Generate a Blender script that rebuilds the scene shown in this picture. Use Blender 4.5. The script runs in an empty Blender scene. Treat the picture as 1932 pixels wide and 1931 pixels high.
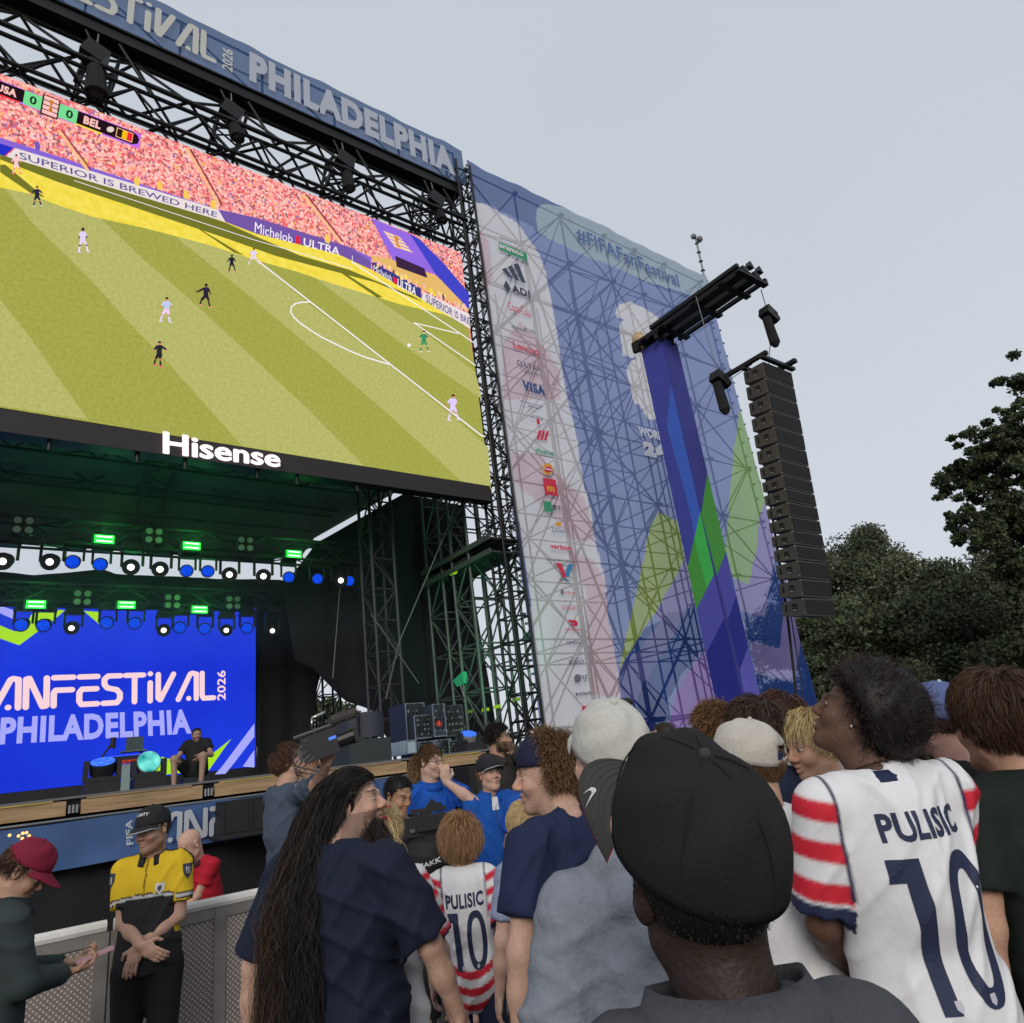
import bpy, bmesh, math, random
import numpy as np
from mathutils import Vector, Matrix
from mathutils.geometry import tessellate_polygon
random.seed(7); np.random.seed(7)
SC = bpy.context.scene
COL = SC.collection
# ------------------------------------------------------------------ camera
CAM_H = 1.70
AX_R = np.array([0.79806037, -0.59016628, -0.12166926])   # camera right, up, forward in world axes
AX_U = np.array([-0.10756851, -0.33820202, 0.93490556])
AX_F = np.array([0.59289853, 0.73302329, 0.33338894])
FOC, HALF = 1318.0, 966.0
cam = bpy.data.cameras.new('camera'); cam_o = bpy.data.objects.new('camera', cam); COL.objects.link(cam_o)
cam.sensor_width = 36; cam.lens = FOC / (2 * HALF) * 36; cam.clip_start = 0.05; cam.clip_end = 2000
mw = Matrix.Identity(4)
for i in range(3):
    mw[i][0] = AX_R[i]; mw[i][1] = AX_U[i]; mw[i][2] = -AX_F[i]
mw[2][3] = CAM_H
cam_o.matrix_world = mw
SC.camera = cam_o
# ------------------------------------------------------------------ sky and sun (overcast evening)
W = bpy.data.worlds.new('World'); SC.world = W; W.use_nodes = True
nt = W.node_tree; nt.nodes.clear()
out = nt.nodes.new('ShaderNodeOutputWorld'); bg = nt.nodes.new('ShaderNodeBackground')
sky = nt.nodes.new('ShaderNodeTexSky'); sky.sky_type = 'NISHITA'; sky.sun_disc = False
SUN_EL, SUN_AZ = math.radians(24), math.radians(222)
sky.sun_elevation = SUN_EL; sky.sun_rotation = SUN_AZ; sky.dust_density = 4.0
geo = nt.nodes.new('ShaderNodeTexCoord'); sep = nt.nodes.new('ShaderNodeSeparateXYZ')
ramp = nt.nodes.new('ShaderNodeValToRGB')
ramp.color_ramp.elements[0].position = 0.0; ramp.color_ramp.elements[0].color = (6.8, 7.25, 7.95, 1)
ramp.color_ramp.elements[1].position = 0.75; ramp.color_ramp.elements[1].color = (5.9, 6.4, 7.05, 1)
noi = nt.nodes.new('ShaderNodeTexNoise'); noi.inputs['Scale'].default_value = 1.3; noi.inputs['Detail'].default_value = 3
nr = nt.nodes.new('ShaderNodeMapRange'); nr.inputs['To Min'].default_value = 0.93; nr.inputs['To Max'].default_value = 1.07
mul = nt.nodes.new('ShaderNodeVectorMath'); mul.operation = 'SCALE'
mx = nt.nodes.new('ShaderNodeMixRGB'); mx.inputs[0].default_value = 0.94
L = nt.links.new
L(geo.outputs['Generated'], sep.inputs[0]); L(sep.outputs['Z'], ramp.inputs[0])
L(geo.outputs['Generated'], noi.inputs['Vector']); L(noi.outputs['Fac'], nr.inputs['Value'])
L(ramp.outputs[0], mul.inputs[0]); L(nr.outputs[0], mul.inputs['Scale'])
L(sky.outputs[0], mx.inputs[1]); L(mul.outputs[0], mx.inputs[2]); L(mx.outputs[0], bg.inputs[0])
bg.inputs['Strength'].default_value = 0.10
L(bg.outputs[0], out.inputs[0])
sl = bpy.data.lights.new('sun', 'SUN'); sl.energy = 1.5; sl.angle = math.radians(24); sl.color = (1.0, 0.93, 0.84)
so = bpy.data.objects.new('sun', sl); COL.objects.link(so)
sd = Vector((math.sin(SUN_AZ) * math.cos(SUN_EL), math.cos(SUN_AZ) * math.cos(SUN_EL), math.sin(SUN_EL)))
so.rotation_euler = sd.to_track_quat('Z', 'Y').to_euler()
SC.view_settings.view_transform = 'Standard'; SC.view_settings.look = 'None'
SC.view_settings.exposure = 0.0; SC.view_settings.gamma = 1.0; SC.view_settings.use_curve_mapping = False
SC.render.resolution_x = 1024; SC.render.resolution_y = 1023
SC.render.engine = 'CYCLES'
SC.cycles.max_bounces = 5; SC.cycles.transparent_max_bounces = 16; SC.cycles.diffuse_bounces = 3; SC.cycles.glossy_bounces = 2
SC.cycles.sample_clamp_indirect = 4.0
# ------------------------------------------------------------------ survey helpers: where a sight line meets a plane of the place
def ray(px, py): return AX_R * (px - HALF) + AX_U * (HALF - py) + AX_F * FOC
def onY(px, py, Y):
    d = ray(px, py); p = d * (Y / d[1]); return np.array([p[0], p[1], p[2] + CAM_H])
def onX(px, py, X):
    d = ray(px, py); p = d * (X / d[0]); return np.array([p[0], p[1], p[2] + CAM_H])
def onD(px, py, D): return ray(px, py) / FOC * D + np.array([0, 0, CAM_H])
# ------------------------------------------------------------------ colours and materials
def lin(c):
    c = [x / 255.0 for x in c]
    return tuple((x / 12.92 if x <= 0.04045 else ((x + 0.055) / 1.055) ** 2.4) for x in c)
_M = {}
def mat(name, col, rough=0.7, metal=0.0, nscale=0, namt=0.0, bump=0.0, bscale=None, attr=None, spec=0.4, stretch=None, sheen=0):
    if name in _M: return _M[name]
    m = bpy.data.materials.new(name); m.use_nodes = True; n = m.node_tree.nodes; l = m.node_tree.links.new
    b = n['Principled BSDF']; b.inputs['Roughness'].default_value = rough; b.inputs['Metallic'].default_value = metal
    b.inputs['Specular IOR Level'].default_value = spec
    if sheen: b.inputs['Sheen Weight'].default_value = sheen
    b.inputs['Base Color'].default_value = (*col, 1)
    src = None
    if attr:
        a = n.new('ShaderNodeAttribute'); a.attribute_name = attr; src = a.outputs['Color']; l(src, b.inputs['Base Color'])
    if nscale or bump:
        tc = n.new('ShaderNodeTexCoord'); vec = tc.outputs['Object']
        if stretch:
            mp = n.new('ShaderNodeMapping'); mp.inputs['Scale'].default_value = stretch; l(vec, mp.inputs[0]); vec = mp.outputs[0]
    if nscale and namt:
        t = n.new('ShaderNodeTexNoise'); t.inputs['Scale'].default_value = nscale; t.inputs['Detail'].default_value = 5
        l(vec, t.inputs['Vector'])
        r = n.new('ShaderNodeMapRange'); r.inputs['To Min'].default_value = 1 - namt; r.inputs['To Max'].default_value = 1 + namt
        r.inputs['From Min'].default_value = 0.3; r.inputs['From Max'].default_value = 0.7
        l(t.outputs['Fac'], r.inputs['Value'])
        v = n.new('ShaderNodeVectorMath'); v.operation = 'SCALE'
        if src: l(src, v.inputs[0])
        else: v.inputs[0].default_value = col
        l(r.outputs[0], v.inputs['Scale']); l(v.outputs[0], b.inputs['Base Color'])
    if bump:
        t2 = n.new('ShaderNodeTexNoise'); t2.inputs['Scale'].default_value = bscale or nscale or 20; t2.inputs['Detail'].default_value = 4
        l(vec, t2.inputs['Vector'])
        bp = n.new('ShaderNodeBump'); bp.inputs['Strength'].default_value = bump; bp.inputs['Distance'].default_value = 0.02
        l(t2.outputs['Fac'], bp.inputs['Height']); l(bp.outputs[0], b.inputs['Normal'])
    _M[name] = m; return m
def emit(name, col, s=1.0, col2=None, scale=8, kind='noise'):
    if name in _M: return _M[name]
    m = bpy.data.materials.new(name); m.use_nodes = True; n = m.node_tree.nodes; n.clear(); l = m.node_tree.links.new
    o = n.new('ShaderNodeOutputMaterial'); e = n.new('ShaderNodeEmission'); l(e.outputs[0], o.inputs[0])
    e.inputs['Color'].default_value = (*col, 1); e.inputs['Strength'].default_value = s
    if col2:
        tc = n.new('ShaderNodeTexCoord'); t = n.new('ShaderNodeTexNoise'); t.inputs['Scale'].default_value = scale
        t.inputs['Detail'].default_value = 6; l(tc.outputs['Object'], t.inputs['Vector'])
        r = n.new('ShaderNodeValToRGB'); r.color_ramp.elements[0].position = 0.35; r.color_ramp.elements[1].position = 0.65
        r.color_ramp.elements[0].color = (*col, 1); r.color_ramp.elements[1].color = (*col2, 1)
        l(t.outputs['Fac'], r.inputs[0]); l(r.outputs[0], e.inputs['Color'])
    _M[name] = m; return m
def E8(rgb, s=1.0):
    return emit('screen_%d_%d_%d' % tuple(rgb) + ('' if s == 1 else '_b'), lin(rgb), s)
def P8(rgb, rough=0.8):
    return mat('print_%d_%d_%d' % tuple(rgb), lin(rgb), rough, nscale=6, namt=0.06)
# ------------------------------------------------------------------ objects
ORG = {}
def thing(name, label, cat, loc=(0, 0, 0), group=None):
    o = bpy.data.objects.new(name, None); COL.objects.link(o); o.empty_display_size = 0.1
    o.location = loc; o['label'] = label; o['category'] = cat
    if group: o['group'] = group
    ORG[o.name] = np.array(loc, float); return o
def tag(o, label=None, cat=None, group=None, kind=None):
    if label: o['label'] = label
    if cat: o['category'] = cat
    if group: o['group'] = group
    if kind: o['kind'] = kind
    return o
def mesh_obj(name, V, F, mats, parent=None, loc=None, smooth=False, midx=None, colors=None, cname='Col'):
    """V in world coordinates; stored relative to the thing's origin"""
    V = np.asarray(V, float).reshape(-1, 3)
    if parent is not None: org = ORG[parent.name]
    elif loc is not None: org = np.array(loc, float)
    else: org = np.zeros(3)
    me = bpy.data.meshes.new(name)
    if isinstance(F, np.ndarray) and F.ndim == 2:
        k = F.shape[1]; nf = len(F)
        me.vertices.add(len(V)); me.vertices.foreach_set('co', (V - org).astype(np.float32).ravel())
        me.loops.add(nf * k); me.loops.foreach_set('vertex_index', F.astype(np.int32).ravel())
        me.polygons.add(nf); me.polygons.foreach_set('loop_start', np.arange(0, nf * k, k, dtype=np.int32))
        me.update(calc_edges=True)
    else:
        me.from_pydata([tuple(v) for v in (V - org)], [], [tuple(int(i) for i in f) for f in F]); me.update()
    if not isinstance(mats, (list, tuple)): mats = [mats]
    for m in mats: me.materials.append(m)
    if midx is not None: me.polygons.foreach_set('material_index', np.asarray(midx, dtype=np.int32))
    if smooth: me.polygons.foreach_set('use_smooth', np.ones(len(me.polygons), dtype=bool))
    if colors is not None:
        ca = me.color_attributes.new(cname, 'FLOAT_COLOR', 'POINT')
        c4 = np.ones((len(V), 4), np.float32); c4[:, :3] = colors; ca.data.foreach_set('color', c4.ravel())
    o = bpy.data.objects.new(name, me); COL.objects.link(o)
    if parent is not None:
        o.parent = parent; ORG[o.name] = org
    else:
        o.location = org; ORG[o.name] = org
    return o
class MB:
    """collects simple shapes into one mesh"""
    def __init__(s): s.v = []; s.f = []; s.m = []; s.k = 0
    def add(s, V, F, mi=0):
        b = len(s.v); s.v.extend([tuple(map(float, p)) for p in V]); s.f.extend([tuple(b + i for i in f) for f in F]); s.m.extend([mi] * len(F)); return s
    def box(s, c, d, R=None, mi=0):
        c = np.array(c, float); d = np.array(d, float) / 2
        P = np.array([[x, y, z] for x in (-1, 1) for y in (-1, 1) for z in (-1, 1)], float) * d
        if R is not None: P = P @ np.array(R).T
        return s.add(P + c, [(0, 1, 3, 2), (4, 6, 7, 5), (0, 4, 5, 1), (2, 3, 7, 6), (0, 2, 6, 4), (1, 5, 7, 3)], mi)
    def box2(s, a, b, mi=0):
        a = np.array(a, float); b = np.array(b, float); return s.box((a + b) / 2, np.abs(b - a), None, mi)
    def tube(s, a, b, r, r2=None, n=8, mi=0, caps=True):
        a = np.array(a, float); b = np.array(b, float); r2 = r if r2 is None else r2
        d = b - a; d /= (np.linalg.norm(d) + 1e-9)
        u = np.cross(d, [0, 0, 1]) if abs(d[2]) < 0.95 else np.cross(d, [1, 0, 0]); u /= np.linalg.norm(u); w = np.cross(d, u)
        A = [2 * math.pi * i / n for i in range(n)]
        V = [a + (u * math.cos(t) + w * math.sin(t)) * r for t in A] + [b + (u * math.cos(t) + w * math.sin(t)) * r2 for t in A]
        F = [(i, (i + 1) % n, n + (i + 1) % n, n + i) for i in range(n)]
        if caps: F += [tuple(range(n))[::-1], tuple(range(n, 2 * n))]
        return s.add(V, F, mi)
    def path(s, P, r, n=6, mi=0):
        for i in range(len(P) - 1): s.tube(P[i], P[i + 1], r, n=n, mi=mi)
        return s
    def ball(s, c, r, n=10, mi=0):
        r = np.array([r, r, r]) if np.isscalar(r) else np.array(r); V = []; F = []
        m = n // 2
        for i in range(m + 1):
            th = math.pi * i / m
            for j in range(n): V.append(np.array(c) + r * np.array([math.sin(th) * math.cos(2 * math.pi * j / n), math.sin(th) * math.sin(2 * math.pi * j / n), math.cos(th)]))
        for i in range(m):
            for j in range(n): F.append((i * n + j, (i + 1) * n + j, (i + 1) * n + (j + 1) % n, i * n + (j + 1) % n))
        return s.add(V, F, mi)
    def build(s, name, mats, parent=None, loc=None, smooth=False):
        return mesh_obj(name, s.v, s.f, mats, parent, loc, smooth, s.m if isinstance(mats, (list, tuple)) else None)
# shared unit bar: along +Z, length 1, radius 1
_UB = {}
def unit_bar(m, n=6):
    k = (m.name, n)
    if k not in _UB:
        b = MB(); b.tube((0, 0, 0), (0, 0, 1), 1, n=n); me = bpy.data.meshes.new('bar_' + m.name)
        me.from_pydata(b.v, [], b.f); me.materials.append(m); me.update()
        for p in me.polygons: p.use_smooth = len(p.vertices) == 4
        _UB[k] = me
    return _UB[k]
def bar(name, a, b, r, m, parent, n=6):
    a = Vector(a); b = Vector(b); d = b - a; q = d.to_track_quat('Z', 'Y')
    o = bpy.data.objects.new(name, unit_bar(m, n)); COL.objects.link(o)
    o.parent = parent; org = ORG[parent.name]
    o.matrix_basis = Matrix.Translation(a - Vector(org)) @ q.to_matrix().to_4x4() @ Matrix.Diagonal((r, r, d.length, 1))
    return o
def truss(parent, A, B, up, side, h, w, step, r, m, n3=False, rb=None):
    """box or triangular truss between A and B (centre of the bottom face)"""
    A = np.array(A, float); B = np.array(B, float); up = np.array(up, float); side = np.array(side, float); rb = rb or r * 0.55
    L_ = np.linalg.norm(B - A); n = max(1, int(round(L_ / step)))
    if n3: offs = [side * w / 2, -side * w / 2, up * h]
    else: offs = [side * w / 2, -side * w / 2, -side * w / 2 + up * h, side * w / 2 + up * h]
    for o_ in offs: bar('chord', A + o_, B + o_, r, m, parent)
    k = len(offs)
    for j in range(k):
        o1, o2 = offs[j], offs[(j + 1) % k]
        for i in range(n):
            p = A + (B - A) * i / n; q = A + (B - A) * (i + 1) / n
            if i % 2 == j % 2: bar('brace', p + o1, q + o2, rb, m, parent, 5)
            else: bar('brace', p + o2, q + o1, rb, m, parent, 5)
# ------------------------------------------------------------------ flat print and screen pictures, traced on their own plane
class Flat:
    def __init__(s, fn, step=0.002, n=(0, -1, 0)): s.fn = fn; s.n = np.array(n, float); s.v = []; s.f = []; s.m = []; s.mats = []; s.step = step; s.z = 0
    def mi(s, m):
        if m not in s.mats: s.mats.append(m)
        return s.mats.index(m)
    def up(s, k=1): s.z += k; return s
    def pv(s, p, lift):
        q = s.fn(p[0], p[1]) if len(p) == 2 else p
        return tuple(np.asarray(q) + s.n * lift)
    def poly(s, pts, m, lift=None):
        if lift is None: s.z += 1; lift = s.z * s.step
        b = len(s.v); s.v.extend([s.pv(p, lift) for p in pts])
        tri = tessellate_polygon([[Vector((p[0], p[-1], 0)) if len(p) == 2 else Vector((p[0] + p[1], p[2], 0)) for p in pts]])
        k = s.mi(m)
        for t in tri: s.f.append(tuple(b + i for i in t)); s.m.append(k)
    def line(s, pts, w, m, rnd=True, lift=None):
        if lift is None: s.z += 1; lift = s.z * s.step
        for i in range(len(pts) - 1):
            a = np.array(pts[i], float); b = np.array(pts[i + 1], float); d = b - a; L_ = np.linalg.norm(d)
            if L_ < 1e-6: continue
            d /= L_; nrm = np.array([-d[1], d[0]]) * w / 2
            s.poly([a + nrm, b + nrm, b - nrm, a - nrm], m, lift + i * 2e-4)
            if rnd:
                for c, kk in ((a, 0), (b, 1)): s.disc(c, w / 2, m, lift + (i + kk) * 2e-4 + 1e-4)
    def disc(s, c, r, m, lift=None, n=14, ry=None):
        ry = ry or r
        s.poly([(c[0] + r * math.cos(2 * math.pi * i / n), c[1] + ry * math.sin(2 * math.pi * i / n)) for i in range(n)], m, lift)
    def quadmap(s, q):
        """unit square to a quad of picture points: bottom-left, bottom-right, top-right, top-left"""
        BL, BR, TR, TL = [s.fn(*p) if len(p) == 2 else np.array(p, float) for p in q]
        return lambda u, v: (BL * (1 - u) + BR * u) * (1 - v) + (TL * (1 - u) + TR * u) * v
    def text(s, body, q, m, bold=0.0, fit=True, vr=None):
        V, T = text_mesh(body, bold); lo = V.min(0); hi = V.max(0)
        if vr: lo[1], hi[1] = vr
        U = (V - lo) / (hi - lo); mp = s.quadmap(q); s.z += 1; b = len(s.v); k = s.mi(m)
        for u, v in U: s.v.append(s.pv(mp(u, v), s.z * s.step))
        for t in T: s.f.append(tuple(b + int(i) for i in t)); s.m.append(k)
    def strokes(s, word, q, m, w=0.17, gap=0.12, aspect=None, widths=None):
        """lettering in a rounded stroke alphabet; q = quad, w in units of letter height"""
        tot = sum(FFW[c] for c in word) + gap * (len(word) - 1)
        mp = s.quadmap(q); x = 0.0; k = s.mi(m); s.z += 1; base = s.z * s.step; cnt = 0
        BL, BR, TR, TL = [s.fn(*p) if len(p) == 2 else np.array(p, float) for p in q]
        hgt = np.linalg.norm(TL - BL); wid = np.linalg.norm(BR - BL); asp = wid / tot / hgt
        for c in word:
            cw = FFW[c]
            for st in FF[c]:
                pts = [np.array([(x + p[0] * cw), p[1]]) for p in st]
                if len(pts) == 1: pts = pts * 2
                for i in range(len(pts) - 1):
                    a = pts[i] * [asp, 1]; b = pts[i + 1] * [asp, 1]; d = b - a; L_ = np.linalg.norm(d); cnt += 1
                    d = d / L_ if L_ > 1e-6 else np.array([1.0, 0]); th = math.atan2(d[1], d[0]); r = w / 2
                    ring = [a + r * np.array([math.cos(th + math.pi / 2 + math.pi * j / 6), math.sin(th + math.pi / 2 + math.pi * j / 6)]) for j in range(7)]
                    ring += [b + r * np.array([math.cos(th - math.pi / 2 + math.pi * j / 6), math.sin(th - math.pi / 2 + math.pi * j / 6)]) for j in range(7)]
                    bb = len(s.v)
                    for p in ring: s.v.append(s.pv(mp(p[0] / asp / tot, p[1]), base + cnt * 1.5e-4))
                    s.f.append(tuple(range(bb, bb + 14))); s.m.append(k)
            x += cw + gap
        s.z += int(cnt * 1.5e-4 / s.step) + 1
    def build(s, name, parent): return mesh_obj(name, s.v, s.f, s.mats, parent, midx=s.m)
FF = {'A': [[(0.05, .08), (.62, .9), (.72, .93), (.92, .9), (.92, .08)], [(.55, .1)]],
      'N': [[(.08, .08), (.08, .9), (.2, .92), (.76, .08), (.92, .1), (.92, .92)]],
      'F': [[(.08, .92), (.95, .92)], [(.08, .08), (.08, .46), (.16, .54), (.9, .54)]],
      'E': [[(.08, .92), (.92, .92)], [(.88, .54), (.2, .54), (.08, .44), (.08, .18), (.18, .08), (.92, .08)]],
      'S': [[(.92, .92), (.28, .92), (.1, .82), (.1, .66), (.25, .55), (.74, .48), (.9, .36), (.9, .2), (.74, .08), (.05, .08)]],
      'T': [[(.03, .92), (.97, .92)], [(.5, .92), (.5, .08)]],
      'i': [[(.5, .95)], [(.5, .66), (.5, .08)]],
      'V': [[(.1, .92), (.1, .16), (.22, .1), (.95, .92)]],
      'L': [[(.1, .92), (.1, .18), (.2, .08), (.95, .08)]],
      'W': [[(.05, .92), (.25, .08), (.5, .8), (.75, .08), (.95, .92)]]}
FFW = {'A': .95, 'N': .9, 'F': .85, 'E': .85, 'S': .8, 'T': .8, 'i': .28, 'V': .8, 'L': .65, 'W': 1.1}
_T = {}
def text_mesh(body, bold=0.0):
    k = (body, bold)
    if k not in _T:
        cu = bpy.data.curves.new('t', 'FONT'); cu.body = body; cu.offset = bold; cu.space_character = 1 + max(0, bold - .01) * 2.5; cu.resolution_u = 3
        ob = bpy.data.objects.new('t', cu); COL.objects.link(ob)
        dg = bpy.context.evaluated_depsgraph_get(); me = bpy.data.meshes.new_from_object(ob.evaluated_get(dg))
        V = np.array([v.co[:2] for v in me.vertices]); T = [tuple(p.vertices) for p in me.polygons]
        bpy.data.objects.remove(ob); bpy.data.curves.remove(cu); bpy.data.meshes.remove(me)
        _T[k] = (V, T)
    V, T = _T[k]; return V.copy(), T
# ================================================================== the setting
DARKG = mat('dark_asphalt', (0.05, 0.05, 0.048), 0.9, nscale=3, namt=0.25, bump=0.3, bscale=40)
g = MB(); g.add([(-400, -400, 0), (400, -400, 0), (400, 400, 0), (-400, 400, 0)], [(0, 1, 2, 3)])
o = g.build('ground', DARKG); tag(o, kind='structure')
BLACK = mat('black_steel', (0.012, 0.012, 0.013), 0.5, 0.3)
BLKP = mat('black_paint', (0.016, 0.016, 0.017), 0.55)
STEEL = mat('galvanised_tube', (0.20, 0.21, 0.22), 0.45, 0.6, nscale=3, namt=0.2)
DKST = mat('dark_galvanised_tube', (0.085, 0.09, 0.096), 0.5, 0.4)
WOOD = mat('stage_timber', (0.36, 0.24, 0.13), 0.8, nscale=4, namt=0.3, stretch=(0.6, 6, 9), bump=0.3, bscale=15)
WOODY = mat('yellow_taped_timber', (0.45, 0.34, 0.08), 0.7, nscale=4, namt=0.3, stretch=(0.6, 6, 9))
CLOTHB = mat('black_drape_cloth', (0.012, 0.012, 0.014), 0.95, nscale=2, namt=0.4, bump=0.6, bscale=3, stretch=(1, 1, 0.15))
BANBL = mat('navy_blue_banner_vinyl', (0.045, 0.10, 0.24), 0.55, nscale=2, namt=0.12, bump=0.5, bscale=2)
BANWH = mat('banner_white_print', (0.42, 0.45, 0.50), 0.6)
def drape(name, pts, Y, m, parent=None, ripple=0.12, wl=0.7, n=60, rows=14, thick=0.02, fn=onY):
    """hanging cloth: polygon sampled on a grid with vertical folds"""
    P = [fn(px, py, Y) for px, py in pts]
    ax = 0 if fn is onY else 1
    U = np.array([p[ax] for p in P]); Z = np.array([p[2] for p in P])
    us = np.linspace(U.min(), U.max(), n); V = []; F = []; idx = {}
    for i, u in enumerate(us):
        zs = []
        for a in range(len(P)):
            b = (a + 1) % len(P); u0, u1 = U[a], U[b]
            if (u0 - u) * (u1 - u) <= 0 and abs(u1 - u0) > 1e-9: zs.append(Z[a] + (Z[b] - Z[a]) * (u - u0) / (u1 - u0))
        if len(zs) < 2: continue
        z0, z1 = min(zs), max(zs)
        for j in range(rows + 1):
            t = j / rows; z = z1 + (z0 - z1) * t
            off = ripple * (math.sin(u * 6.28 / wl + 0.6 * math.sin(z * 1.3)) * 0.5 + 0.5 * math.sin(u * 2.9 + z * 0.7)) * (0.3 + 0.7 * t)
            c = P[0][1 - ax] + off if ax else Y + off
            if ax == 0: V.append((u, Y + off, z))
            else: V.append((Y + off, u, z))
            idx[(i, j)] = len(V) - 1
    for (i, j), k in list(idx.items()):
        if (i + 1, j) in idx and (i, j + 1) in idx and (i + 1, j + 1) in idx: F.append((k, idx[(i + 1, j)], idx[(i + 1, j + 1)], idx[(i, j + 1)]))
    o = mesh_obj(name, V, F, m, parent, loc=None if parent else V[0], smooth=True)
    s = o.modifiers.new('thickness', 'SOLIDIFY'); s.thickness = thick
    return o
# ------------------------------------------------------------------ stage
SY, DZ = 8.0, 1.88
st = thing('stage', 'raised black festival stage with timber edge and blue banner front', 'stage', (0, SY, 0))
b = MB(); b.box2((-9, SY + 0.05, DZ - 0.14), (8.3, 20.5, DZ - 0.02)); b.build('deck', BLKP, st)
b = MB(); b.box2((-9, SY + 0.12, 0), (8.2, SY + 0.17, DZ - 0.14)); b.build('skirt', CLOTHB, st)
b = MB(); b.box2((-9, SY - 0.02, DZ - 0.015), (8.3, SY + 0.22, DZ + 0.005)); b.build('edge_trim', mat('grey_edge_trim', (0.13, 0.13, 0.14), 0.5), st)
x = -6.0; k = 0
random.seed(3)
while x < 8.2:                                                     # timber fascia beams, with dark bracket gaps
    w_ = 1.02 + 0.04 * random.random()
    b = MB(); b.box2((x, SY - 0.03 + random.random() * 0.01, DZ - 0.155), (x + w_, SY + 0.04, DZ - 0.03)); b.build('fascia_beam', WOOD, st)
    b = MB(); b.box2((x + 0.04, SY - 0.036, DZ - 0.029), (x + w_ * 0.9, SY + 0.03, DZ - 0.017)); b.build('edge_tape', WOODY if k % 2 else WOOD, st)
    b = MB()
    for d in (0.03, 0.06, 0.09): b.tube((x + w_ + d, SY - 0.02, DZ - 0.14), (x + w_ + d, SY - 0.02, DZ - 0.07), 0.012, n=6)
    b.build('bracket', STEEL, st)
    x += w_ + 0.12; k += 1
b = MB(); b.tube((-9, SY - 0.04, DZ - 0.19), (8.2, SY - 0.04, DZ - 0.19), 0.012); b.build('banner_rail', STEEL, st)
# banner on the stage front
bz1, bz0 = DZ - 0.20, 1.29
V = []; F = []; nx = 150; nz = 8
for i in range(nx + 1):
    for j in range(nz + 1):
        xx = -9 + 16.4 * i / nx; t = j / nz; zz = bz1 + (bz0 - bz1) * t
        V.append((xx, SY - 0.045 + 0.012 * math.sin(xx * 5 + 4 * t) * t + 0.008 * math.sin(xx * 11 - 6 * t), zz - 0.012 * math.sin(xx * 2.4)))
for i in range(nx):
    for j in range(nz): a = i * (nz + 1) + j; F.append((a, a + 1, a + nz + 2, a + nz + 1))
bo = mesh_obj('front_banner', V, F, BANBL, st, smooth=True)
f = Flat(lambda px, py: onY(px, py, SY - 0.085), 0.001)
Y_ = SY - 0.085
def rect(x0, z0, x1, z1, Y): return [(x0, Y, z0), (x1, Y, z0), (x1, Y, z1), (x0, Y, z1)]
a = onY(303, 1600, Y_); c = onY(415, 1545, Y_)
f.strokes('ANFESTiVAL', rect(1.575, 1.36, 3.62, 1.635, Y_), BANWH, w=.17)
BL_ = onY(238, 1595, Y_); TL_ = onY(252, 1595, Y_)
f.text('FIFA', [tuple(onY(251, 1594, Y_)), tuple(onY(249, 1547, Y_)), tuple(onY(236, 1548, Y_)), tuple(onY(238, 1596, Y_))], BANWH, 0.03)
f.text('PHILADELPHIA', rect(3.72, 1.38, 4.75, 1.46, Y_), BANWH, 0.05)
f.strokes('ANFESTiVAL', rect(-1.9, 1.30, 0.40, 1.53, Y_), BANWH, w=.17)
f.strokes('FAN', rect(5.5, 1.40, 6.3, 1.62, Y_), BANWH, w=.17)
f.build('banner_lettering', st)
# wedges of stage speakers in front of the banner
def front_speaker(x0, x1, z0, z1, label):
    t = thing('front_fill_speaker', label, 'speaker', ((x0 + x1) / 2, SY - 0.3, 0), 'speaker boxes along the stage front')
    b = MB(); b.box2((x0, SY - 0.42, z0), (x1, SY - 0.10, z1)); b.build('cabinet', mat('speaker_box_paint', (0.010, 0.010, 0.011), 0.6, nscale=12, namt=0.3), t)
    mid = (x0 + x1) / 2
    for u0, u1 in ((x0 + .015, mid - 0.03), (mid + 0.03, x1 - .015)):
        b = MB(); b.box2((u0, SY - 0.43, z0 + .02), (u1, SY - 0.415, z1 - .02)); b.build('grille', mat('speaker_grille', (0.013, 0.013, 0.014), 0.7, nscale=150, namt=0.5), t)
    b = MB(); b.tube((x1 - .07, SY - .436, z0 + .05), (x1 - .07, SY - .43, z0 + .05), .012); b.build('badge', mat('pale_badge', (.3, .3, .3)), t)
    b = MB(); b.box2((x0 - .05, SY - .5, z0 - .03), (x1 + .05, SY - .08, z0)); b.build('shelf', BLKP, t)
front_speaker(2.10, 2.60, 1.36, 1.67, 'black twin speaker box covering the blue stage banner right of the ANF letters')
front_speaker(2.62, 2.78, 1.36, 1.67, 'narrow black speaker box on the stage front behind the camera operator')
front_speaker(4.92, 5.42, 1.36, 1.70, 'black twin speaker box on the stage front right of the woman in blue')
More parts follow.
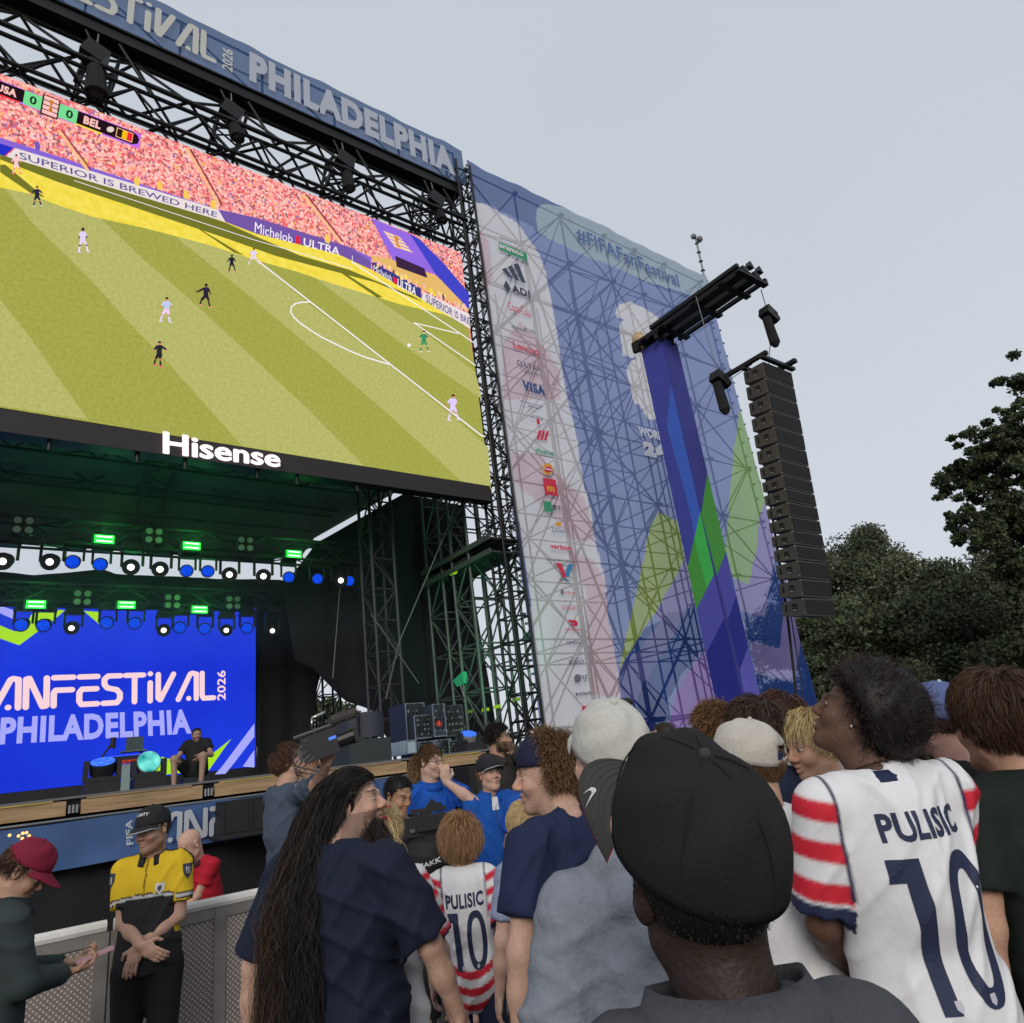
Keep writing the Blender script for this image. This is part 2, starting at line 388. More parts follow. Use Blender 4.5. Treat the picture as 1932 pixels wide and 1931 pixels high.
# ------------------------------------------------------------------ stage video wall
VY = 18.0
vw = thing('stage_video_wall', 'bright blue video wall at the back of the stage reading FANFESTIVAL PHILADELPHIA', 'video wall', (2, VY, DZ))
b = MB(); b.box2((-7, VY + 0.01, DZ), (5.72, VY + 0.3, 6.3)); b.build('frame', BLKP, vw)
f = Flat(lambda px, py: onY(px, py, VY))
BLUE = emit('screen_blue', lin((28, 52, 208)), 1.0, lin((32, 60, 222)), 0.6)
f.poly(rect(-6.9, 2.32, 5.69, 6.25, VY), BLUE)
LIME = E8((172, 226, 40)); LAV = E8((168, 170, 250)); PINK = E8((250, 214, 220))
def off(P, s, dx, dy): return [(dx + p[0] * s, dy + p[1] * s) for p in P]
zr = lambda P: [(x * .25, 512 * .0 + 966.0 + y * .25) for x, y in P]          # picture points read from an enlarged corner
f.poly(zr([(-40, 845), (0, 860), (110, 905), (180, 890), (235, 780), (280, 735), (490, 745), (395, 830), (300, 895), (145, 1010), (-40, 945)]), LIME)
f.poly(zr([(630, 750), (752, 758), (752, 855)]), LIME)
f.poly(zr([(-40, 700), (108, 745), (104, 815), (-20, 760)]), LAV)
f.poly(zr([(1170, 1931), (1220, 1850), (1340, 1885), (1420, 1930), (1440, 1965), (1210, 1990), (1080, 1990)]), LIME)
f.poly(zr([(1480, 1940), (1600, 1830), (1745, 1715), (1690, 1790), (1560, 1975), (1420, 1985)]), LIME)
f.poly(zr([(1670, 1931), (1918, 1600), (1918, 1700), (1740, 1931), (1700, 1980), (1620, 1985)]), LAV)
f.poly(zr([(1830, 1925), (1918, 1800), (1918, 1932)]), LAV)
q = lambda P: [(x * .25, 966.0 + y * .25) for x, y in P]
f.strokes('FANFESTiVAL', [tuple(onY(-68, 1347, VY)), tuple(onY(404, 1322, VY)), tuple(onY(404, 1266, VY)), tuple(onY(-66, 1280, VY))], PINK, w=.165, gap=.13)
f.text('PHILADELPHIA', [tuple(onY(-2, 1406, VY)), tuple(onY(361, 1385, VY)), tuple(onY(358, 1339, VY)), tuple(onY(2, 1355, VY))], LAV, 0.045)
f.text('2026', [tuple(onY(425, 1322, VY)), tuple(onY(425, 1266, VY)), tuple(onY(409, 1267, VY)), tuple(onY(409, 1323, VY))], PINK, 0.02)
f.build('picture', vw)
# ------------------------------------------------------------------ roof and drapes
RF = mat('roof_sheet', (0.14, 0.15, 0.148), 0.8, nscale=0.8, namt=0.2)
rf = thing('stage_roof', 'dark stage roof skin lit green from below by the strobes', 'roof', (0, 16, 9))
b = MB(); V = [(-9, 12.9, 9.9), (9.3, 12.9, 9.5), (9.15, 16.5, 9.3), (7.8, 19.2, 8.68), (7.9, 20.6, 8.5), (-9, 20.6, 8.35)]
b.add(V + [(x, y, z + .05) for x, y, z in V], [(5, 4, 3, 2, 1, 0), (6, 7, 8, 9, 10, 11)] + [(i, (i + 1) % 6, 6 + (i + 1) % 6, 6 + i) for i in range(6)]); b.build('roof_skin', RF, rf)
for Y in (13.6, 15.4, 17.2, 19.0): truss(rf, (-8, Y, 8.75), (7.6, Y, 8.75 - .02), (0, 0, 1), (0, 1, 0), 0.55, 0.5, 0.75, 0.035, mat('roof_truss_steel', (.07, .075, .075), .5, .4), n3=True)
for X in (2.6, -2.0): truss(rf, (X, 13, 8.9), (X + .8, 20.4, 8.5), (0, 0, 1), (1, 0, 0), 0.5, 0.6, 0.6, 0.04, mat('roof_truss_steel', (0, 0, 0)))
o = drape('rear_valance', [(-200, 985), (100, 990), (520, 1030), (590, 1020), (600, 1030), (500, 1062), (300, 1046), (83, 1031), (-200, 1012)], 20.4, CLOTHB, ripple=.03)
tag(o, 'black valance along the rear edge of the stage roof above the strip of sky', 'curtain')
o = drape('back_drape', [(-300, 1060), (0, 1080), (67, 1086), (161, 1079), (193, 1074), (215, 1084), (411, 1093), (520, 1095), (640, 1105), (600, 1300), (575, 1400), (-300, 1500)], 19.5, CLOTHB, ripple=.12)
tag(o, 'black cloth hung behind the stage video wall below the strip of sky', 'curtain')
o = drape('wing_drape', [(488, 1100), (570, 1105), (600, 1250), (580, 1500), (484, 1510)], 17.6, CLOTHB, ripple=.1)
tag(o, 'black wing curtain just right of the blue video wall', 'curtain')
o = drape('side_drape', [(596, 1026), (762, 932), (868, 955), (905, 1200), (945, 1415), (748, 1415), (700, 1345), (655, 1325), (610, 1285), (590, 1262), (560, 1245), (540, 1100)], 15.7, mat('side_drape_cloth', (0.010, 0.010, 0.014), 0.95, nscale=1, namt=.4, bump=.8, bscale=2, stretch=(1, 1, .2)), ripple=.16, wl=1.1, n=90)
tag(o, 'torn black side curtain hanging between the stage opening and the scaffold towers', 'curtain')
# ------------------------------------------------------------------ big screen
BY = 12.0
x1_, z1_, z0_, zb_ = 9.12, 14.42, 7.72, 7.34
bs = thing('big_screen', 'huge LED screen hung over the stage showing a football match', 'screen', (2, BY, z0_))
b = MB(); b.box2((-9, BY + 0.02, zb_), (x1_ + .02, BY + 0.28, z1_)); b.build('housing', BLKP, bs)
b = MB(); b.box2((-9, BY - 0.015, zb_), (x1_ + .02, BY + 0.018, z0_)); b.build('lower_band', mat('screen_dark_band', (0.022, 0.018, 0.018), 0.6), bs)
for i in range(9):
    X = 0.6 + i * 1.0 + (i % 2) * .25
    b = MB(); b.tube((X, BY + .1, zb_ - .16), (X, BY + .1, zb_), .035); b.build('hanging_lug', BLACK, bs)
f = Flat(lambda px, py: onY(px, py, BY), 0.0005)
GL = emit('pitch_light', lin((176, 177, 100)), 1.0, lin((190, 190, 114)), 16)
GD = emit('pitch_dark', lin((158, 161, 70)), 1.0, lin((171, 173, 86)), 16)
YL = emit('pitch_sunlit', lin((240, 216, 66)), 1.0, lin((250, 230, 96)), 7)
SHD = E8((116, 118, 44)); WHT = E8((250, 244, 250)); OLV = E8((122, 122, 46))
# crowd
def crowd_mat():
    m = bpy.data.materials.new('crowd_picture'); m.use_nodes = True; n = m.node_tree.nodes; n.clear(); l = m.node_tree.links.new
    o = n.new('ShaderNodeOutputMaterial'); e = n.new('ShaderNodeEmission'); l(e.outputs[0], o.inputs[0])
    tc = n.new('ShaderNodeTexCoord'); mp = n.new('ShaderNodeMapping'); mp.inputs['Scale'].default_value = (1, 1, 0.75); l(tc.outputs['Object'], mp.inputs[0])
    v = n.new('ShaderNodeTexVoronoi'); v.inputs['Scale'].default_value = 25; l(mp.outputs[0], v.inputs['Vector'])
    s = n.new('ShaderNodeSeparateColor'); l(v.outputs['Color'], s.inputs[0])
    r = n.new('ShaderNodeValToRGB'); r.color_ramp.interpolation = 'CONSTANT'; els = r.color_ramp.elements
    cols = [(0, (110, 40, 60)), (.12, (232, 60, 78)), (.30, (255, 150, 150)), (.55, (255, 196, 184)), (.78, (255, 226, 212)), (.92, (120, 90, 170)), (.96, (250, 190, 90))]
    els[0].position = 0; els[0].color = (*lin(cols[0][1]), 1); els[1].position = cols[1][0]; els[1].color = (*lin(cols[1][1]), 1)
    for p, c in cols[2:]: q_ = els.new(p); q_.color = (*lin(c), 1)
    l(s.outputs[0], r.inputs[0])
    t = n.new('ShaderNodeTexNoise'); t.inputs['Scale'].default_value = 1.3; l(tc.outputs['Object'], t.inputs['Vector'])
    mx = n.new('ShaderNodeMixRGB'); mx.blend_type = 'MULTIPLY'; mx.inputs[0].default_value = .5; l(r.outputs[0], mx.inputs[1]); l(t.outputs['Color'], mx.inputs[2])
    mr = n.new('ShaderNodeMixRGB'); mr.inputs[0].default_value = .30; mr.inputs[2].default_value = (*lin((252, 160, 156)), 1); l(r.outputs[0], mr.inputs[1])
    l(mr.outputs[0], e.inputs[0]); e.inputs['Strength'].default_value = 1.0
    return m
CROWD = crowd_mat()
f.poly(rect(-8.9, 10.2, x1_, z1_ - .02, BY), CROWD)
f.poly([(-300, 260), (-300, 700), (0, 770), (924, 919), (897, 700), (884, 620), (794, 562), (700, 510), (640, 480), (483, 440), (425, 420), (10, 296), (0, 291)], GD)   # pitch base
e1 = [(-60, 500), (0, 565), (55, 635), (105, 708), (167, 793)]
e2 = [(0, 330), (10, 357), (62, 422), (125, 483), (175, 533), (237, 603), (312, 680), (375, 750), (457, 843)]
e3 = [(150, 370), (192, 415), (262, 483), (350, 558), (483, 681), (583, 775), (688, 881)]
e4 = [(300, 420), (342, 457), (380, 487), (483, 569), (608, 675), (733, 783), (873, 911)]
e5 = [(470, 470), (500, 505), (583, 575), (735, 690), (858, 790), (921, 845)]
e6 = [(560, 495), (600, 530), (765, 655), (909, 754)]
e7 = [(660, 530), (700, 558), (778, 610), (897, 704)]
f.poly([(-300, 400)] + e1 + [(-300, 720)], GL)
f.poly(e2 + e3[::-1], GL)
f.poly(e4 + [(926, 925)] + e5[::-1], GL)
f.poly(e6 + e7[::-1], GL)
ylo = [(-60, 335), (0, 355), (57, 367), (100, 385), (175, 410), (275, 432), (390, 462), (483, 492), (558, 513), (633, 538), (715, 563), (753, 575), (833, 593), (885, 613)]
yup = [(-60, 280), (10, 296), (425, 420), (483, 442), (638, 481), (700, 510), (795, 565), (887, 621)]
f.poly(ylo + yup[::-1], YL)
f.poly([(0, 291), (240, 358), (425, 421), (483, 447), (565, 483), (658, 510), (780, 560), (800, 572), (708, 534), (633, 514), (520, 484), (430, 452), (240, 388), (110, 345), (0, 302)], SHD)
f.poly([(0, 312), (10, 312), (85, 374), (60, 367), (0, 326)], SHD)
f.poly([(350, 417), (372, 430), (462, 484), (440, 477)], SHD)
f.poly([(640, 514), (656, 520), (722, 562), (712, 563)], SHD)
f.line([(140, 342), (483, 455), (560, 477), (663, 508)], 1.2, WHT)
# perimeter boards
PUR = E8((138, 104, 214)); CRM = E8((236, 224, 222)); PUR2 = E8((118, 88, 168)); NAV = E8((60, 62, 130)); BLU = E8((40, 50, 200)); LET = E8((98, 92, 150))
f.poly([(-80, 236), (0, 261), (120, 300), (330, 370), (410, 396), (483, 412), (560, 436), (658, 467), (700, 487), (700, 497), (640, 478), (483, 424), (412, 402), (330, 388), (27, 282), (-80, 250)], PUR)
f.poly([(-80, 248), (0, 272), (27, 281), (10, 296), (-80, 268)], BLU)
f.line([(26, 281), (9, 296)], 1.6, E8((240, 40, 90)))
f.poly([(29, 281), (412, 397), (425, 420), (12, 297)], CRM)
f.text('SUPERIOR IS BREWED HERE', [(37, 301), (409, 412), (410, 402), (36, 288)], LET, 0.01)
f.poly([(412, 397), (483, 412), (658, 467), (700, 495), (700, 510), (638, 481), (483, 442), (425, 420)], PUR2)
f.text('Michelob', [(480, 440), (551, 460), (552, 445), (481, 420)], WHT, 0.0)
f.poly([(557, 446), (566, 448), (567, 463), (558, 460)], E8((226, 40, 70)))
f.text('ULTRA', [(572, 465), (640, 484), (641, 469), (573, 450)], WHT, 0.01)
f.poly([(702, 495), (793, 545), (795, 565), (702, 510)], NAV)
f.text('Michelob', [(704, 512), (738, 533), (739, 521), (705, 501)], WHT, 0.0)
f.poly([(741, 523), (748, 527), (748, 539), (741, 535)], E8((226, 40, 70)))
f.text('ULTRA', [(749, 542), (784, 560), (785, 544), (750, 527)], WHT, 0.02)
f.poly([(798, 552), (885, 594), (887, 622), (795, 566)], CRM)
f.text('SUPERIOR IS BRE', [(803, 572), (886, 615), (885, 602), (803, 556)], LET, 0.02)
f.poly([(700, 484), (740, 490), (822, 522), (884, 570), (884, 588), (800, 548), (702, 494)], E8((232, 186, 110)))
f.poly([(700, 413), (775, 444), (826, 500), (822, 520), (740, 492)], E8((150, 108, 226)))
f.poly([(745, 484), (800, 508), (806, 526), (748, 505)], E8((62, 40, 70)))
f.poly([(772, 442), (790, 452), (838, 500), (884, 555), (884, 585), (822, 520)], E8((70, 70, 200)))
for dy in (0, 8, 16, 24):
    f.poly([(722 + dy * .7, 437 + dy), (752 + dy * .8, 448 + dy), (760 + dy * .8, 455 + dy), (728 + dy * .7, 444 + dy)], E8((252, 214, 170)))
f.poly([(742, 445), (752, 450), (750, 460), (756, 470), (748, 467), (746, 458)], E8((214, 140, 50)))
random.seed(5)
for i in range(46):                                       # stewards and substitutes behind the boards
    t = random.random(); x_ = 705 + 175 * t; y_ = 492 + 88 * t + random.random() * 8
    c_ = random.choice([(250, 220, 70), (250, 180, 190), (90, 60, 120), (252, 206, 170), (250, 236, 110)])
    f.poly([(x_ - 1.7, y_ - 3), (x_ + 1.7, y_ - 2.4), (x_ + 1.7, y_ + 5), (x_ - 1.7, y_ + 4.4)], E8(c_))
for x_, y_ in ((159, 310), (257, 344), (401, 388), (616, 452), (300, 352), (70, 278), (350, 370)):
    f.poly([(x_ - 5, y_), (x_ - 3, y_ - 7), (x_ + 3, y_ - 6), (x_ + 6, y_ + 3), (x_ + 4, y_ + 11), (x_ - 4, y_ + 8)], E8((248, 206, 90)) if x_ > 100 else E8((120, 90, 190)))
for a_, b_ in (((110, 250), (165, 325)), ((352, 285), (412, 390)), ((570, 370), (640, 460))):   # stairways in the stand
    f.line([a_, b_], 5, E8((252, 190, 140)), False); f.line([(a_[0] + 6, a_[1]), (b_[0] + 6, b_[1])], 3, E8((150, 60, 70)), False)
# pitch lines
f.line([(483, 494), (906, 824), (913, 826)], 2.4, WHT)
f.line([(582, 573), (568, 573.5), (556, 576), (548, 583), (547, 592), (553, 602), (565, 613), (583, 625.5), (606, 640), (633, 653), (662, 667), (690, 678), (733, 690.5)], 2.4, WHT)
f.line([(663, 498), (868, 633), (891, 649)], 1.8, WHT)
f.line([(863, 632), (779, 612), (895, 692)], 1.8, WHT); f.line([(663, 486), (663, 500)], 1.2, WHT)
def player(x, y0, y1, shirt, shorts, sock, skin, boots, arms=((-.32, .1), (.3, .12)), legs=((-.16, 0), (.2, .02)), hairc=(50, 30, 30)):
    y0 = y0 + (y1 - y0) * .10; h = y1 - y0; X = lambda u, v: (x + u * h, y0 + v * h)
    c = lambda k: E8(k)
    for s_, (ax_, ay_) in zip((-1, 1), arms):
        f.line([X(.09 * s_, .2), X(ax_ * .7, .36), X(ax_ * .75, .5 - ay_)], h * .055, c(skin))
        f.line([X(.09 * s_, .2), X(ax_ * .55, .30)], h * .085, c(shirt))
    for s_, (lx, ly) in zip((-1, 1), legs):
        f.line([X(.05 * s_, .5), X(lx * .7, .74 - ly), X(lx, .96 - ly)], h * .07, c(sock)); f.line([X(.05 * s_, .52), X(lx * .7, .72 - ly)], h * .085, c(skin))
        f.line([X(lx - .02, .97 - ly), X(lx + .07, .985 - ly)], h * .05, c(boots))
        f.line([X(.04 * s_, .5), X(lx * .55, .64)], h * .11, c(shorts))
    f.poly([X(-.12, .18), X(-.04, .155), X(.05, .155), X(.12, .18), X(.1, .4), X(.1, .52), X(-.1, .52), X(-.1, .38)], c(shirt))
    f.poly([X(-.1, .48), X(.1, .48), X(.12, .6), X(-.11, .6)], c(shorts))
    f.disc(X(.01, .09), h * .062, c(skin)); f.poly([X(-.06, .08), X(-.04, .015), X(.03, 0), X(.075, .04), X(.07, .075)], c(hairc))
WS, DS = (226, 214, 250), (44, 40, 66); SKN = (214, 140, 110); DSK = (110, 64, 56)
player(30, 292, 334, (252, 200, 206), (252, 206, 214), (250, 190, 190), (244, 130, 130), (250, 90, 90))
player(69, 352, 395, DS, DS, (50, 40, 60), SKN, (240, 200, 220), arms=((-.42, .05), (.4, .12)))
player(155, 430, 482, WS, (236, 210, 250), (240, 220, 250), DSK, WS, arms=((-.2, .1), (.22, .1)))
player(435, 482, 519, (40, 36, 56), (40, 36, 56), (46, 40, 60), DSK, (250, 140, 150))
player(476, 470, 506, WS, WS, WS, SKN, (252, 170, 150), legs=((-.3, 0), (.3, .06)))
player(386, 536, 587, (46, 40, 58), (44, 38, 56), (44, 40, 50), DSK, (250, 150, 160), arms=((-.5, .2), (.25, .06)), legs=((-.24, .1), (.16, 0)))
player(312, 562, 615, (196, 206, 240), (244, 210, 246), WS, SKN, WS, legs=((-.25, .03), (.12, 0)))
player(298, 645, 699, (42, 42, 52), (40, 36, 48), (40, 44, 40), SKN, (250, 90, 140), arms=((-.3, .1), (.42, .2)), legs=((-.2, .06), (.05, 0)))
player(795, 625, 670, (60, 146, 100), (70, 150, 100), (70, 140, 90), (250, 190, 160), (250, 220, 210))
player(849, 744, 799, (222, 206, 250), (230, 206, 252), (236, 214, 250), SKN, WS, arms=((-.3, .05), (.24, .1)))
f.disc((766.5, 657.5), 3.2, WHT)
# score strip
def sb(x, t):                                             # along the strip: x picture column, t 0 top 1 bottom
    return (x - 4 * t, 165 + (x + 4 * t) * .378 + 21.5 * t)
def sbq(x0, x1, t0, t1): return [sb(x0, t1), sb(x1, t1), sb(x1, t0), sb(x0, t0)]
BKB = E8((34, 20, 26)); GRN = E8((122, 222, 148)); PNK = E8((255, 196, 190))
f.poly(sbq(-60, 264, -.05, 1.12), E8((196, 110, 240))); f.poly(sbq(-60, 40, .9, 1.12), E8((240, 50, 60))); f.poly(sbq(142, 195, .9, 1.12), E8((250, 220, 60)))
f.poly(sbq(-60, 250, 0, 1) , BKB); f.poly([sb(248, 0), sb(258, .15), sb(262, .45), sb(260, .8), sb(250, 1)], BKB)
f.text('USA', sbq(-6, 33, .22, .82), PNK, .05)
f.poly(sbq(46, 80, -.02, 1.08), GRN); f.text('0', sbq(57, 70, .2, .85), E8((30, 50, 40)), .03)
f.poly(sbq(112, 146, -.02, 1.08), GRN); f.text('0', sbq(125, 138, .2, .85), E8((30, 50, 40)), .03)
f.poly(sbq(79, 112, -.28, 1.32), BKB)
for k in range(4): f.poly(sbq(82, 109.5, -.2 + k * .37, .1 + k * .37), PNK)
f.poly([sb(92, .0), sb(100, .0), sb(98, .45), sb(101, .9), sb(93, .9), sb(96, .45)], E8((206, 120, 30)))
f.text('BEL', sbq(158, 190, .2, .82), PNK, .05)
f.disc(sb(208, .5), 7, E8((228, 210, 206)), ry=5.5)
f.poly(sbq(219, 250, .14, .9), E8((250, 190, 140)))
for k, c_ in enumerate(((40, 30, 20), (252, 190, 30), (240, 40, 60))): f.poly(sbq(220.5 + k * 9.5, 230 + k * 9.5, .2, .84), E8(c_))
# maker's name, white on the dark band
f.z += 12
for dx, dz in ((0, 0), (-.014, 0), (.014, 0), (0, .008), (0, -.008)): f.text('Hisense', [tuple(onY(305, 863, BY) + [dx, 0, dz]), tuple(onY(523, 888.5, BY) + [dx, 0, dz]), tuple(onY(523, 857, BY) + [dx, 0, dz]), tuple(onY(305, 822, BY) + [dx, 0, dz])], E8((255, 236, 240), 1.3), .012)
f.build('picture', bs)
# ------------------------------------------------------------------ goalpost trusses over the screen, header beam and banner
gt = thing('screen_truss', 'long black triangulated truss carrying the big screen', 'truss', (0, 12.4, 15))
truss(gt, (-8.6, 12.35, 15.45), (9.35, 12.35, 15.45), (0, 0, 1), (0, 1, 0), 1.0, 1.0, 1.0, 0.055, BLACK, n3=True, rb=.034)
truss(gt, (-8.6, 12.35, 14.72), (9.45, 12.35, 14.72), (0, 0, 1), (0, 1, 0), 0.62, 0.75, 0.62, 0.045, BLACK, rb=.028)
hb = thing('header_beam', 'heavy black roof beam running under the blue header banner', 'beam', (0, 12.3, 16.7))
b = MB(); b.box2((-9, 12.05, 16.55), (9.4, 12.5, 16.82)); b.build('beam', BLACK, hb)
b = MB(); b.box2((-9, 12.0, 16.82), (9.45, 12.62, 16.87)); b.build('beam_flange', BLACK, hb)
hoist_lab = ['black chain hoist above the USA score strip', 'black chain hoist under the end of the FESTIVAL lettering', 'black chain hoist under the middle of the PHILADELPHIA header', 'black chain hoist at the right end of the screen truss']
for k, X in enumerate((0.75, 3.35, 6.0, 8.55)):
    hg = thing('truss_hanger', hoist_lab[k].replace('chain hoist', 'lattice hanger'), 'truss hanger', (X, 12.35, 16), 'lattice hangers between beam and screen truss')
    truss(hg, (X - .1, 12.35, 15.3), (X + .1, 12.35, 16.56), (0, 1, 0), (1, 0, 0), .5, .55, .3, .035, BLACK, rb=.022)
    bar('brace', (X + .3, 12.1, 16.5), (X + .95, 12.1, 15.5), .035, BLACK, hg); bar('brace', (X - .3, 12.1, 16.5), (X + .2, 12.1, 15.4), .03, BLACK, hg)
    ch = thing('chain_hoist', hoist_lab[k], 'chain hoist', (X, 12.0, 15.6), 'chain hoists on the screen truss')
    b = MB(); b.box((X - .12, 11.95, 15.75), (.42, .3, .38), [[.93, 0, .36], [0, 1, 0], [-.36, 0, .93]]); b.build('motor', BLACK, ch)
    bg_ = (.85, .45, .62, .4)[k]; b = MB(); b.tube((X - .1, 11.95, 15.6), (X - .02 + .05 * (k % 2), 11.95, 15.6 - bg_), .13, .16 + .06 * (k == 0), n=10); b.tube((X - .02 + .05 * (k % 2), 11.95, 15.6 - bg_), (X, 11.95, 15.5 - bg_), .16, .05, n=10); b.build('chain_bag', CLOTHB, ch)
    b = MB(); b.tube((X - .1, 11.95, 15.9), (X - .08, 12.1, 16.56), .018, n=5); b.build('chain', STEEL, ch)
# mesh fabric: lets the light and the scaffold behind show through
def mesh_fabric(name, trans=0.45, transluc=0.35, attr=True, col=(.1, .2, .4)):
    m = bpy.data.materials.new(name); m.use_nodes = True; n = m.node_tree.nodes; n.clear(); l = m.node_tree.links.new
    o = n.new('ShaderNodeOutputMaterial'); d = n.new('ShaderNodeBsdfDiffuse'); t = n.new('ShaderNodeBsdfTranslucent'); p = n.new('ShaderNodeBsdfTransparent')
    if attr: a = n.new('ShaderNodeAttribute'); a.attribute_name = 'Col'; cs = a.outputs['Color']
    else: a = n.new('ShaderNodeRGB'); a.outputs[0].default_value = (*col, 1); cs = a.outputs[0]
    l(cs, d.inputs[0]); l(cs, t.inputs[0])
    m1 = n.new('ShaderNodeMixShader'); m1.inputs[0].default_value = transluc; l(d.outputs[0], m1.inputs[1]); l(t.outputs[0], m1.inputs[2])
    # tint of the see-through part
    tm = n.new('ShaderNodeMixRGB'); tm.inputs[0].default_value = .5; tm.inputs[1].default_value = (1, 1, 1, 1); l(cs, tm.inputs[2]); l(tm.outputs[0], p.inputs[0])
    m2 = n.new('ShaderNodeMixShader'); m2.inputs[0].default_value = trans; l(m1.outputs[0], m2.inputs[1]); l(p.outputs[0], m2.inputs[2]); l(m2.outputs[0], o.inputs[0])
    return m
FAB = mesh_fabric('printed_mesh_fabric', .27, .5)
def inside(poly, X, Y):
    P = np.array(poly, float); r = np.zeros(X.shape, bool)
    for i in range(len(P)):
        x0, y0 = P[i]; x1, y1 = P[(i + 1) % len(P)]
        c = ((y0 > Y) != (y1 > Y)); 
        with np.errstate(divide='ignore', invalid='ignore'): xi = (x1 - x0) * (Y - y0) / (y1 - y0 + 1e-12) + x0
        r ^= c & (X < xi)
    return r
def printed_banner(name, x0, x1, zt, zb, Y, h, base, layers, parent, m, ripple=.03, edge=None):
    """fabric sheet with its print as a colour per point; layers = [(polygon in picture points, rgb)]"""
    nx = int((x1 - x0) / h) + 1; nz = int((zt - zb) / h) + 1
    X, Z = np.meshgrid(np.linspace(x0, x1, nx), np.linspace(zb, zt, nz), indexing='ij')
    C = np.zeros(X.shape + (3,)); C[:] = lin(base)
    def toXZ(p): w = onY(p[0], p[1], Y); return (w[0], w[2])
    for poly, rgb in layers:
        P = [toXZ(p) for p in poly]; m_ = inside(P, X, Z); C[m_] = lin(rgb)
    R_ = ripple * (np.sin(X * 2.1 + Z * .6) * .5 + .5 * np.sin(Z * 1.7 - X * .9) + .35 * np.sin(X * 7 + 2 * np.sin(Z * 2)))
    top = (Z > zt - h * .5); Zs = Z + np.where(top, -0.05 * np.abs(np.sin((X - x0) / 1.8 * math.pi)), 0)
    V = np.stack([X, Y + R_, Zs], -1).reshape(-1, 3)
    i, j = np.meshgrid(np.arange(nx - 1), np.arange(nz - 1), indexing='ij'); a = (i * nz + j).ravel()
    F = np.stack([a, a + nz, a + nz + 1, a + 1], 1)
    return mesh_obj(name, V, F, m, parent, smooth=True, colors=C.reshape(-1, 3))
hd = thing('header_banner', 'long blue mesh banner along the top reading FANFESTIVAL 2026 PHILADELPHIA', 'banner', (2, BY, 16.8))
f = Flat(lambda px, py: onY(px, py, BY - .06), .002)
HW = mat('header_cream_print', lin((196, 196, 190)), .8); HW2 = mat('header_grey_print', lin((176, 182, 196)), .8)
hl = [tuple(onY(483, 177, BY))]
printed_banner('fabric', -9, 9.58, 18.2, 16.84, BY, .12, (84, 112, 158), [], hd, FAB, ripple=.02)
f.strokes('FANFESTiVAL', rect(-1.75, 17.02, 2.86, 17.90, BY - .06), HW, w=.14, gap=.24)
f.text('2026', [(3.25, BY - .06, 16.98), (3.25, BY - .06, 17.66), (3.02, BY - .06, 17.66), (3.02, BY - .06, 16.98)], HW, .02)
f.text('PHILADELPHIA', rect(3.62, 17.00, 9.2, 17.92, BY - .06), HW2, .055)
f.build('lettering', hd)
hf = thing('header_scaffold', 'scaffold frame seen through the blue header banner', 'scaffold', (2, 12.3, 16.8))
for i in range(11):
    X = -8.6 + i * 1.8; bar('standard', (X, 12.2, 16.85), (X, 12.2, 18.15), .03, DKST, hf)
    if i < 10: bar('brace', (X, 12.22, 18.1), (X + 1.8, 12.22, 16.9), .02, DKST, hf)
bar('ledger', (-9, 12.18, 18.12), (9.4, 12.18, 18.12), .03, DKST, hf); bar('ledger', (-9, 12.18, 17.45), (9.4, 12.18, 17.45), .02, DKST, hf)
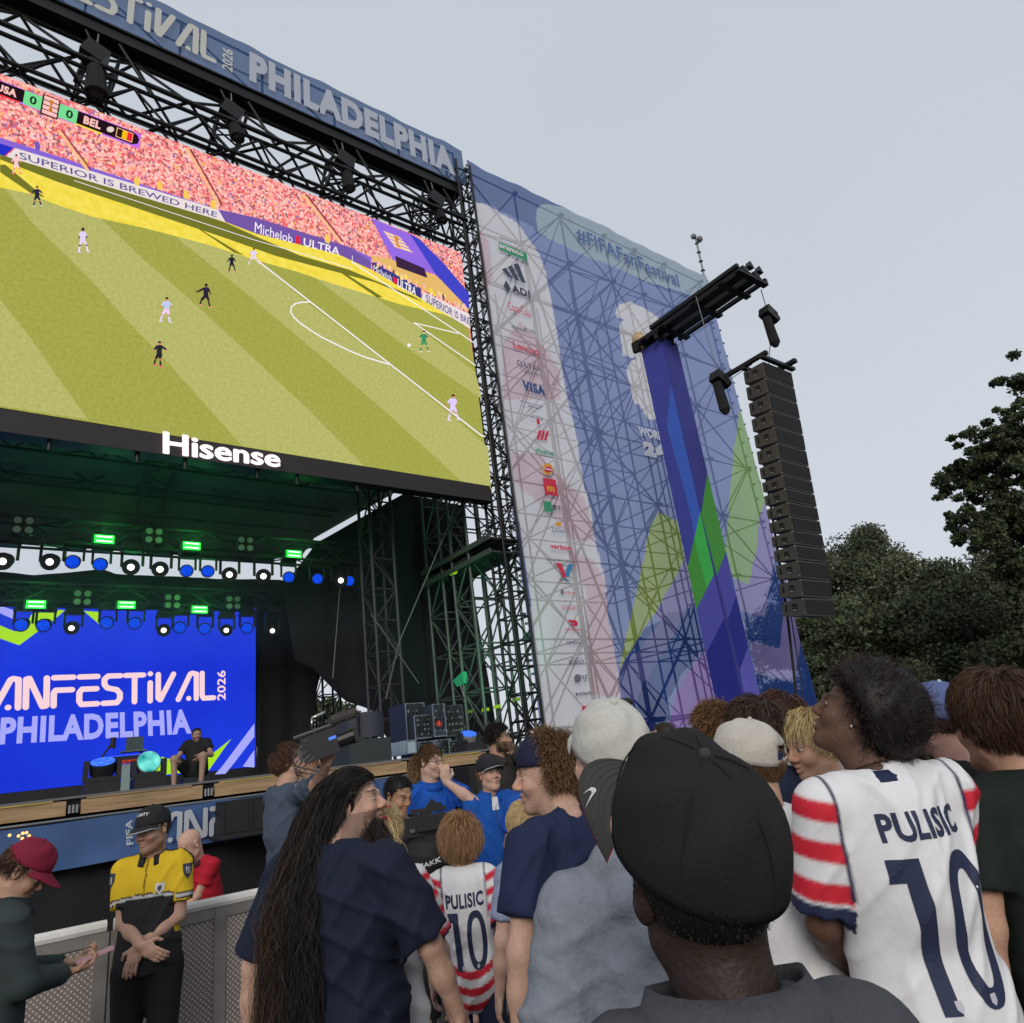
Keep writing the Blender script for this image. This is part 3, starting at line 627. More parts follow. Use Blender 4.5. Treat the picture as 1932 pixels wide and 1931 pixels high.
# ------------------------------------------------------------------ printed side banner and the scaffold behind it
z5 = lambda P: [(849.0 + x * .2442, 283.0 + y * .2442) for x, y in P]
z6 = lambda P: [(1085.0 + x * .2442, 471.7 + y * .2442) for x, y in P]
z7 = lambda P: [(896.2 + x * .2442, 849.0 + y * .2442) for x, y in P]
z8 = lambda P: [(1226.4 + x * .2442, 849.0 + y * .2442) for x, y in P]
SKY_L = (134, 150, 206); WHI = (244, 240, 244); PKW = (236, 206, 216); GRNB = (150, 190, 118); GRNY = (168, 190, 100); LILA = (150, 140, 200); NVY = (52, 84, 160); DKB = (40, 60, 130); TEAL = (172, 190, 206)
side_layers = [
    (z5([(100, 60), (560, 260), (1000, 460), (2000, 960), (2000, 1230), (1500, 1020), (950, 760), (660, 650), (640, 600), (300, 420), (130, 420)]), (88, 110, 168)),
    (z5([(665, 470), (700, 430), (760, 425), (890, 445), (2000, 960), (2000, 1180), (1500, 1010), (960, 780), (740, 680), (680, 650), (660, 560)]), TEAL),
    (z5([(150, 400), (240, 415), (400, 490), (520, 570), (600, 680), (690, 800), (745, 950), (775, 1140), (810, 1330), (860, 1640), (915, 1931), (300, 1931)]), WHI),
    (z7([(60, -420), (712, -420), (790, -60), (830, 230), (890, 460), (940, 780), (1000, 1000), (1020, 1260), (1090, 1590), (1135, 1980), (1160, 2200), (560, 2300), (350, 600)]), WHI),
    (z5([(190, 590), (300, 720), (330, 1000), (250, 1100)]), PKW), (z5([(540, 1330), (700, 1500), (850, 1700), (860, 1931), (420, 1931), (400, 1500)]), PKW),
    (z7([(280, 20), (480, 40), (640, 200), (850, 380), (930, 700), (760, 700), (500, 420), (300, 250)]), PKW),
    (z7([(700, 760), (900, 850), (1000, 1010), (1020, 1260), (1090, 1590), (1120, 1900), (900, 1900), (880, 1500), (860, 1100)]), PKW),
    (z5([(1280, 1260), (1300, 1200), (1390, 1180), (1500, 1230), (1600, 1290), (1640, 1400), (1640, 2000), (1420, 1960), (1400, 1830), (1370, 1700), (1400, 1630), (1460, 1610), (1340, 1590), (1310, 1400), (1310, 1340), (1340, 1320), (1290, 1300)]), WHI),
    (z6([(410, 930), (440, 880), (490, 860), (560, 900), (620, 1320), (560, 1300), (480, 1180), (440, 1020)]), WHI),
    (z6([(1270, 1240), (1310, 1300), (1480, 2000), (1180, 2000), (1230, 1560)]), GRNB),
    (z8([(640, -40), (780, -40), (830, 180), (895, 390), (850, 520), (830, 760), (790, 900), (760, 1045), (640, 990), (580, 830), (610, 440), (640, 200)]), GRNB),
    (z8([(895, 390), (1000, 880), (1010, 1000), (880, 1300), (700, 1250), (650, 1020), (760, 1045), (790, 900), (830, 760), (850, 520)]), LILA),
    (z8([(1000, 700), (1060, 1300), (1000, 1540), (760, 1470), (700, 1250), (880, 1300), (930, 1000)]), NVY),
    (z8([(1040, 1230), (1180, 1300), (1250, 1600), (1180, 2000), (1110, 1800), (820, 1730), (770, 1480), (1000, 1540)]), LILA),
    (z8([(1180, 1420), (1320, 1800), (1360, 2200), (780, 2200), (830, 1730), (1110, 1800), (1150, 1600)]), NVY),
    (z7([(1410, 490), (1470, 510), (1560, 560), (1620, 850), (1400, 1260), (1310, 1380), (1120, 1690), (1160, 1480), (1280, 960), (1350, 600)]), GRNY),
    (z7([(1630, 860), (1700, 1180), (1560, 1300), (1430, 1350), (1400, 1270)]), LILA),
    (z7([(1120, 1700), (1310, 1380), (1600, 1250), (1720, 1200), (1780, 1530), (1600, 1730), (1400, 2100), (1180, 2100)]), NVY),
    (z7([(1120, 1690), (1400, 1420), (1480, 1500), (1250, 1931), (1130, 2000)]), (96, 100, 170)),
    (z7([(1500, 1250), (1620, 1250), (1500, 1500), (1400, 1640), (1300, 1500)]), (110, 112, 170)),
    (z7([(1790, 1530), (1900, 2000), (1480, 2200), (1560, 1850), (1680, 1680)]), (160, 120, 210)),
    (z7([(1300, 1780), (1480, 2000), (1440, 2200), (1180, 2200)]), DKB),
]
sbn = thing('side_banner', 'tall printed mesh banner with sponsor column on the scaffold wall', 'banner', (15, BY, 1))
BX0, BX1, BZ1, BZ0 = 9.72, 20.52, 17.92, 0.6
printed_banner('fabric', BX0, BX1, BZ1, BZ0, BY, .05, SKY_L, side_layers, sbn, FAB, ripple=.03)
f = Flat(lambda px, py: onY(px, py, BY - .07), .003)
DKT = mat('logo_dark', lin((70, 74, 96)), .8); RED = mat('logo_red', lin((206, 50, 76)), .8); NVT = mat('logo_navy', lin((52, 78, 130)), .8); GNT = mat('logo_green', lin((60, 150, 110)), .8)
GRT = mat('logo_grey', lin((110, 112, 128)), .8); WPT = mat('logo_white', lin((226, 226, 228)), .8); BLT = mat('logo_blue_text', lin((84, 112, 158)), .8); ORT = mat('logo_orange', lin((220, 160, 60)), .8)
def tx(s, l, t, r_, b_, m, bold=.02, slope=None):
    """text between picture columns l..r, top t and bottom b measured at the left end"""
    wl = onY(l, b_, BY - .07); wt = onY(l, t, BY - .07); wr = onY(r_, b_ + (r_ - l) * .3, BY - .07)
    f.text(s, rect(wl[0], wl[2], wr[0], wt[2], BY - .07), m, bold); flush_logo()
def flush_logo():
    """each sponsor mark becomes a part of its own"""
    global f
    if f.f: f.build('sponsor_mark', sbn)
    z_ = f.z; f = Flat(lambda px, py: onY(px, py, BY - .07), .003); f.z = z_ % 4
tx('#FIFAFanFestival', 1090, 430, 1276, 458, BLT, .02)
tx('FIFA PARTNERS', 943, 447, 979, 450, GRT, .02)
p = onY(940, 458, BY - .07); f.poly(rect(p[0], p[2] - .26, p[0] + 1.0, p[2] + .02, BY - .07), GNT); f.z += 2; tx('aramco', 942, 461, 986, 468, WPT, .03)
for k in range(3):                                         # three slanted bars
    X = onY(957, 510, BY - .07); x_ = X[0] + k * .22; hh = .18 + .17 * k
    f.poly([(x_, BY - .07, X[2] - .25 + .0), (x_ + .17, BY - .07, X[2] - .25), (x_ - .05 + .02 * k, BY - .07, X[2] - .25 + hh + .12), (x_ - .2, BY - .07, X[2] - .25 + hh)], DKT)
tx('ADI', 966, 538, 1000, 552, DKT, .05); p = onY(956, 540, BY - .07); f.poly([(p[0], BY - .07, p[2] + .18), (p[0] + .12, BY - .07, p[2] - .05), (p[0], BY - .07, p[2] - .25), (p[0] - .12, BY - .07, p[2] - .05)], DKT)
tx('Coca-Cola', 960, 570, 1001, 586, RED, .0)
tx('HYUNDAI', 966, 614, 990, 619, DKT, .02); tx('KIA', 990, 618, 1010, 625, DKT, .0)
tx('Lenovo', 969, 644, 1018, 658, RED, .01)
tx('QATAR', 976, 680, 1022, 693, DKT, .0); tx('AIRWAYS', 990, 698, 1024, 705, DKT, .0)
tx('VISA', 987, 719, 1030, 737, NVT, .06)
tx('FIFA WORLD CUP 2026', 982, 756, 1024, 760, DKT, .02); tx('SPONSORS', 996, 765, 1018, 769, DKT, .02)
tx('ULTRA', 1000, 782, 1026, 788, GRT, .01); p = onY(1015, 795, BY - .07); f.poly(rect(p[0] - .05, p[2] - .1, p[0] + .05, p[2] + .05, BY - .07), RED)
for k in range(3): p = onY(1010 + k * 7, 820 + k, BY - .07); f.poly([(p[0], BY - .07, p[2] - .15), (p[0] + .08, BY - .07, p[2] - .15), (p[0] + .22, BY - .07, p[2] + .15), (p[0] + .14, BY - .07, p[2] + .15)], RED)
tx('Hisense', 1011, 845, 1044, 855, GNT, .03)
f.disc((1033, 886), 10, ORT, ry=11); f.disc((1034, 887), 8, RED, ry=6); f.z += 2; tx('Lays', 1027, 883, 1041, 888, WPT, .04)
p = onY(1028, 934, BY - .07); f.poly(rect(p[0], p[2], p[0] + .42, p[2] + .45, BY - .07), RED); f.z += 2; tx('m', 1032, 918, 1046, 928, ORT, .05)
p = onY(1027, 966, BY - .07); f.poly(rect(p[0], p[2], p[0] + .26, p[2] + .28, BY - .07), GNT); tx('蒙牛', 1042, 953, 1060, 964, DKT, .02)
f.disc((1053, 990), 6, ORT, ry=4); tx('Dove', 1042, 996, 1066, 1005, NVT, .0)
tx('verizon', 1038, 1027, 1079, 1036, RED, .04)
tx('FIFA WORLD CUP 2026', 1032, 1055, 1091, 1059, DKT, .02); tx('SUPPORTERS', 1045, 1065, 1079, 1069, DKT, .02)
p = onY(1055, 1090, BY - .07); f.poly([(p[0] - .05, BY - .07, p[2] + .35), (p[0] + .12, BY - .07, p[2] + .35), (p[0] + .24, BY - .07, p[2]), (p[0] + .12, BY - .07, p[2])], RED)
f.poly([(p[0] + .36, BY - .07, p[2] + .35), (p[0] + .5, BY - .07, p[2] + .33), (p[0] + .26, BY - .07, p[2]), (p[0] + .18, BY - .07, p[2] + .05)], mat('logo_sky', lin((60, 130, 190))))
tx('Valvoline', 1055, 1093, 1077, 1097, NVT, .02)
tx('airbnb', 1063, 1115, 1086, 1121, RED, .0); f.disc((1060, 1118), 3, GRT, ry=5)
tx('DIAGEO', 1061, 1143, 1092, 1151, RED, .0)
f.poly([(1071, 1170), (1085, 1171), (1091, 1176), (1089, 1182), (1080, 1183), (1077, 1179), (1084, 1178), (1074, 1175)], RED); tx('DOORDASH', 1067, 1187, 1099, 1191, RED, .03)
tx('Globant', 1069, 1210, 1098, 1217, DKT, .01); tx('MARRIOTT', 1077, 1242, 1100, 1245, DKT, .0); tx('BONVOY', 1074, 1246, 1105, 1254, DKT, .01)
f.disc((1089, 1281), 6, GRT, ry=8); tx('PIF', 1094, 1275, 1111, 1287, DKT, .0)
tx('ROCKIT', 1086, 1308, 1117, 1314, DKT, .05); p = onY(1099, 1342, BY - .07); f.poly(rect(p[0], p[2] - .1, p[0] + .3, p[2] + .1, BY - .07), RED)
tx('WORLD', 1206, 805, 1262, 822, mat('logo_cream', lin((206, 210, 222))), .04); tx('26', 1216, 832, 1262, 860, mat('logo_cream', (0, 0, 0)), .09)
flush_logo()
tie = MB()
for z_ in np.arange(1.2, 17.8, .55):
    tie.box((BX1 + .02, BY, z_), (.05, .05, .05)); tie.box((BX0 - .02, BY, z_), (.05, .05, .05))
tag(tie.build('lacing_ties', STEEL, sbn), kind='stuff')
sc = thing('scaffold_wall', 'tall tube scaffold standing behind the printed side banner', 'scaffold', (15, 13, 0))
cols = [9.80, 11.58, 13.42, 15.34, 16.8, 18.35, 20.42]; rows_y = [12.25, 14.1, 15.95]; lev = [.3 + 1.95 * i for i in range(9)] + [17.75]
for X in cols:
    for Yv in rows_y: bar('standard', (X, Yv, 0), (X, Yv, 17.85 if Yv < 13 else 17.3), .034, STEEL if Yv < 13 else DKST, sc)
for li, z in enumerate(lev):
    for i in range(6):
        for Yv in rows_y:
            if Yv > 13 and li % 2 and i > 3: continue
            bar('ledger', (cols[i], Yv, z), (cols[i + 1], Yv, z), .023, DKST, sc)
    for X in cols: bar('ledger', (X, 12.25, z + .02), (X, 15.95, z + .02), .022, DKST, sc)
for li in range(9):
    z, zz = lev[li], lev[li + 1]
    for i in range(6):
        a, c = (cols[i], cols[i + 1]) if (li + i) % 2 else (cols[i + 1], cols[i])
        bar('brace', (a, 12.29, z), (c, 12.29, zz), .024, DKST, sc)
        if (li + i) % 3: bar('brace', (c, 15.9, z), (a, 15.9, zz), .024, DKST, sc)
    for i, X in enumerate(cols):
        a, c = (12.25, 14.1) if (li + i) % 2 else (14.1, 12.25)
        bar('brace', (X + .03, a, z), (X + .03, c, zz), .022, DKST, sc)
        if i % 2 == 0: bar('brace', (X + .03, a + 1.85, z), (X + .03, c + 1.85, zz), .022, DKST, sc)
for z in (.3, 4.2, 8.1, 12): bar('raker', (9.8, 12.25, z), (13.42, 12.25, z + 3.9), .04, DKST, sc); bar('raker', (11.58, 12.3, z + 3.9), (16.8, 15.9, z), .04, DKST, sc)
# couplers on the visible edge standards
cp = MB()
for z in np.arange(.6, 17.8, .52):
    for X in (9.80, 20.42): cp.box((X, 12.2, z), (.11, .1, .05))
for X in cols:
    for z in lev: cp.box((X, 12.2, z), (.13, .13, .07))
tag(cp.build('coupler', DKST, sc), kind='stuff')
# ------------------------------------------------------------------ scaffold towers between the stage opening and the side banner
def tower(name, label, X0, X1, Y0, Y1, z1, m, group, step=1.0, r=.03, z0=0.0):
    t = thing(name, label, 'scaffold tower', ((X0 + X1) / 2, (Y0 + Y1) / 2, z0), group)
    C = [(X0, Y0), (X1, Y0), (X1, Y1), (X0, Y1)]
    for x, y in C: bar('standard', (x, y, z0), (x, y, z1), r * 1.25, m, t)
    n = int((z1 - z0) / step)
    for i in range(n):
        z = z0 + .25 + i * step
        for k in range(4):
            a, c = C[k], C[(k + 1) % 4]
            bar('ledger', (*a, z), (*c, z), r * .75, m, t, 5)
            if (i + k) % 2: a, c = c, a
            if z + step < z1: bar('brace', (*a, z), (*c, z + step), r * .7, m, t, 5)
    return t
TG = 'scaffold towers beside the stage'
TW = mat('tower_tube', (.085, .095, .09), .5, .4)
tower('scaffold_tower', 'green lit scaffold tower nearest the black side curtain', 9.0, 9.8, 14.15, 14.87, 13.9, TW, TG, 1.0)
tower('scaffold_tower', 'scaffold tower in the middle of the row beside the stage', 8.95, 9.8, 12.87, 13.6, 14.3, TW, TG, 1.0)
tower('scaffold_tower', 'slim scaffold tower touching the left edge of the printed banner', 9.25, 9.72, 11.9, 12.4, 17.6, BLACK, TG, .55, .028)
for k, (z, Yv) in enumerate(((6.1, 13.5), (6.42, 14.2))):
    t = thing('scaffold_deck', ['grey deck boards bridging the scaffold towers', 'upper deck frame between the scaffold towers'][k], 'deck', (9.4, Yv, z))
    for j in range(3): b = MB(); b.box2((8.9 + j * .32, 11.95, z), (9.18 + j * .32, 14.9, z + .04)); b.build('board', mat('deck_board', (.035, .036, .035), .7), t)
    b = MB(); b.box2((8.86, 11.9, z - .05), (8.9, 14.95, z + .07)); b.build('toe_board', mat('toe_board', (.05, .06, .05), .7), t)
# rear lattice mast seen through the stage opening and one inside the wing
tower('lattice_mast', 'thin lattice mast behind the stage seen through the gap in the curtains', 9.2, 9.8, 22.3, 22.9, 5.6, BLACK, 'lattice masts', .6, .03)
tower('lattice_mast', 'tall lattice mast standing inside the dark stage wing', 6.9, 7.45, 13.7, 14.25, 9.0, mat('wing_mast', (.04, .042, .042), .5, .3), 'lattice masts', .7, .03, DZ)
# camera mast on top of the banner
t = thing('mast_camera', 'small dome camera on a thin pole above the right corner of the banner', 'camera', (20.9, 12.5, 17.8))
a = onY(1328, 520, 12.5); c = onY(1313, 452, 12.5)
bar('pole', a, c, .035, STEEL, t)
b = MB(); b.ball(c + np.array([-.12, 0, .08]), .12); b.ball(c + np.array([.25, 0, .1]), .14); b.tube(c, c + np.array([.25, 0, .16]), .04); b.build('camera_head', mat('camera_grey', (.2, .2, .2), .4), t, smooth=True)
for i in range(4): q_ = a + (c - a) * (i + .5) / 4; b = MB(); b.box(q_, (.12, .12, .06)); b.build('clamp', DKST, t)
# ================================================================== lighting rigs
RIG = mat('rig_truss_steel', (.045, .048, .05), .45, .5)
for nm, lab, Y, z, X1, h in (('lighting_truss', 'front lighting truss hung under the stage roof', 15.0, 6.55, 7.3, .45), ('lighting_truss', 'rear lighting truss above the blue video wall', 17.0, 5.92, 6.1, .40)):
    t = thing(nm, lab, 'truss', (0, Y, z), 'lighting trusses on the stage')
    truss(t, (-6, Y, z), (X1, Y, z), (0, 0, 1), (0, 1, 0), h, .45, .6, .028, RIG, rb=.017)
o = drape('border_cloth', [(-200, 1066), (0, 1092), (200, 1098), (486, 1112), (486, 1156), (-200, 1140)], 17.35, CLOTHB, ripple=.03); tag(o, 'black border cloth above the blue video wall', 'curtain')
def hang_light(cx, cy, Y, kind, label, group, rad):
    c = onY(cx, cy, Y); t = thing('moving_light', label, 'stage light', tuple(c), group)
    d = np.array([-.28, -.88, -.38]); d /= np.linalg.norm(d); s_ = np.cross(d, [0, 0, 1]); s_ /= np.linalg.norm(s_)
    u = np.cross(s_, d)
    b = MB(); b.tube(c, c - d * rad * 1.7, rad * 1.08, rad * .8, n=14); b.build('head', BLKP, t, smooth=False)
    b = MB()
    for k in (-1, 1): b.tube(c - d * rad * .9 + s_ * k * rad * 1.25, c - d * rad * .9 + s_ * k * rad * 1.25 + np.array([0, 0, rad * 2.1]), rad * .2, n=6)
    b.box(c - d * rad * .9 + np.array([0, 0, rad * 2.2]), (rad * 2.9, rad * 1.0, rad * .4)); b.build('yoke', BLKP, t)
    b = MB(); b.box(c - d * rad * .9 + np.array([0, 0, rad * 2.75]), (rad * 2.4, rad * 1.6, rad * .8)); b.build('base', BLKP, t)
    b = MB(); n = 16; R_ = rad * (.9 if kind == 'blue' else .42); V = [c + d * .012 + (s_ * math.cos(2 * math.pi * i / n) + u * math.sin(2 * math.pi * i / n)) * R_ for i in range(n)]
    b.add(V, [tuple(range(n))[::-1]])
    if kind == 'blue': m = emit('blue_lens', lin((0, 16, 190)), 1.0, lin((20, 96, 255)), 45)
    else: m = emit('white_lens', (1, .97, .86), 3)
    b.build('lens', m, t)
    b = MB(); b.tube(c + d * .004, c + d * .02, rad * 1.1, n=16, caps=False); b.build('lens_ring', BLACK, t)
def ordn(i): return ['leftmost', 'second', 'third', 'fourth', 'fifth', 'sixth', 'seventh', 'eighth', 'ninth', 'tenth', 'eleventh', 'twelfth', 'last'][i]
f1 = [(5, 1060, 'w'), (94, 1061, 'w'), (137, 1061, 'b'), (189, 1066, 'b'), (247, 1071, 'w'), (302, 1075, 'w'), (352, 1078, 'b'), (392, 1079, 'b'), (433, 1085, 'w'), (497, 1088, 'w'), (545, 1090, 'b'), (599, 1093, 'b'), (643, 1096, 'w'), (659, 1097, 'b')]
cw = cb = 0
for x_, y_, k in f1:
    if k == 'w': lab = '%s white moving light from the left on the front truss' % ordn(cw); cw += 1
    else: lab = '%s blue wash light from the left on the front truss' % ordn(cb); cb += 1
    hang_light(x_, y_, 14.9, 'blue' if k == 'b' else 'white', lab, 'moving lights on the front truss', .125 if k == 'b' else .15)
f2 = [(40, 1180, 'b'), (82, 1181, 'b'), (135, 1186, 'w'), (201, 1176, 'b'), (254, 1177, 'b'), (309, 1190, 'w'), (339, 1185, 'b'), (386, 1187, 'b'), (427, 1190, 'w'), (466, 1186, 'b'), (514, 1191, 'w')]
cw = cb = 0
for x_, y_, k in f2:
    if k == 'w': lab = '%s white moving light from the left on the rear truss' % ordn(cw); cw += 1
    else: lab = '%s blue wash light from the left on the rear truss' % ordn(cb); cb += 1
    hang_light(x_, y_, 16.8, 'blue' if k == 'b' else 'white', lab, 'moving lights on the rear truss', .13)
GRE = emit('strobe_green', (.02, 1.0, .06), 2.2); GRC = emit('strobe_core', (.6, 1.0, .62), 2.5)
for i, (x_, y_, Y, w_, row) in enumerate(((197, 1018, 14.7, .33, 'front'), (362, 1030.6, 14.7, .33, 'front'), (555, 1046, 14.7, .33, 'front'), (68, 1141, 16.6, .33, 'rear'), (239, 1142, 16.6, .33, 'rear'), (377, 1151, 16.6, .33, 'rear'))):
    c = onY(x_, y_, Y); t = thing('strobe_light', 'bright green strobe bar, %s one of the %s truss' % (['left', 'middle', 'right'][i % 3], row), 'stage light', tuple(c), 'green strobe bars')
    b = MB(); b.box2(c + [-w_ / 2 - .04, .02, -.09], c + [w_ / 2 + .04, .16, .09]); b.build('housing', BLKP, t)
    for k in (-.045, .045):
        b = MB(); b.box2(c + [-w_ / 2, -.005, k - .036], c + [w_ / 2, .018, k + .036]); b.build('strobe_panel', GRE, t)
        b = MB(); b.box2(c + [-w_ / 2 + .03, -.012, k - .012], c + [w_ / 2 - .03, -.006, k + .012]); b.build('strobe_tube', GRC, t)
    ld = bpy.data.lights.new('strobe_glow', 'POINT'); ld.energy = 12; ld.color = (.06, 1, .16); ld.shadow_soft_size = .12
    lo = bpy.data.objects.new('strobe_glow', ld); COL.objects.link(lo); lo.parent = t; lo.location = (0, -.28, .06); ORG[lo.name] = c
BLN = mat('blinder_lens', (.35, .42, .33), .3)
for i, (x_, y_, Y, row) in enumerate(((44, 991, 14.7, 'front'), (291, 1011, 14.7, 'front'), (464, 1026.6, 14.7, 'front'), (156, 1128, 16.6, 'rear'), (326, 1135, 16.6, 'rear'), (441, 1137.6, 16.6, 'rear'))):
    c = onY(x_, y_, Y); t = thing('blinder_light', 'unlit four lens blinder, %s one on the %s truss' % (['left', 'middle', 'right'][i % 3], row), 'stage light', tuple(c), 'four lens blinders')
    b = MB(); b.box2(c + [-.17, .03, -.17], c + [.17, .12, .17]); b.build('housing', BLKP, t)
    for dx in (-.09, .09):
        for dz in (-.09, .09): b = MB(); b.tube(c + [dx, -.0, dz], c + [dx, .03, dz], .065, n=10); b.build('lens', BLN, t)
# glow of the picture walls falls from their own surfaces; small wash from the stage lights
for (nm, par, loc, col, e) in ():
    pass
# ------------------------------------------------------------------ lamps standing on the stage edge
def floor_light(cx, cy, Y, label, lensm, r, dirv, pale=False):
    c = onY(cx, cy, Y); t = thing('floor_moving_light', label, 'stage light', (c[0], Y, DZ), 'moving lights standing on the stage edge')
    d = np.array(dirv, float); d /= np.linalg.norm(d); s_ = np.cross(d, [0, 1, 0.01]); s_ /= np.linalg.norm(s_); u = np.cross(s_, d)
    b = MB(); b.tube(c, c - d * r * .9, r, r * .97, n=20); b.tube(c - d * r * .9, c - d * r * 1.7, r * .97, r * .5, n=20); b.build('head', mat('lamp_shell', (.02, .022, .024), .35, .2) if not pale else mat('lamp_shell_pale', (.22, .22, .22), .3), t, smooth=False)
    b = MB(); n = 24; b.add([c + d * .008 + (s_ * math.cos(2 * math.pi * i / n) + u * math.sin(2 * math.pi * i / n)) * r * .93 for i in range(n)], [tuple(range(n))]); b.build('lens', lensm, t)
    b = MB(); zb = DZ + .12
    for k in (-1, 1):
        b.box2((c[0] + k * r * 1.22 - .02, c[1] - .05, zb), (c[0] + k * r * 1.22 + .02, c[1] + .05, c[2] + .02))
    b.box2((c[0] - r * 1.3, c[1] - .06, zb), (c[0] + r * 1.3, c[1] + .06, zb + .04)); b.build('yoke', BLKP, t)
    b = MB(); b.box2((c[0] - r * 1.25, c[1] - .13, DZ + .01), (c[0] + r * 1.25, c[1] + .13, DZ + .115)); b.build('base', BLKP, t)
BLL = emit('floor_blue_lens', lin((20, 60, 230)), 1.2, lin((90, 150, 255)), 60)
CYL = emit('floor_cyan_lens', lin((0, 150, 150)), 1.0, lin((140, 255, 240)), 9)
floor_light(194, 1439, 8.28, 'round stage light with blue lens turned upwards on the stage edge', BLL, .115, (-.1, -.42, .9))
floor_light(281, 1438, 8.3, 'round stage light with cyan lens facing the crowd', CYL, .115, (.05, -.9, .3), True)
floor_light(884, 1386, 8.3, 'round stage light with blue lens beside the man in the black hoodie', BLL, .115, (-.1, -.42, .9), True)
# keyboard, laptop and microphone stands
t = thing('keyboard_stand', 'keyboard on a stand draped with a pale cloth on the stage', 'keyboard', tuple(onY(232, 1470, 10.4)))
a = onY(203, 1436, 10.4); c = onY(262, 1430, 10.4)
b = MB(); b.box2((a[0], 10.3, a[2] - .04), (c[0], 10.65, a[2] + .03)); b.build('keyboard', BLKP, t)
b = MB(); b.box2((a[0], 10.29, a[2] + .03), (c[0], 10.3, a[2] + .045)); b.build('edge_strip', emit('blue_strip', lin((60, 90, 255)), 1), t)
a2 = onY(226, 1440, 10.28)
f = Flat(lambda px, py: onY(px, py, 10.27), .002); f.text('HOLLYWOOD', [(227, 1442), (257, 1440), (257, 1433), (227, 1435)], E8((230, 70, 40)), .02); f.build('name_lights', t)
b = MB(); p_ = onY(231, 1443, 10.3); q_ = onY(254, 1480, 10.3); b.box2((p_[0], 10.3, DZ), (q_[0], 10.34, p_[2])); b.build('cloth', mat('pale_teal_cloth', (.22, .30, .28), .9), t)
t = thing('microphone_stand', 'microphone on a slanting boom stand left of the keyboard', 'microphone stand', tuple(onY(190, 1480, 10.2)))
bar('boom', onY(183, 1443, 10.2), onY(213, 1400, 10.2), .012, BLACK, t); b = MB(); p_ = onY(213.5, 1402, 10.2); b.tube(p_ + [0, 0, -.07], p_ + [0, 0, .06], .028, .034); b.build('microphone', BLACK, t)
bar('upright', onY(186, 1441, 10.2), onY(186, 1441, 10.2) * [1, 1, 0] + [0, 0, DZ], .014, BLACK, t)
t = thing('laptop_stand', 'open laptop on a stand behind the keyboard', 'laptop', tuple(onY(252, 1480, 10.6)))
p_ = onY(254, 1404, 10.6); b = MB(); b.box(p_, (.2, .01, .17)); b.build('screen', mat('laptop_shell', (.05, .07, .07), .4), t)
b = MB(); b.box(p_ + [-.03, -.1, -.1], (.28, .2, .015)); b.build('tray', mat('laptop_tray', (.12, .16, .14), .5), t)
bar('upright', p_ + [.08, 0, -.1], p_ * [1, 1, 0] + [.08, 0, DZ], .015, BLACK, t)
# ------------------------------------------------------------------ racks, cases and side-fill speakers in the wing
def case(cx0, cy0, cx1, cy1, Y, label, col, edge, dets=1, dep=.6):
    a = onY(cx0, cy1, Y); c = onY(cx1, cy0, Y); t = thing('flight_case', label, 'equipment case', (a[0], Y, a[2]), 'equipment cases in the stage wing')
    b = MB(); b.box2((a[0], Y, a[2]), (c[0], Y + dep, c[2])); b.build('body', col, t)
    b = MB(); e = .018
    for (x0, z0, x1, z1) in ((a[0], a[2], c[0], a[2] + e), (a[0], c[2] - e, c[0], c[2]), (a[0], a[2] + e, a[0] + e, c[2] - e), (c[0] - e, a[2] + e, c[0], c[2] - e)): b.box2((x0, Y - .012, z0), (x1, Y - .001, z1))
    b.build('edge_frame', edge, t)
    random.seed(int(cx0 * 7 + cy0))
    if dets:
        W_, H_ = c[0] - a[0], c[2] - a[2]
        b = MB()
        for i in range(6):
            for j in range(4):
                if random.random() < .65: x_ = a[0] + W_ * (.12 + .14 * i); z_ = a[2] + H_ * (.15 + .2 * j); b.box2((x_, Y - .02, z_), (x_ + W_ * .07, Y - .002, z_ + H_ * .07))
        b.build('sockets', mat('socket_plates', (.16, .24, .21), .5), t)
        b = MB()
        for i in range(4):
            x_ = a[0] + W_ * (.2 + .15 * i); P = [(x_ + .03 * math.sin(k * 1.3 + i), Y - .04 - .02 * math.sin(k), c[2] - H_ * k / 6) for k in range(6)]; b.path(P, .008, 5)
        b.build('cables', BLACK, t)
    return t
CB = mat('case_dark', (.02, .025, .03), .5); CE = mat('case_edge', (.22, .26, .29), .4, .5)
case(768, 1326, 800, 1400, 11.2, 'dark equipment rack with pale edges left in the wing', CB, CE)
case(783, 1348, 823, 1396, 11.0, 'patch rack with looping green cables in the wing', CB, CE)
case(819, 1328, 838, 1392, 10.9, 'slim dimmer rack with red button in the wing', mat('case_navy', (.035, .045, .07), .5), CE)
case(838, 1330, 872, 1392, 11.0, 'wide dark power cabinet in the wing beside the green tower', CB, mat('case_edge_d', (.08, .10, .10), .4, .4))
case(767, 1396, 785, 1424, 10.4, 'small white and blue case on the wing floor', mat('case_pale', (.35, .45, .5), .5), CE, 0)
case(790, 1398, 818, 1432, 10.6, 'low dark case with metal edges behind the woman in blue', CB, CE)
case(822, 1394, 850, 1432, 10.6, 'grey flight case beside the blue floor lamp', mat('case_grey', (.07, .09, .12), .5), CE)
case(848, 1396, 872, 1430, 10.5, 'dark case with round sockets behind the blue floor lamp', CB, mat('case_edge_g', (.16, .26, .22), .4, .4))
p_ = onY(829, 1366, 10.88); b = MB(); b.tube(p_, p_ + [0, .02, 0], .05, n=10); o = b.build('emergency_button', emit('red_button', lin((210, 70, 50)), .9), None, tuple(p_)); tag(o, 'red button on the slim dimmer rack in the wing', 'button')
t = thing('side_fill_speaker', 'pair of dark upright speaker columns on a grey subwoofer in the wing', 'speaker', tuple(onY(695, 1424, 9.6)))
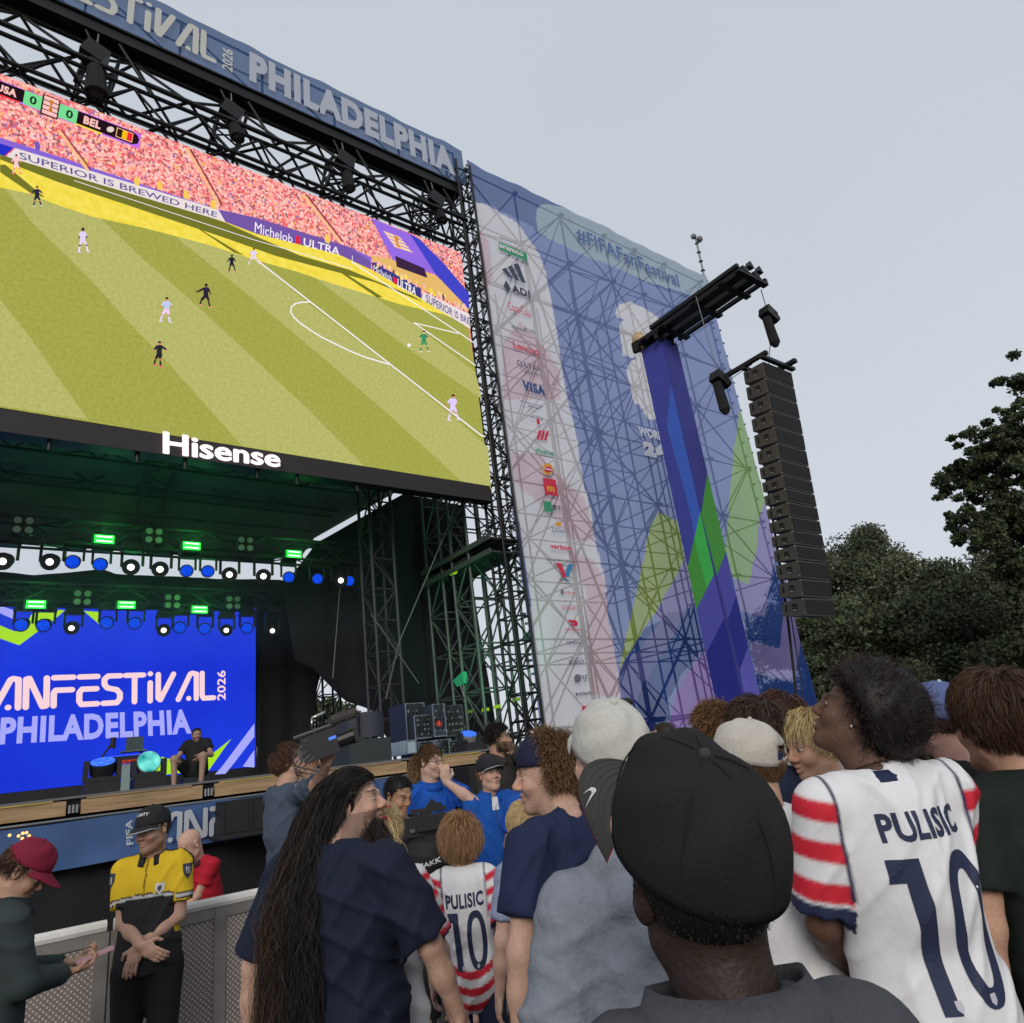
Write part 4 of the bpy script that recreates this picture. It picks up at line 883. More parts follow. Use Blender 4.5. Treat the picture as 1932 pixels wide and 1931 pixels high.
for k, (x0, x1) in enumerate(((661, 682), (684, 727))):
    a = onY(x0, 1392, 9.6 + .02 * k); c = onY(x1, 1341, 9.6 + .02 * k); b = MB(); n = 9; Wd = c[0] - a[0]
    V = [(a[0] + Wd * i / (n - 1), 9.6 + .1 - .1 * math.sin(math.pi * i / (n - 1)), z) for z in (a[2], c[2]) for i in range(n)] + [(a[0], 10.1, a[2]), (c[0], 10.1, a[2]), (a[0], 10.1, c[2]), (c[0], 10.1, c[2])]
    b.add(V, [(i, i + 1, n + i + 1, n + i) for i in range(n - 1)] + [tuple(range(n, 2 * n)) + (2 * n + 3, 2 * n + 2), (0, n, 2 * n + 2, 2 * n), (n - 1, 2 * n + 1, 2 * n + 3, 2 * n - 1)]); b.build('column', mat('fill_cloth', (.035, .04, .055), .7), t, smooth=False)
a = onY(660, 1426, 9.58); c = onY(737, 1391, 9.58); b = MB(); b.box2((a[0], 9.58, DZ), (c[0], 10.2, c[2])); b.build('subwoofer', mat('sub_paint', (.03, .04, .038), .6), t)
# guy wires and ropes in the wing
for k, (p0, p1, Y) in enumerate((((860, 960), (752, 1215), 13.2), ((752, 1215), (728, 1320), 13.2), ((700, 1160), (790, 1290), 13.0), ((642, 1100), (628, 1280), 15.0), ((1035, 960), (930, 1210), 12.6))[:4]):
    t = MB(); t.tube(onY(*p0, Y), onY(*p1, Y), .012, n=5); o = t.build('guy_wire', mat('wire_grey', (.12, .13, .12), .5), None, tuple(onY(*p0, Y))); tag(o, ['long guy wire crossing the black side curtain', 'lower end of the guy wire above the fill speaker', 'guy wire slanting the other way on the side curtain', 'thin cable hanging from the last front truss light'][k], 'wire')
t = thing('green_flag_lamp', 'small green lit fan lamp clamped to the tower above the racks', 'lamp', tuple(onX(872, 1300, 8.9)))
P = [onX(854, 1285, 8.9), onX(872, 1268, 8.9), onX(876, 1290, 8.9), onX(862, 1297, 8.9)]
b = MB(); b.add(P + [p + np.array([.12, 0, 0]) for p in P], [(0, 1, 2, 3), (7, 6, 5, 4), (0, 4, 5, 1), (1, 5, 6, 2), (2, 6, 7, 3), (3, 7, 4, 0)]); b.build('shade', mat('green_shade', (.03, .30, .16), .6), t)
bar('arm', onX(868, 1292, 8.9), onX(876, 1316, 8.9), .015, STEEL, t)
ld = bpy.data.lights.new('tower_glow', 'SPOT'); ld.energy = 320; ld.color = (.12, 1, .45); ld.spot_size = 1.25; ld.spot_blend = .7; ld.shadow_soft_size = .15
lo = bpy.data.objects.new('tower_glow', ld); COL.objects.link(lo); lo.parent = t; ORG[lo.name] = ORG[t.name]
lw = Vector((7.6, 10.6, 2.6)); lo.location = lw - Vector(ORG[t.name]); lo.rotation_euler = (Vector((9.2, 13.4, 4.6)) - lw).to_track_quat('-Z', 'Y').to_euler()
for k, (x_, y_) in enumerate(((886, 1344), (916, 1340), (938, 1334), (974, 1321), (856, 1082))):
    X_ = 9.75 if k < 4 else 9.0
    p_ = onX(x_, y_, X_ - .05); b = MB(); b.box(p_, (.06, .22, .07)); o = b.build('clamp_block', emit('lime_lit_clamp', lin((150, 200, 50)), .8) if k in (1, 2, 4) else mat('lime_dim_clamp', (.35, .5, .08)), None, tuple(p_))  # some clamps emit: the green lamp light on them is put into their colour
    tag(o, ['pale lime ledger clamp lowest on the scaffold row', 'ledger clamp lit bright lime on the second tower leg', 'ledger clamp lit brightest lime on the third tower leg', 'dull yellow ledger clamp near the banner edge', 'clamp lit lime at the corner of the tower deck'][k], 'clamp', 'lime ledger clamps on the towers')
# ------------------------------------------------------------------ blue clad tower, cantilever beam and line array
PY0, PX0, PX1, PY1, PZ = 9.0, 12.67, 13.27, 9.66, 10.99
pt = thing('speaker_tower', 'tall square tower wrapped in blue and green printed cloth holding the speaker beam', 'tower', (12.97, 9.33, 0))
b = MB(); b.box2((PX0, PY0, 0), (PX1, PY1, PZ)); b.build('core', mat('tower_cloth', lin((58, 62, 150)), .8), pt)
f = Flat(lambda px, py: onX(px, py, PX0 - .004), .002, n=(-1, 0, 0))
def side(poly, rgb): f.poly([tuple(onX(px, py, PX0 - .004)) for px, py in poly], P8(rgb))
BLS, STR, GR1, GR2, PB, NV2 = (62, 68, 158), (58, 96, 196), (70, 150, 62), (62, 178, 84), (78, 78, 172), (34, 42, 138)
X_ = PX0 - .004
f.poly([(X_, PY0, 0), (X_, PY1, 0), (X_, PY1, PZ), (X_, PY0, PZ)], P8(BLS))
def zr8(P): return [tuple(onX(*q_, X_)) for q_ in z8(P)]
def clipY(P): return [(p[0], min(max(p[1], PY0), PY1), p[2]) for p in P]
f.poly(clipY(zr8([(130, -180), (175, -520), (290, -40), (300, 0), (420, 490), (350, 680), (290, 400)])), P8(STR))
f.poly(clipY(zr8([(420, 470), (280, 920), (350, 1240), (520, 955)])), P8(GR1)); f.poly(clipY(zr8([(420, 470), (345, 690), (440, 1075), (520, 960)])), P8(GR2))
f.poly(clipY(zr8([(350, 1240), (520, 955), (600, 1310), (430, 1580)])), P8(PB))
f.poly(clipY(zr8([(430, 1580), (600, 1300), (760, 2050), (500, 2100)])), P8(NV2))
f.build('side_print', pt)
f = Flat(lambda px, py: onY(px, py, PY0 - .004), .002); Y_ = PY0 - .004
def clipX(P): return [(min(max(p[0], PX0), PX1), p[1], p[2]) for p in P]
def zf8(P): return [tuple(onY(*q_, Y_)) for q_ in z8(P)]
f.poly(rect(PX0, 0, PX1, PZ, Y_), P8((56, 58, 140)))
f.poly(clipX(zf8([(460, 180), (395, 500), (515, 975), (600, 790)])), P8(GR1))
f.poly(clipX(zf8([(515, 975), (600, 790), (700, 1130), (600, 1315)])), P8(PB))
f.poly(clipX(zf8([(600, 1315), (700, 1130), (800, 1520), (690, 1700)])), P8(NV2))
f.poly(clipX(zf8([(690, 1700), (800, 1520), (950, 2200), (760, 2200)])), P8((90, 88, 182)))
f.build('front_print', pt)
b = MB(); b.box2((PX0 + .05, PY0 + .05, PZ), (PX1 - .05, PY1 - .05, PZ + .12)); b.build('cap_plate', BLACK, pt)
b = MB(); b.ball((PX0 + .02, PY1 + .02, PZ + .30), (.18, .2, .32), 8); b.build('tan_cover', mat('tan_canvas', (.45, .34, .2), .9, nscale=10, namt=.3), pt, smooth=True)
cb = thing('cantilever_beam', 'black twin girder frame reaching forward from the blue tower', 'beam', (12.9, 8, 11.1))
for X, w_, h_ in ((12.34, .09, .09), (12.64, .20, .13), (13.06, .20, .13), (13.40, .09, .09)):
    b = MB(); b.box2((X - w_ / 2, 6.42, 11.12), (X + w_ / 2, 9.75 if w_ > .1 else 9.0, 11.12 + h_)); b.build('girder' if w_ > .1 else 'side_rail', BLACK, cb)
    if w_ > .1: b = MB(); b.box2((X - w_ * .62, 6.4, 11.10), (X + w_ * .62, 9.76, 11.118)); b.build('flange', BLACK, cb)
for Y in (6.48, 6.95, 7.75, 8.75, 9.35):
    b = MB(); b.box2((12.33, Y - .07, 11.03), (13.43, Y + .07, 11.095)); b.build('cross_member', BLACK, cb)
b = MB()
for X in (12.5, 12.68, 13.08): b.tube((X, 9.0, 10.9), (X, 9.0, 11.1), .06, n=8)
b.box2((12.5, 9.6, 10.98), (12.62, 9.8, 11.25)); b.build('bracket', BLACK, cb)
for X in (12.85, 13.2): b = MB(); b.add([(X - .1, 6.38, 11.3), (X + .1, 6.38, 11.3), (X, 6.38, 11.46), (X - .1, 6.5, 11.3), (X + .1, 6.5, 11.3), (X, 6.5, 11.46)], [(0, 1, 2), (5, 4, 3), (0, 3, 4, 1), (1, 4, 5, 2), (2, 5, 3, 0)]); b.build('end_lug', BLACK, cb)
la = thing('line_array', 'long black curved stack of sixteen hanging loudspeakers', 'loudspeaker array', (13.1, 6.9, 8.9))
CV = [(6.59, 8.92), (6.70, 7.75), (6.81, 6.6), (6.89, 5.68), (6.98, 4.75), (7.12, 3.59)]
def curve(t):
    k = min(int(t * 5), 4); u = t * 5 - k; return np.array(CV[k]) * (1 - u) + np.array(CV[k + 1]) * u
SIDE = mat('array_side_screenlit', (.050, .044, .041), .45, nscale=14, namt=.3); FRONT = mat('array_grille', (.011, .011, .012), .8, nscale=220, namt=.5); HOLE = mat('array_recess', (.004, .004, .004), .9)  # black cabinet sides, tinted brownish for the screen's pink light on them
N = 16; AX0, AX1 = 12.6, 13.66
for i in range(N):
    p0 = curve(i / N); p1 = curve((i + 1) / N); tt = p1 - p0; tt /= np.linalg.norm(tt); nn = np.array([-tt[1], tt[0]])
    if nn[0] < 0: nn = -nn
    a0 = p0 + tt * .012; a1 = p1 - tt * .012; D_ = .5
    b0 = a0 + nn * D_ + tt * .035; b1 = a1 + nn * D_ - tt * .035
    P = lambda X, q_: (X, q_[0], q_[1])
    b = MB(); b.add([P(AX0, a0), P(AX1, a0), P(AX1, a1), P(AX0, a1), P(AX0, b0), P(AX1, b0), P(AX1, b1), P(AX0, b1)], [(0, 1, 2, 3), (5, 4, 7, 6), (4, 0, 3, 7), (1, 5, 6, 2), (4, 5, 1, 0), (3, 2, 6, 7)])
    cab = b.build('cabinet', SIDE, la)
    g0 = a0 + tt * .03 - nn * .012; g1 = a1 - tt * .03 - nn * .012
    b = MB(); b.add([P(AX0 + .02, g0), P(AX1 - .02, g0), P(AX1 - .02, g1), P(AX0 + .02, g1), P(AX0 + .02, g0 + nn * .014), P(AX1 - .02, g0 + nn * .014), P(AX1 - .02, g1 + nn * .014), P(AX0 + .02, g1 + nn * .014)], [(0, 1, 2, 3), (4, 0, 3, 7), (1, 5, 6, 2), (4, 5, 1, 0), (3, 2, 6, 7)])
    b.build('grille', FRONT, cab)
    def recess(u0, u1, v0, v1):
        r_ = [a0 + nn * D_ * u + tt * .31 * v for u, v in ((u0, v0), (u1, v0), (u1, v1), (u0, v1))]
        return [P(AX0 - .004, q_) for q_ in r_], [P(AX0 - .012, q_) for q_ in r_]
    b = MB()
    for (u0, u1, v0, v1) in ((.33, .56, .3, .48), (.33, .46, .52, .74), (.5, .56, .52, .6), (.78, .86, .3, .72)):
        A_, B_ = recess(u0, u1, v0, v1); b.add(A_, [(3, 2, 1, 0)])
    b.build('handle_recess', HOLE, cab)
    b = MB(); A_, B_ = recess(.36, .5, .66, .70); b.add(B_, [(3, 2, 1, 0)]); A_, B_ = recess(.02, .06, .02, .1); b.add(B_, [(3, 2, 1, 0)]); A_, B_ = recess(.02, .05, .9, .97); b.add(B_, [(3, 2, 1, 0)]); b.build('handle', mat('handle_metal', (.3, .3, .3), .4), cab)
b = MB(); b.box2((AX0 - .1, 6.5, 8.95), (AX1 + .05, 6.60, 9.02)); b.box2((AX0 - .1, 6.98, 8.95), (AX1 + .02, 7.08, 9.02)); b.box2((AX0 - .06, 6.45, 9.02), (AX0 + .04, 7.6, 9.1)); b.box2((AX1 - .2, 6.35, 9.02), (AX1 - .08, 7.2, 9.1)); b.build('rigging_frame', BLACK, la)
for k, (bx, by) in enumerate((((12.2, 7.45, 8.85), (12.62, 7.5)), ((13.4, 6.6, 10.35), (13.2, 6.6)))):
    bx = np.array(bx); t = thing('chain_hoist', ['black chain hoist and bag left of the top of the line array', 'black chain hoist with hanging bag between beam and line array'][k], 'chain hoist', tuple(bx), 'chain hoists of the line array')
    b = MB(); b.box(bx, (.34, .26, .24), [[.9, 0, .43], [0, 1, 0], [-.43, 0, .9]]); b.tube(bx + [.1, 0, .02], bx + [.26, 0, -.1], .15, .12, n=10); b.build('motor', BLACK, t)
    b = MB(); b.tube(bx + [-.12, 0, -.12], bx + [-.06, 0, -.75], .1, .12, n=8); b.tube(bx + [-.06, 0, -.75], bx + [-.05, 0, -.85], .12, .05, n=8); b.build('chain_bag', CLOTHB, t)
    b = MB(); b.tube(bx + [0, 0, .1], (bx[0], by[1], 11.03), .012, n=5); b.build('chain', STEEL, t)
    b = MB(); b.tube(bx + [.1, 0, -.1], (AX0 + (.1 if k == 0 else .7), 6.9, 9.05), .01, n=5); b.build('sling', STEEL, t)
t = thing('array_cable', 'black cable bundle running down behind the line array to the ground', 'cable', (12.55, 7.4, 0))
P = [onY(1422, 752, 7.6), onY(1455, 960, 7.8), onY(1484, 1150, 8.0), onY(1500, 1290, 8.0), onY(1506, 1345, 8.0)]
b = MB(); b.path(P, .03, 6); b.build('cable', BLACK, t)
b = MB(); b.path([onY(1492, 1160, 8.05), onY(1512, 1290, 8.05), onY(1520, 1350, 8.05)], .012, 5); b.build('cable', BLACK, t)
# ------------------------------------------------------------------ crowd barrier
def perf_mat():
    m = bpy.data.materials.new('perforated_sheet'); m.use_nodes = True; n = m.node_tree.nodes; l = m.node_tree.links.new; bs_ = n['Principled BSDF']
    tc = n.new('ShaderNodeTexCoord'); v = n.new('ShaderNodeTexVoronoi'); v.inputs['Randomness'].default_value = 0.0; v.inputs['Scale'].default_value = 44
    mp = n.new('ShaderNodeMapping'); mp.inputs['Rotation'].default_value = (0, math.radians(45), 0); mp.inputs['Scale'].default_value = (1, 0, 1); l(tc.outputs['Object'], mp.inputs[0]); l(mp.outputs[0], v.inputs['Vector'])
    lt = n.new('ShaderNodeMath'); lt.operation = 'LESS_THAN'; lt.inputs[1].default_value = .27; l(v.outputs['Distance'], lt.inputs[0])
    no = n.new('ShaderNodeTexNoise'); no.inputs['Scale'].default_value = 3; l(tc.outputs['Object'], no.inputs[0])
    cr = n.new('ShaderNodeValToRGB'); cr.color_ramp.elements[0].color = (.20, .175, .165, 1); cr.color_ramp.elements[1].color = (.29, .255, .24, 1); l(no.outputs[0], cr.inputs[0])
    mx = n.new('ShaderNodeMixRGB'); l(lt.outputs[0], mx.inputs[0]); l(cr.outputs[0], mx.inputs[1]); mx.inputs[2].default_value = (.62, .54, .47, 1); l(mx.outputs[0], bs_.inputs['Base Color'])  # pale dots put the highlights on the perforations into the colour
    bs_.inputs['Metallic'].default_value = .3; bs_.inputs['Roughness'].default_value = .5
    return m
PERF = perf_mat(); ALU = mat('barrier_aluminium', (.66, .64, .61), .4, .0, nscale=8, namt=.15); ALD = mat('barrier_frame_dull', (.28, .26, .245), .5, .4, nscale=5, namt=.2)
BYY = 5.35; xb = .84; RZ = 1.068
names_b = {-1: 'perforated barrier panel left of the security guard', 0: 'barrier panel behind the security guard', 1: 'solid looking barrier panel right of the security guard', -2: 'barrier panel in front of the man in the maroon cap'}
for k in range(-3, 3):
    x0 = xb + k * 1.12; x1 = x0 + 1.1
    t = thing('crowd_barrier', names_b.get(k, 'barrier panel continuing behind the crowd, number of metres %s' % ('further left' if k < 0 else 'further right')) if k in names_b else ('barrier panel at the far left edge' if k < 0 else 'barrier panel behind the long haired man' if k == 2 else 'barrier panel behind the children'), 'barrier', (x0, BYY, 0), 'barrier panels in front of the stage')
    b = MB(); b.tube((x0 + .01, BYY, RZ), (x1 - .01, BYY, RZ), .036, n=10); b.build('top_rail', ALU, t, smooth=False)
    b = MB(); b.box2((x0 + .02, BYY - .006, .15), (x1 - .02, BYY + .004, RZ - .03)); b.build('sheet', PERF if k != 1 else ALD, t)
    for X in (x0 + .03, x0 + .62, x1 - .03): b = MB(); b.box2((X - .035, BYY - .024, .02), (X + .035, BYY - .008, RZ - .03)); b.build('post', ALD, t)
    b = MB(); b.box2((x0 + .02, BYY - .018, RZ - .09), (x1 - .02, BYY - .010, RZ - .03)); b.build('upper_band', ALD, t)
    b = MB(); b.box2((x0 + .02, BYY - .5, 0.01), (x1 - .02, BYY - .026, .03)); b.build('tread_plate', ALD, t)
    b = MB(); b.tube((x0 + .1, BYY + .02, .9), (x0 + .1, BYY + .9, .04), .02); b.build('rear_strut', ALD, t)
# glowing balls stand in for small warm lamps reflected on the stage banner
for k, (x_, y_) in enumerate(((18, 1577), (35, 1578), (43, 1573), (50, 1572), (55, 1578), (42, 1583))):
    p_ = onY(x_, y_, 7.8); b = MB(); b.ball(p_, .013, 8); o = b.build('lamp_glint', emit('amber_glint', lin((255, 190, 110)), 2.0), None, tuple(p_), smooth=True)
    tag(o, ['amber glint apart from the cluster, near the left edge', 'left amber glint of the cluster on the banner', 'upper left amber glint of the cluster', 'top amber glint of the cluster', 'right amber glint of the cluster', 'lowest amber glint of the cluster'][k], 'lamp', 'tiny amber lamp glints above the maroon cap')

# thin smoke volume added round the lighting rigs to give the strobes halos
sm = bpy.data.materials.new('added_halo_smoke'); sm.use_nodes = True; n_ = sm.node_tree.nodes; n_.clear(); o_ = n_.new('ShaderNodeOutputMaterial'); v_ = n_.new('ShaderNodeVolumePrincipled')
v_.inputs['Color'].default_value = (.9, .9, .9, 1); v_.inputs['Density'].default_value = .016; v_.inputs['Anisotropy'].default_value = .3; sm.node_tree.links.new(v_.outputs[0], o_.inputs['Volume'])
b = MB(); b.box2((-7, 13.2, 4.6), (7.6, 17.3, 8.3)); o = b.build('added_halo_smoke', sm); tag(o, 'thin smoke added round the green stage lights for their halo', 'smoke', kind='stuff')
# ================================================================== trees
def leafmat(name, a, b_):
    m = bpy.data.materials.new(name); m.use_nodes = True; n = m.node_tree.nodes; l = m.node_tree.links.new; bs_ = n['Principled BSDF']
    at = n.new('ShaderNodeAttribute'); at.attribute_name = 'Col'; l(at.outputs['Color'], bs_.inputs['Base Color']); bs_.inputs['Roughness'].default_value = .7
    bs_.inputs['Specular IOR Level'].default_value = .2
    return m
LEAF = leafmat('leaf', 0, 0); BARK = mat('bark', (.07, .055, .045), .9, nscale=6, namt=.4, bump=.6, bscale=10)
def leaves(name, centers, radii, n_per, size, base, var, parent, seed):
    rng = np.random.default_rng(seed); P = []; Cc = []
    for c, r in zip(centers, radii):
        n = n_per; d = rng.normal(size=(n, 3)); d /= np.linalg.norm(d, axis=1)[:, None]; rr = rng.random(n) ** .45
        P.append(np.array(c) + d * rr[:, None] * np.array(r)); tone = rng.normal(0, .22)
        Cc.append(np.clip((1 + tone + rng.normal(0, .22, n))[:, None] * np.array(base) * (1 + rng.normal(0, .06, (n, 3))), .004, 1))
    P = np.concatenate(P); Cc = np.concatenate(Cc); n = len(P)
    u = rng.normal(size=(n, 3)); u /= np.linalg.norm(u, axis=1)[:, None]; v = np.cross(u, rng.normal(size=(n, 3))); v /= np.linalg.norm(v, axis=1)[:, None]
    s = size * (.6 + .8 * rng.random(n))[:, None]
    V = np.stack([P - u * s, P + v * s * .55, P + u * s, P - v * s * .55], 1).reshape(-1, 3)
    F = np.arange(4 * n).reshape(n, 4)
    return mesh_obj(name, V, F, LEAF, parent, colors=np.repeat(Cc, 4, 0))
def tree(label, base, h, crown, seed, col=(.045, .062, .028), clumps=26, nper=260, leaf=.16, group='trees beyond the festival ground', species='broadleaf_tree', low=.25, spread=1.0, sub=.2):
    rng = np.random.default_rng(seed); bx = np.array([base[0], base[1], 0.0]); t = thing(species, label, 'tree', tuple(bx), group)
    b = MB(); lean = rng.normal(0, .3, 2); top = bx + np.array([lean[0], lean[1], h * .7]); mid = (bx + top) / 2 + np.array([*rng.normal(0, .25, 2), 0])
    b.tube(bx, mid, h * .03, h * .022, n=8); b.tube(mid, top, h * .022, h * .008, n=8)
    cen = []; rad = []
    for i in range(clumps):
        a = rng.random() * 6.283; e = low + (1 - low) * rng.random(); rr = crown * (math.sin(min(1, (e - low) / (1 - low) * .9 + .18) * math.pi) ** .6) * (.35 + .65 * rng.random()) * spread
        c = bx + np.array([math.cos(a) * rr, math.sin(a) * rr, h * (e * .92 + .05)])
        s_ = crown * sub * (.7 + .7 * rng.random()); cen.append(c); rad.append((s_ * 1.25, s_ * 1.25, s_ * .8))
        st_ = bx + (mid - bx) * 1.2 if e < .5 else mid + (top - mid) * rng.random(); b.tube(st_, c, h * .007, h * .002, n=5, caps=False)
    b.build('trunk', BARK, t, smooth=True)
    leaves('crown', cen, rad, nper, leaf, col, .2, t, seed + 1); return t
def at_x(px, dist, py=1300):
    d = ray(px, py); d = d / np.hypot(d[0], d[1]); return d[0] * dist, d[1] * dist
def topz(px, py, dist):
    d = ray(px, py); return CAM_H + d[2] / np.hypot(d[0], d[1]) * dist
specs = [  # picture column, height row of the crown top, distance, crown radius, label
 (1560, 1090, 30, 3.0, 'bushy dark tree just right of the line array foot'),
 (1605, 1020, 34, 3.3, 'feathery topped tree left of the gap of sky above the trees'),
 (1665, 985, 36, 3.2, 'tall feathery locust tree in the middle of the tree line'),
 (1722, 960, 37, 3.0, 'highest feathery tree top under the overhanging oak branch'),
 (1775, 1020, 33, 3.2, 'rounded dark tree under the left oak branch'),
 (1850, 1040, 30, 3.4, 'dark round tree in front of the oak trunk'),
 (1925, 1060, 28, 3.2, 'dark tree at the right edge below the oak'),
 (1990, 1000, 30, 4, 'dark tree just outside the right edge'),
]
for i, (px, py, D, cr, lab) in enumerate(specs):
    x_, y_ = at_x(px, D); h = topz(px, py + 24, D) / .97
    tree(lab, (x_, y_), h, cr * 1.15, 40 + i, col=[(.080, .096, .052), (.094, .108, .060), (.068, .086, .046)][i % 3], clumps=78, nper=480, leaf=.07, low=.12, sub=.19)
# dense undergrowth in front of them
rng = np.random.default_rng(9); cen = []; rad = []
for px in np.arange(1575, 2050, 14):
    for k in range(5):
        D = 27 + 6 * rng.random(); x_, y_ = at_x(px + rng.normal(0, 8), D); zt = topz(px, 1150 + 60 * rng.random(), D) * (.15 + .85 * k / 4); cen.append((x_, y_, zt)); rad.append((1.0, 1.0, .9))
o = leaves('undergrowth', cen, rad, 380, .10, (.066, .084, .044), .2, None, 77); tag(o, 'dense dark undergrowth filling the foot of the tree line', 'undergrowth', kind='stuff')
# big oak reaching in from the right
D = 22.0; bx_, by_ = at_x(2010, D); t = thing('oak_tree', 'large spreading oak reaching in from the right edge above the tree line', 'tree', (bx_, by_, 0), 'trees beyond the festival ground')
def pt(px, py, D=D):
    d = ray(px, py); return d / np.hypot(d[0], d[1]) * D + np.array([0, 0, CAM_H])
b = MB(); base = np.array([bx_, by_, 0]); tp = pt(2010, 700)
b.tube(base, pt(1995, 1000), .45, .3, n=10); b.tube(pt(1995, 1000), tp, .3, .12, n=8)
limbs = [[(1995, 1030), (1930, 950), (1870, 900), (1800, 880), (1752, 890)], [(1995, 1080), (1920, 1030), (1850, 1000), (1790, 975)], [(1990, 980), (1930, 860), (1880, 800), (1830, 835)], [(1990, 900), (1940, 820), (1905, 780)], [(2000, 820), (1950, 740), (1915, 705)], [(1995, 1060), (1900, 1060), (1850, 1040)], [(2000, 900), (1960, 850), (1920, 860)], [(1995, 1000), (1880, 960), (1800, 990)]]
cen = []; rad = []; rng = np.random.default_rng(5)
for Lm in limbs:
    Q = [pt(px + 22, py + 22, D + rng.normal(0, .5)) for px, py in Lm]
    for i in range(len(Q) - 1):
        b.tube(Q[i], Q[i + 1], .12 / (i + 1) + .02, .12 / (i + 2) + .015, n=6, caps=False)
        for u in np.linspace(0, 1, 6):
            if i == 0 and u < .4: continue
            c = Q[i] * (1 - u) + Q[i + 1] * u + rng.uniform(-.32, .32, 3); cen.append(c); s_ = .14 + .2 * rng.random(); rad.append((s_ * 1.2, s_ * 1.2, s_ * .8))
            for _ in range(2): cc = c + rng.uniform(-.45, .45, 3); cen.append(cc); rad.append((.19, .19, .12)); b.tube(c, cc, .015, .006, n=4, caps=False)
for px, py, r_ in ((1925, 700, .5), (1915, 730, .35), (1905, 775, .3), (1850, 830, .45), (1830, 850, .4), (1900, 820, .6), (1930, 870, .8), (1880, 900, .55), (1930, 940, .9), (1870, 960, .5), (1830, 870, .35), (1920, 1000, .8), (1945, 780, .5), (1890, 1010, .5), (1810, 985, .35), (1960, 900, 1)):
    for _ in range(5): cen.append(pt(px, py) + rng.uniform(-r_, r_, 3)); rad.append((r_ * .36, r_ * .36, r_ * .24))
b.build('trunk', BARK, t, smooth=True)
leaves('crown', cen, rad, 115, .06, (.058, .076, .036), .25, t, 6)
# small trees far behind the stage
for i, (px, py, D, cr, lab) in enumerate(((612, 1322, 48, 2.2, 'small tree far behind the stage left of the gap in the curtains'), (640, 1338, 46, 2.4, 'small pointed tree seen through the low gap in the curtains'), (672, 1350, 50, 2.4, 'low tree far behind the stage speakers'))):
    x_, y_ = at_x(px, D); tree(lab, (x_, y_), topz(px, py, D), cr, 90 + i, clumps=24, nper=150, leaf=.2, low=.1, sub=.3, group='small trees far behind the stage')
